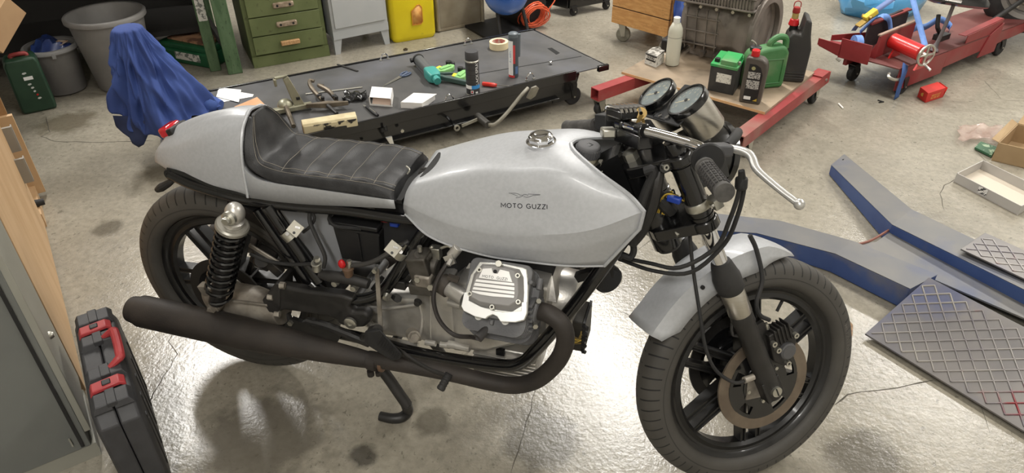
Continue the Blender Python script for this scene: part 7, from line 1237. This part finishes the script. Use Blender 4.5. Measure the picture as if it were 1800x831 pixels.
ob('side_board', box(Wm+fd_*1.405-fn_*.22+ZZ*.20, (.022, .50, .36), fd_, None, ZZ), ww, wc1, bev=.001); ob('side_board', box(Wm+fd_*1.425-fn_*.235+ZZ*.56, (.022, .50, .36), fd_, None, ZZ), wdk, wc1, bev=.001)
for a, z, w in ((1.03, .30, .10), (1.10, .40, .10)): ob('pull_handle', [box(Wm+fd_*a+fn_*.012+ZZ*z, (.012, .03, w), fd_, None, ZZ), box(Wm+fd_*(a+.008)+fn_*.028+ZZ*z, (.026, .005, w), fd_, None, ZZ)], mat('dull_aluminium_pull', (150, 146, 138), .5, .4), wc1, bev=.001)
ob('rubber_foot', [tube([Wm+fd_*1.20-fn_*.02+ZZ*.075, Wm+fd_*1.20+fn_*.022+ZZ*.073], [.016, .013], 12, 1)], rubber, wc1)
cbx = Wm+fd_*1.9-fn_*.1+ZZ*.0
bx0 = ZP(2, 92, .42); bxd = (ZP(44, 24, .55)-bx0); 
wc2_ = thing('low_wooden_cabinet', 'low dark cabinet in the shade at the far left', 'cabinet', Wm+fd_*1.75-fn_*.35)
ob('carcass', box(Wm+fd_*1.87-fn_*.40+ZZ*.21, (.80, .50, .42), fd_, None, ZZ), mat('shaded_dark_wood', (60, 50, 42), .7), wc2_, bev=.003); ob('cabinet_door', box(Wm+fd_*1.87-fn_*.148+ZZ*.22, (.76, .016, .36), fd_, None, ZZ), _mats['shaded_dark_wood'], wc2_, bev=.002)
cb0 = thing('brown_parcel', 'brown cardboard carton leaning at the upper left corner', 'box', ZP(20, 60, .42)); tan = mat('parcel_cardboard', (164, 132, 98), .8, 0, c2=(174, 142, 106), sc=6)
pc_ = ZP(6, 44, .50); pu_ = (ZP(46, 22, .56)-ZP(8, 88, .44)).normalized(); pv_ = ZZ.cross(pu_).normalized(); pw_ = pu_.cross(pv_)
ob('box_body', box(pc_-pv_*-.08, (.24, .18, .12), pu_, pv_), tan, cb0, bev=.002); ob('box_tape', box(pc_-pv_*-.08+pw_*.0605*(1 if pw_.z > 0 else -1), (.24, .04, .002), pu_, pv_), mat('brown_tape', (160, 118, 76), .4), cb0); ob('end_flap', [box(pc_-pv_*-.08+pu_*.121, (.002, .16, .06), pu_, pv_)], mat('pale_cardboard', (198, 160, 118), .8), cb0)
# ---- black tool case with red latches
T0 = ZP(158, 556, .335); T1 = ZP(225, 548, .335); T2 = ZP(222, 700, .335)
tcd = (ZP(198, 712, .335)-ZP(162, 552, .335)).normalized(); tcn = ZZ.cross(tcd).normalized(); tcn = tcn if tcn.dot(V((.7, .7, 0))) > 0 else -tcn
TC = ZP(162, 552, .335); tw = (ZP(260, 560, .335)-ZP(150, 560, .335)).length*.40; TL = .435; HC = .335
tcase = thing('black_tool_case', 'black tool case with red latches standing beside the steel cabinet', 'case', (TC+tcd*TL/2).xy.to_3d())
G0 = TC.xy.to_3d()-tcd*.03
def tcp(a, b, z): return G0+tcd*a+tcn*b+ZZ*z
bk_ = mat('black_case_plastic', (50, 50, 52), .55, 0, c2=(58, 58, 60), sc=20, bump=.1, bsc=300)
for s, nm in ((-1, 'rear_shell'), (1, 'front_shell')):
    ob(nm, loft([[tcp(a, s*b*.84, z) for a, z in ((.03, .004), (TL-.03, .004), (TL, .03), (TL, HC-.05), (TL-.035, HC-.012), (.035, HC-.012), (0, HC-.05), (0, .03))] for b in (.0012, .052)]+[[tcp(a, s*.052, z) for a, z in ((.04, .014), (TL-.04, .014), (TL-.012, .04), (TL-.012, HC-.06), (TL-.045, HC-.024), (.045, HC-.024), (.012, HC-.06), (.012, .04))]]), bk_, tcase, bev=.004)
for a, w in ((.045, .06), (.145, .05), (.285, .05), (.388, .06)):
    for s in (-1, 1): ob('top_block', hexa([tcp(a-w/2, s*.002, HC-.014), tcp(a+w/2, s*.002, HC-.014), tcp(a+w/2, s*.047, HC-.014), tcp(a-w/2, s*.047, HC-.014)], [tcp(a-w/2+.006, s*.003, HC+.004), tcp(a+w/2-.006, s*.003, HC+.004), tcp(a+w/2-.006, s*.037, HC+.004), tcp(a-w/2+.006, s*.037, HC+.004)]), bk_, tcase, bev=.002)
    ob('hinge_strap', [box(tcp(a, 0, HC-.001), (w*.9, .022, .016), tcd)], bk_, tcase, bev=.002)
rp = mat('red_latch_plastic', (158, 50, 54), .45, 0, c2=(168, 60, 62), sc=10)
for a in (.098, .338):
    l_ = ob('latch', loft([[tcp(a+x, y, HC+z) for x in ()] if False else [tcp(a-.018, y, HC+z), tcp(a+.018, y, HC+z), tcp(a+.016, y, HC+z+.010), tcp(a-.016, y, HC+z+.010)] for y, z in ((-.043, -.018), (-.036, -.004), (.026, .000), (.038, -.010))]), rp, tcase, bev=.002)
    ob('latch_slot', box(tcp(a, -.002, HC+.0085), (.018, .020, .006), tcd), plast, l_, bev=.002)
ob('carry_handle', [tube([tcp(.150, .004, HC-.004), tcp(.155, .036, HC+.014), tcp(.168, .043, HC+.017), tcp(.262, .043, HC+.017), tcp(.275, .036, HC+.014), tcp(.280, .004, HC-.004)], [.006, .010, .0115, .0115, .010, .006], 10, 3)], rp, tcase)
for k in range(5): ob('side_rib', box(tcp(.06+k*.078, .0525, .14), (.016, .005, .19), tcd), bk_, tcase, bev=.002)
# ---- blue cloth over the wheel stand at the lift's end
stc = RU*-.26+RV*1.62
chk = ob('wheel_chock_post', cyl(stc+RV*.10+ZZ*.0, stc+ZZ*.54, .02), satin, lt); sub('post_foot', box(stc+RV*.10+ZZ*.006, (.09, .09, .012), RU), satin, chk); sub('cross_arm', cyl(stc-RU*.05+RV*.01+ZZ*.53, stc+RU*.02+ZZ*.53, .014), satin, chk)
clo = mat('blue_work_cloth', (46, 66, 124), .85, 0, c2=(60, 84, 150), sc=6, lo=.35, hi=.7, bump=.3, bsc=400)
out_ = [(197, 68), (172, 82), (170, 110), (163, 145), (168, 172), (178, 190), (200, 208), (225, 232), (238, 247), (252, 256), (270, 250), (285, 240), (292, 225), (330, 212), (372, 200), (388, 184), (372, 172), (340, 165), (318, 146), (300, 122), (282, 108), (262, 96), (240, 82), (222, 70), (207, 65)]
from mathutils import noise as mnoise
def cloth():
    apex = PLN(204, 84, stc, V((-.25, -.93, .0))); n = 160; rows = []
    prof = [(0, .0), (.06, .012), (.14, .03), (.22, .055), (.30, .085), (.38, .115), (.42, .135)]
    for k in range(30):
        t = k/29; row = []
        for i in range(n):
            a = 2*pi*i/n; dirv = RU*cos(a)+RV*sin(a)
            ex_ = .5+.5*cos(a+.25); R = (.055+.085*t+.085*t*t*ex_) * (1 if k else .0)
            if k == 0: R = .012
            nr = max(0, -dirv.dot(RV)); H = .36+.13*nr*(.6+.4*max(0, cos(a+.4)))+.02*sin(5*a)+.015*sin(3*a+1)
            f = 1+t*(.14*sin(5*a+1.3+t*1.2)+.22*(.6-abs(sin(4*a+2.6*t)))+.15*(.6-abs(sin(7*a-3.1*t+.5)))+.03*sin(21*a+6*t))+.04*sin(9*a+11*t)*t*(1-t)*3
            drop = H*(t**1.25); p = stc+RU*-.02+ZZ*(.615-drop)+dirv*R*f
            # the right side slides out along the deck
            s = max(0, cos(a-.05))**2*t*t; p += RU*(.07*s)-RV*(.02*s); p.z = p.z-.06*s
            if p.dot(RU) > -.12 and p.dot(RV) > 1.30: p.z = max(p.z, DZ+.014+.012*sin(7*a)**2)
            p.z = max(p.z, .115+.02*sin(6*a) if nr > .25 else .20)
            w1 = abs(mnoise.noise(V((cos(a)*2.6, sin(a)*2.6, t*2.2+3))))-.25; w2 = abs(mnoise.noise(V((cos(a)*5.5+9, sin(a)*5.5, t*4.5))))-.22; w3 = mnoise.noise(V((cos(a)*11, sin(a)*11+5, t*9)))
            p += dirv*(min(1, t*2.2)*(-.075*w1-.05*w2+.010*w3)); p.z += min(1, t*2)*.03*w2*(t < .9)
            row.append(p)
        rows.append(row)
    return loft([cr(r+[r[0]], 1)[:-1] for r in rows], cap=True)
ct_ = thing('blue_work_jacket', 'crumpled blue work jacket draped in a hump behind the motorcycle tail', 'jacket', stc+ZZ*.3)
o_ = ob('cloth_drape', cloth(), clo, ct_, sm=70); sf = o_.modifiers.new('soft', 'SUBSURF'); sf.levels = 1; sf.render_levels = 1
def pad(nm, pts, m, dcen, th):     # a stuffed flap from an outline on an upright plane
    n = V((.18, -.95, .22)).normalized(); O = [PLN(x, y, dcen, n) for x, y in pts]; c = sum(O, V())/len(O)
    rings = [[c+(p-c)*k-n*th*z for p in O] for k, z in ((.55, -1), (.85, -.8), (1, 0), (.85, .8), (.55, 1))]; return ob(nm, loft(rings), m, ct_, sm=80)
sl1 = [[ZP(300, 150, .26)+V((.0, .0, 0)), ZP(325, 172, .235), ZP(350, 184, .225), ZP(384, 186, .215)]]
slv = ob('sleeve', tube([ZP(318, 150, .27), ZP(332, 164, .25), ZP(345, 174, .24), ZP(352, 179, .235), ZP(360, 180, .23), ZP(368, 184, .225), ZP(376, 181, .22), ZP(388, 185, .212)], [.030, .046, .036, .044, .034, .040, .030, .024], 16, 5), mat('light_blue_cloth', (70, 96, 160), .85, 0, c2=(56, 80, 144), sc=10, bump=.4, bsc=60), ct_, sm=80)
pad('lower_flap', [(198, 203), (230, 204), (262, 210), (260, 238), (253, 254), (244, 259), (235, 254), (229, 242), (216, 233), (203, 221)], mat('shade_navy_cloth', (36, 46, 78), .85, 0, c2=(44, 56, 92), sc=8), stc-RV*.20, .014)  # navy tone puts the shadow on the jacket's lower part into its colour
# ---- cracks in the concrete and the key in the ignition
ckm = mat('crack_dark', (70, 66, 58), .9)
def crack(pts, w=.0022):
    P = [ZP(a, b, .0006) for a, b in pts]; Q = []
    for p, q in zip(P, P[1:]):
        n = max(2, int((q-p).length/.035)); Q += [p.lerp(q, k/n)+V((random.uniform(-1, 1), random.uniform(-1, 1), 0))*.005*(k > 0) for k in range(n)]
    Q.append(P[-1]); R = []
    for i, q in enumerate(Q):
        d = (Q[min(i+1, len(Q)-1)]-Q[max(i-1, 0)]).normalized(); s = ZZ.cross(d); ww_ = w*random.uniform(.4, 1.1)*(0.3 if i in (0, len(Q)-1) else 1); R.append([q-s*ww_, q+s*ww_])
    ob('crack', loft(R, cap=False, closed=False), ckm, flo, sm=0)
for pts, w in (([(81, 205), (85, 222), (88, 232), (72, 240), (95, 248), (160, 250), (270, 247)], .0022), ([(303, 582), (296, 600), (312, 622), (300, 645), (270, 690), (258, 715), (265, 735), (240, 760)], .0016), ([(1466, 712), (1490, 693), (1540, 686), (1600, 676), (1640, 668)], .0024), ([(1640, 668), (1690, 672), (1720, 700), (1740, 760)], .0010), ([(1660, 370), (1652, 340), (1660, 325), (1690, 310)], .0012), ([(942, 684), (925, 740), (898, 831)], .0014), ([(1085, 545), (1120, 562), (1160, 590)], .0014), ([(990, 205), (1030, 212), (1075, 225)], .0010), ([(1720, 300), (1735, 285), (1712, 262)], .0012), ([(1180, 395), (1120, 440)], .0010), ([(1730, 140), (1760, 175), (1800, 178)], .0010)): crack(pts, w)
kp = STEER @ (fl(.716, .012, -.003)); kn3_ = (STEER.to_3x3() @ AXD); kk = thing('ignition_key', 'brass key standing in the ignition between the two gauges', 'key', kp)
ku = (ZP(1148, 186, 1.0)-ZP(1126, 214, .97)).normalized(); kw_ = kn3_.cross(ku).normalized(); kf_ = (CAMP-kp).normalized(); ka = (kn3_*.8+V((0, 0, .3))).normalized(); kb_ = kf_.cross(ka).normalized()
brass = mat('brass', (150, 124, 72), .4, .5)
ob('key_bow', [lathe([(.004, -.001), (.0125, -.001), (.0125, .001), (.004, .001)], kp+ka*.024, kf_, 24, closed=True)], brass, kk); ob('key_blade', beam(kp-ka*.004, kp+ka*.014, .007, .002, kf_), brass, kk); ob('spare_key', prism([kp+ka*.018-kb_*.004+kf_*.004, kp+ka*.022+kb_*.004+kf_*.004, kp-ka*.012+kb_*.030+kf_*.006, kp-ka*.018+kb_*.022+kf_*.006], kf_*.0018), brass, kk)
for o in bpy.data.objects:
    if '_w' in o: del o['_w']
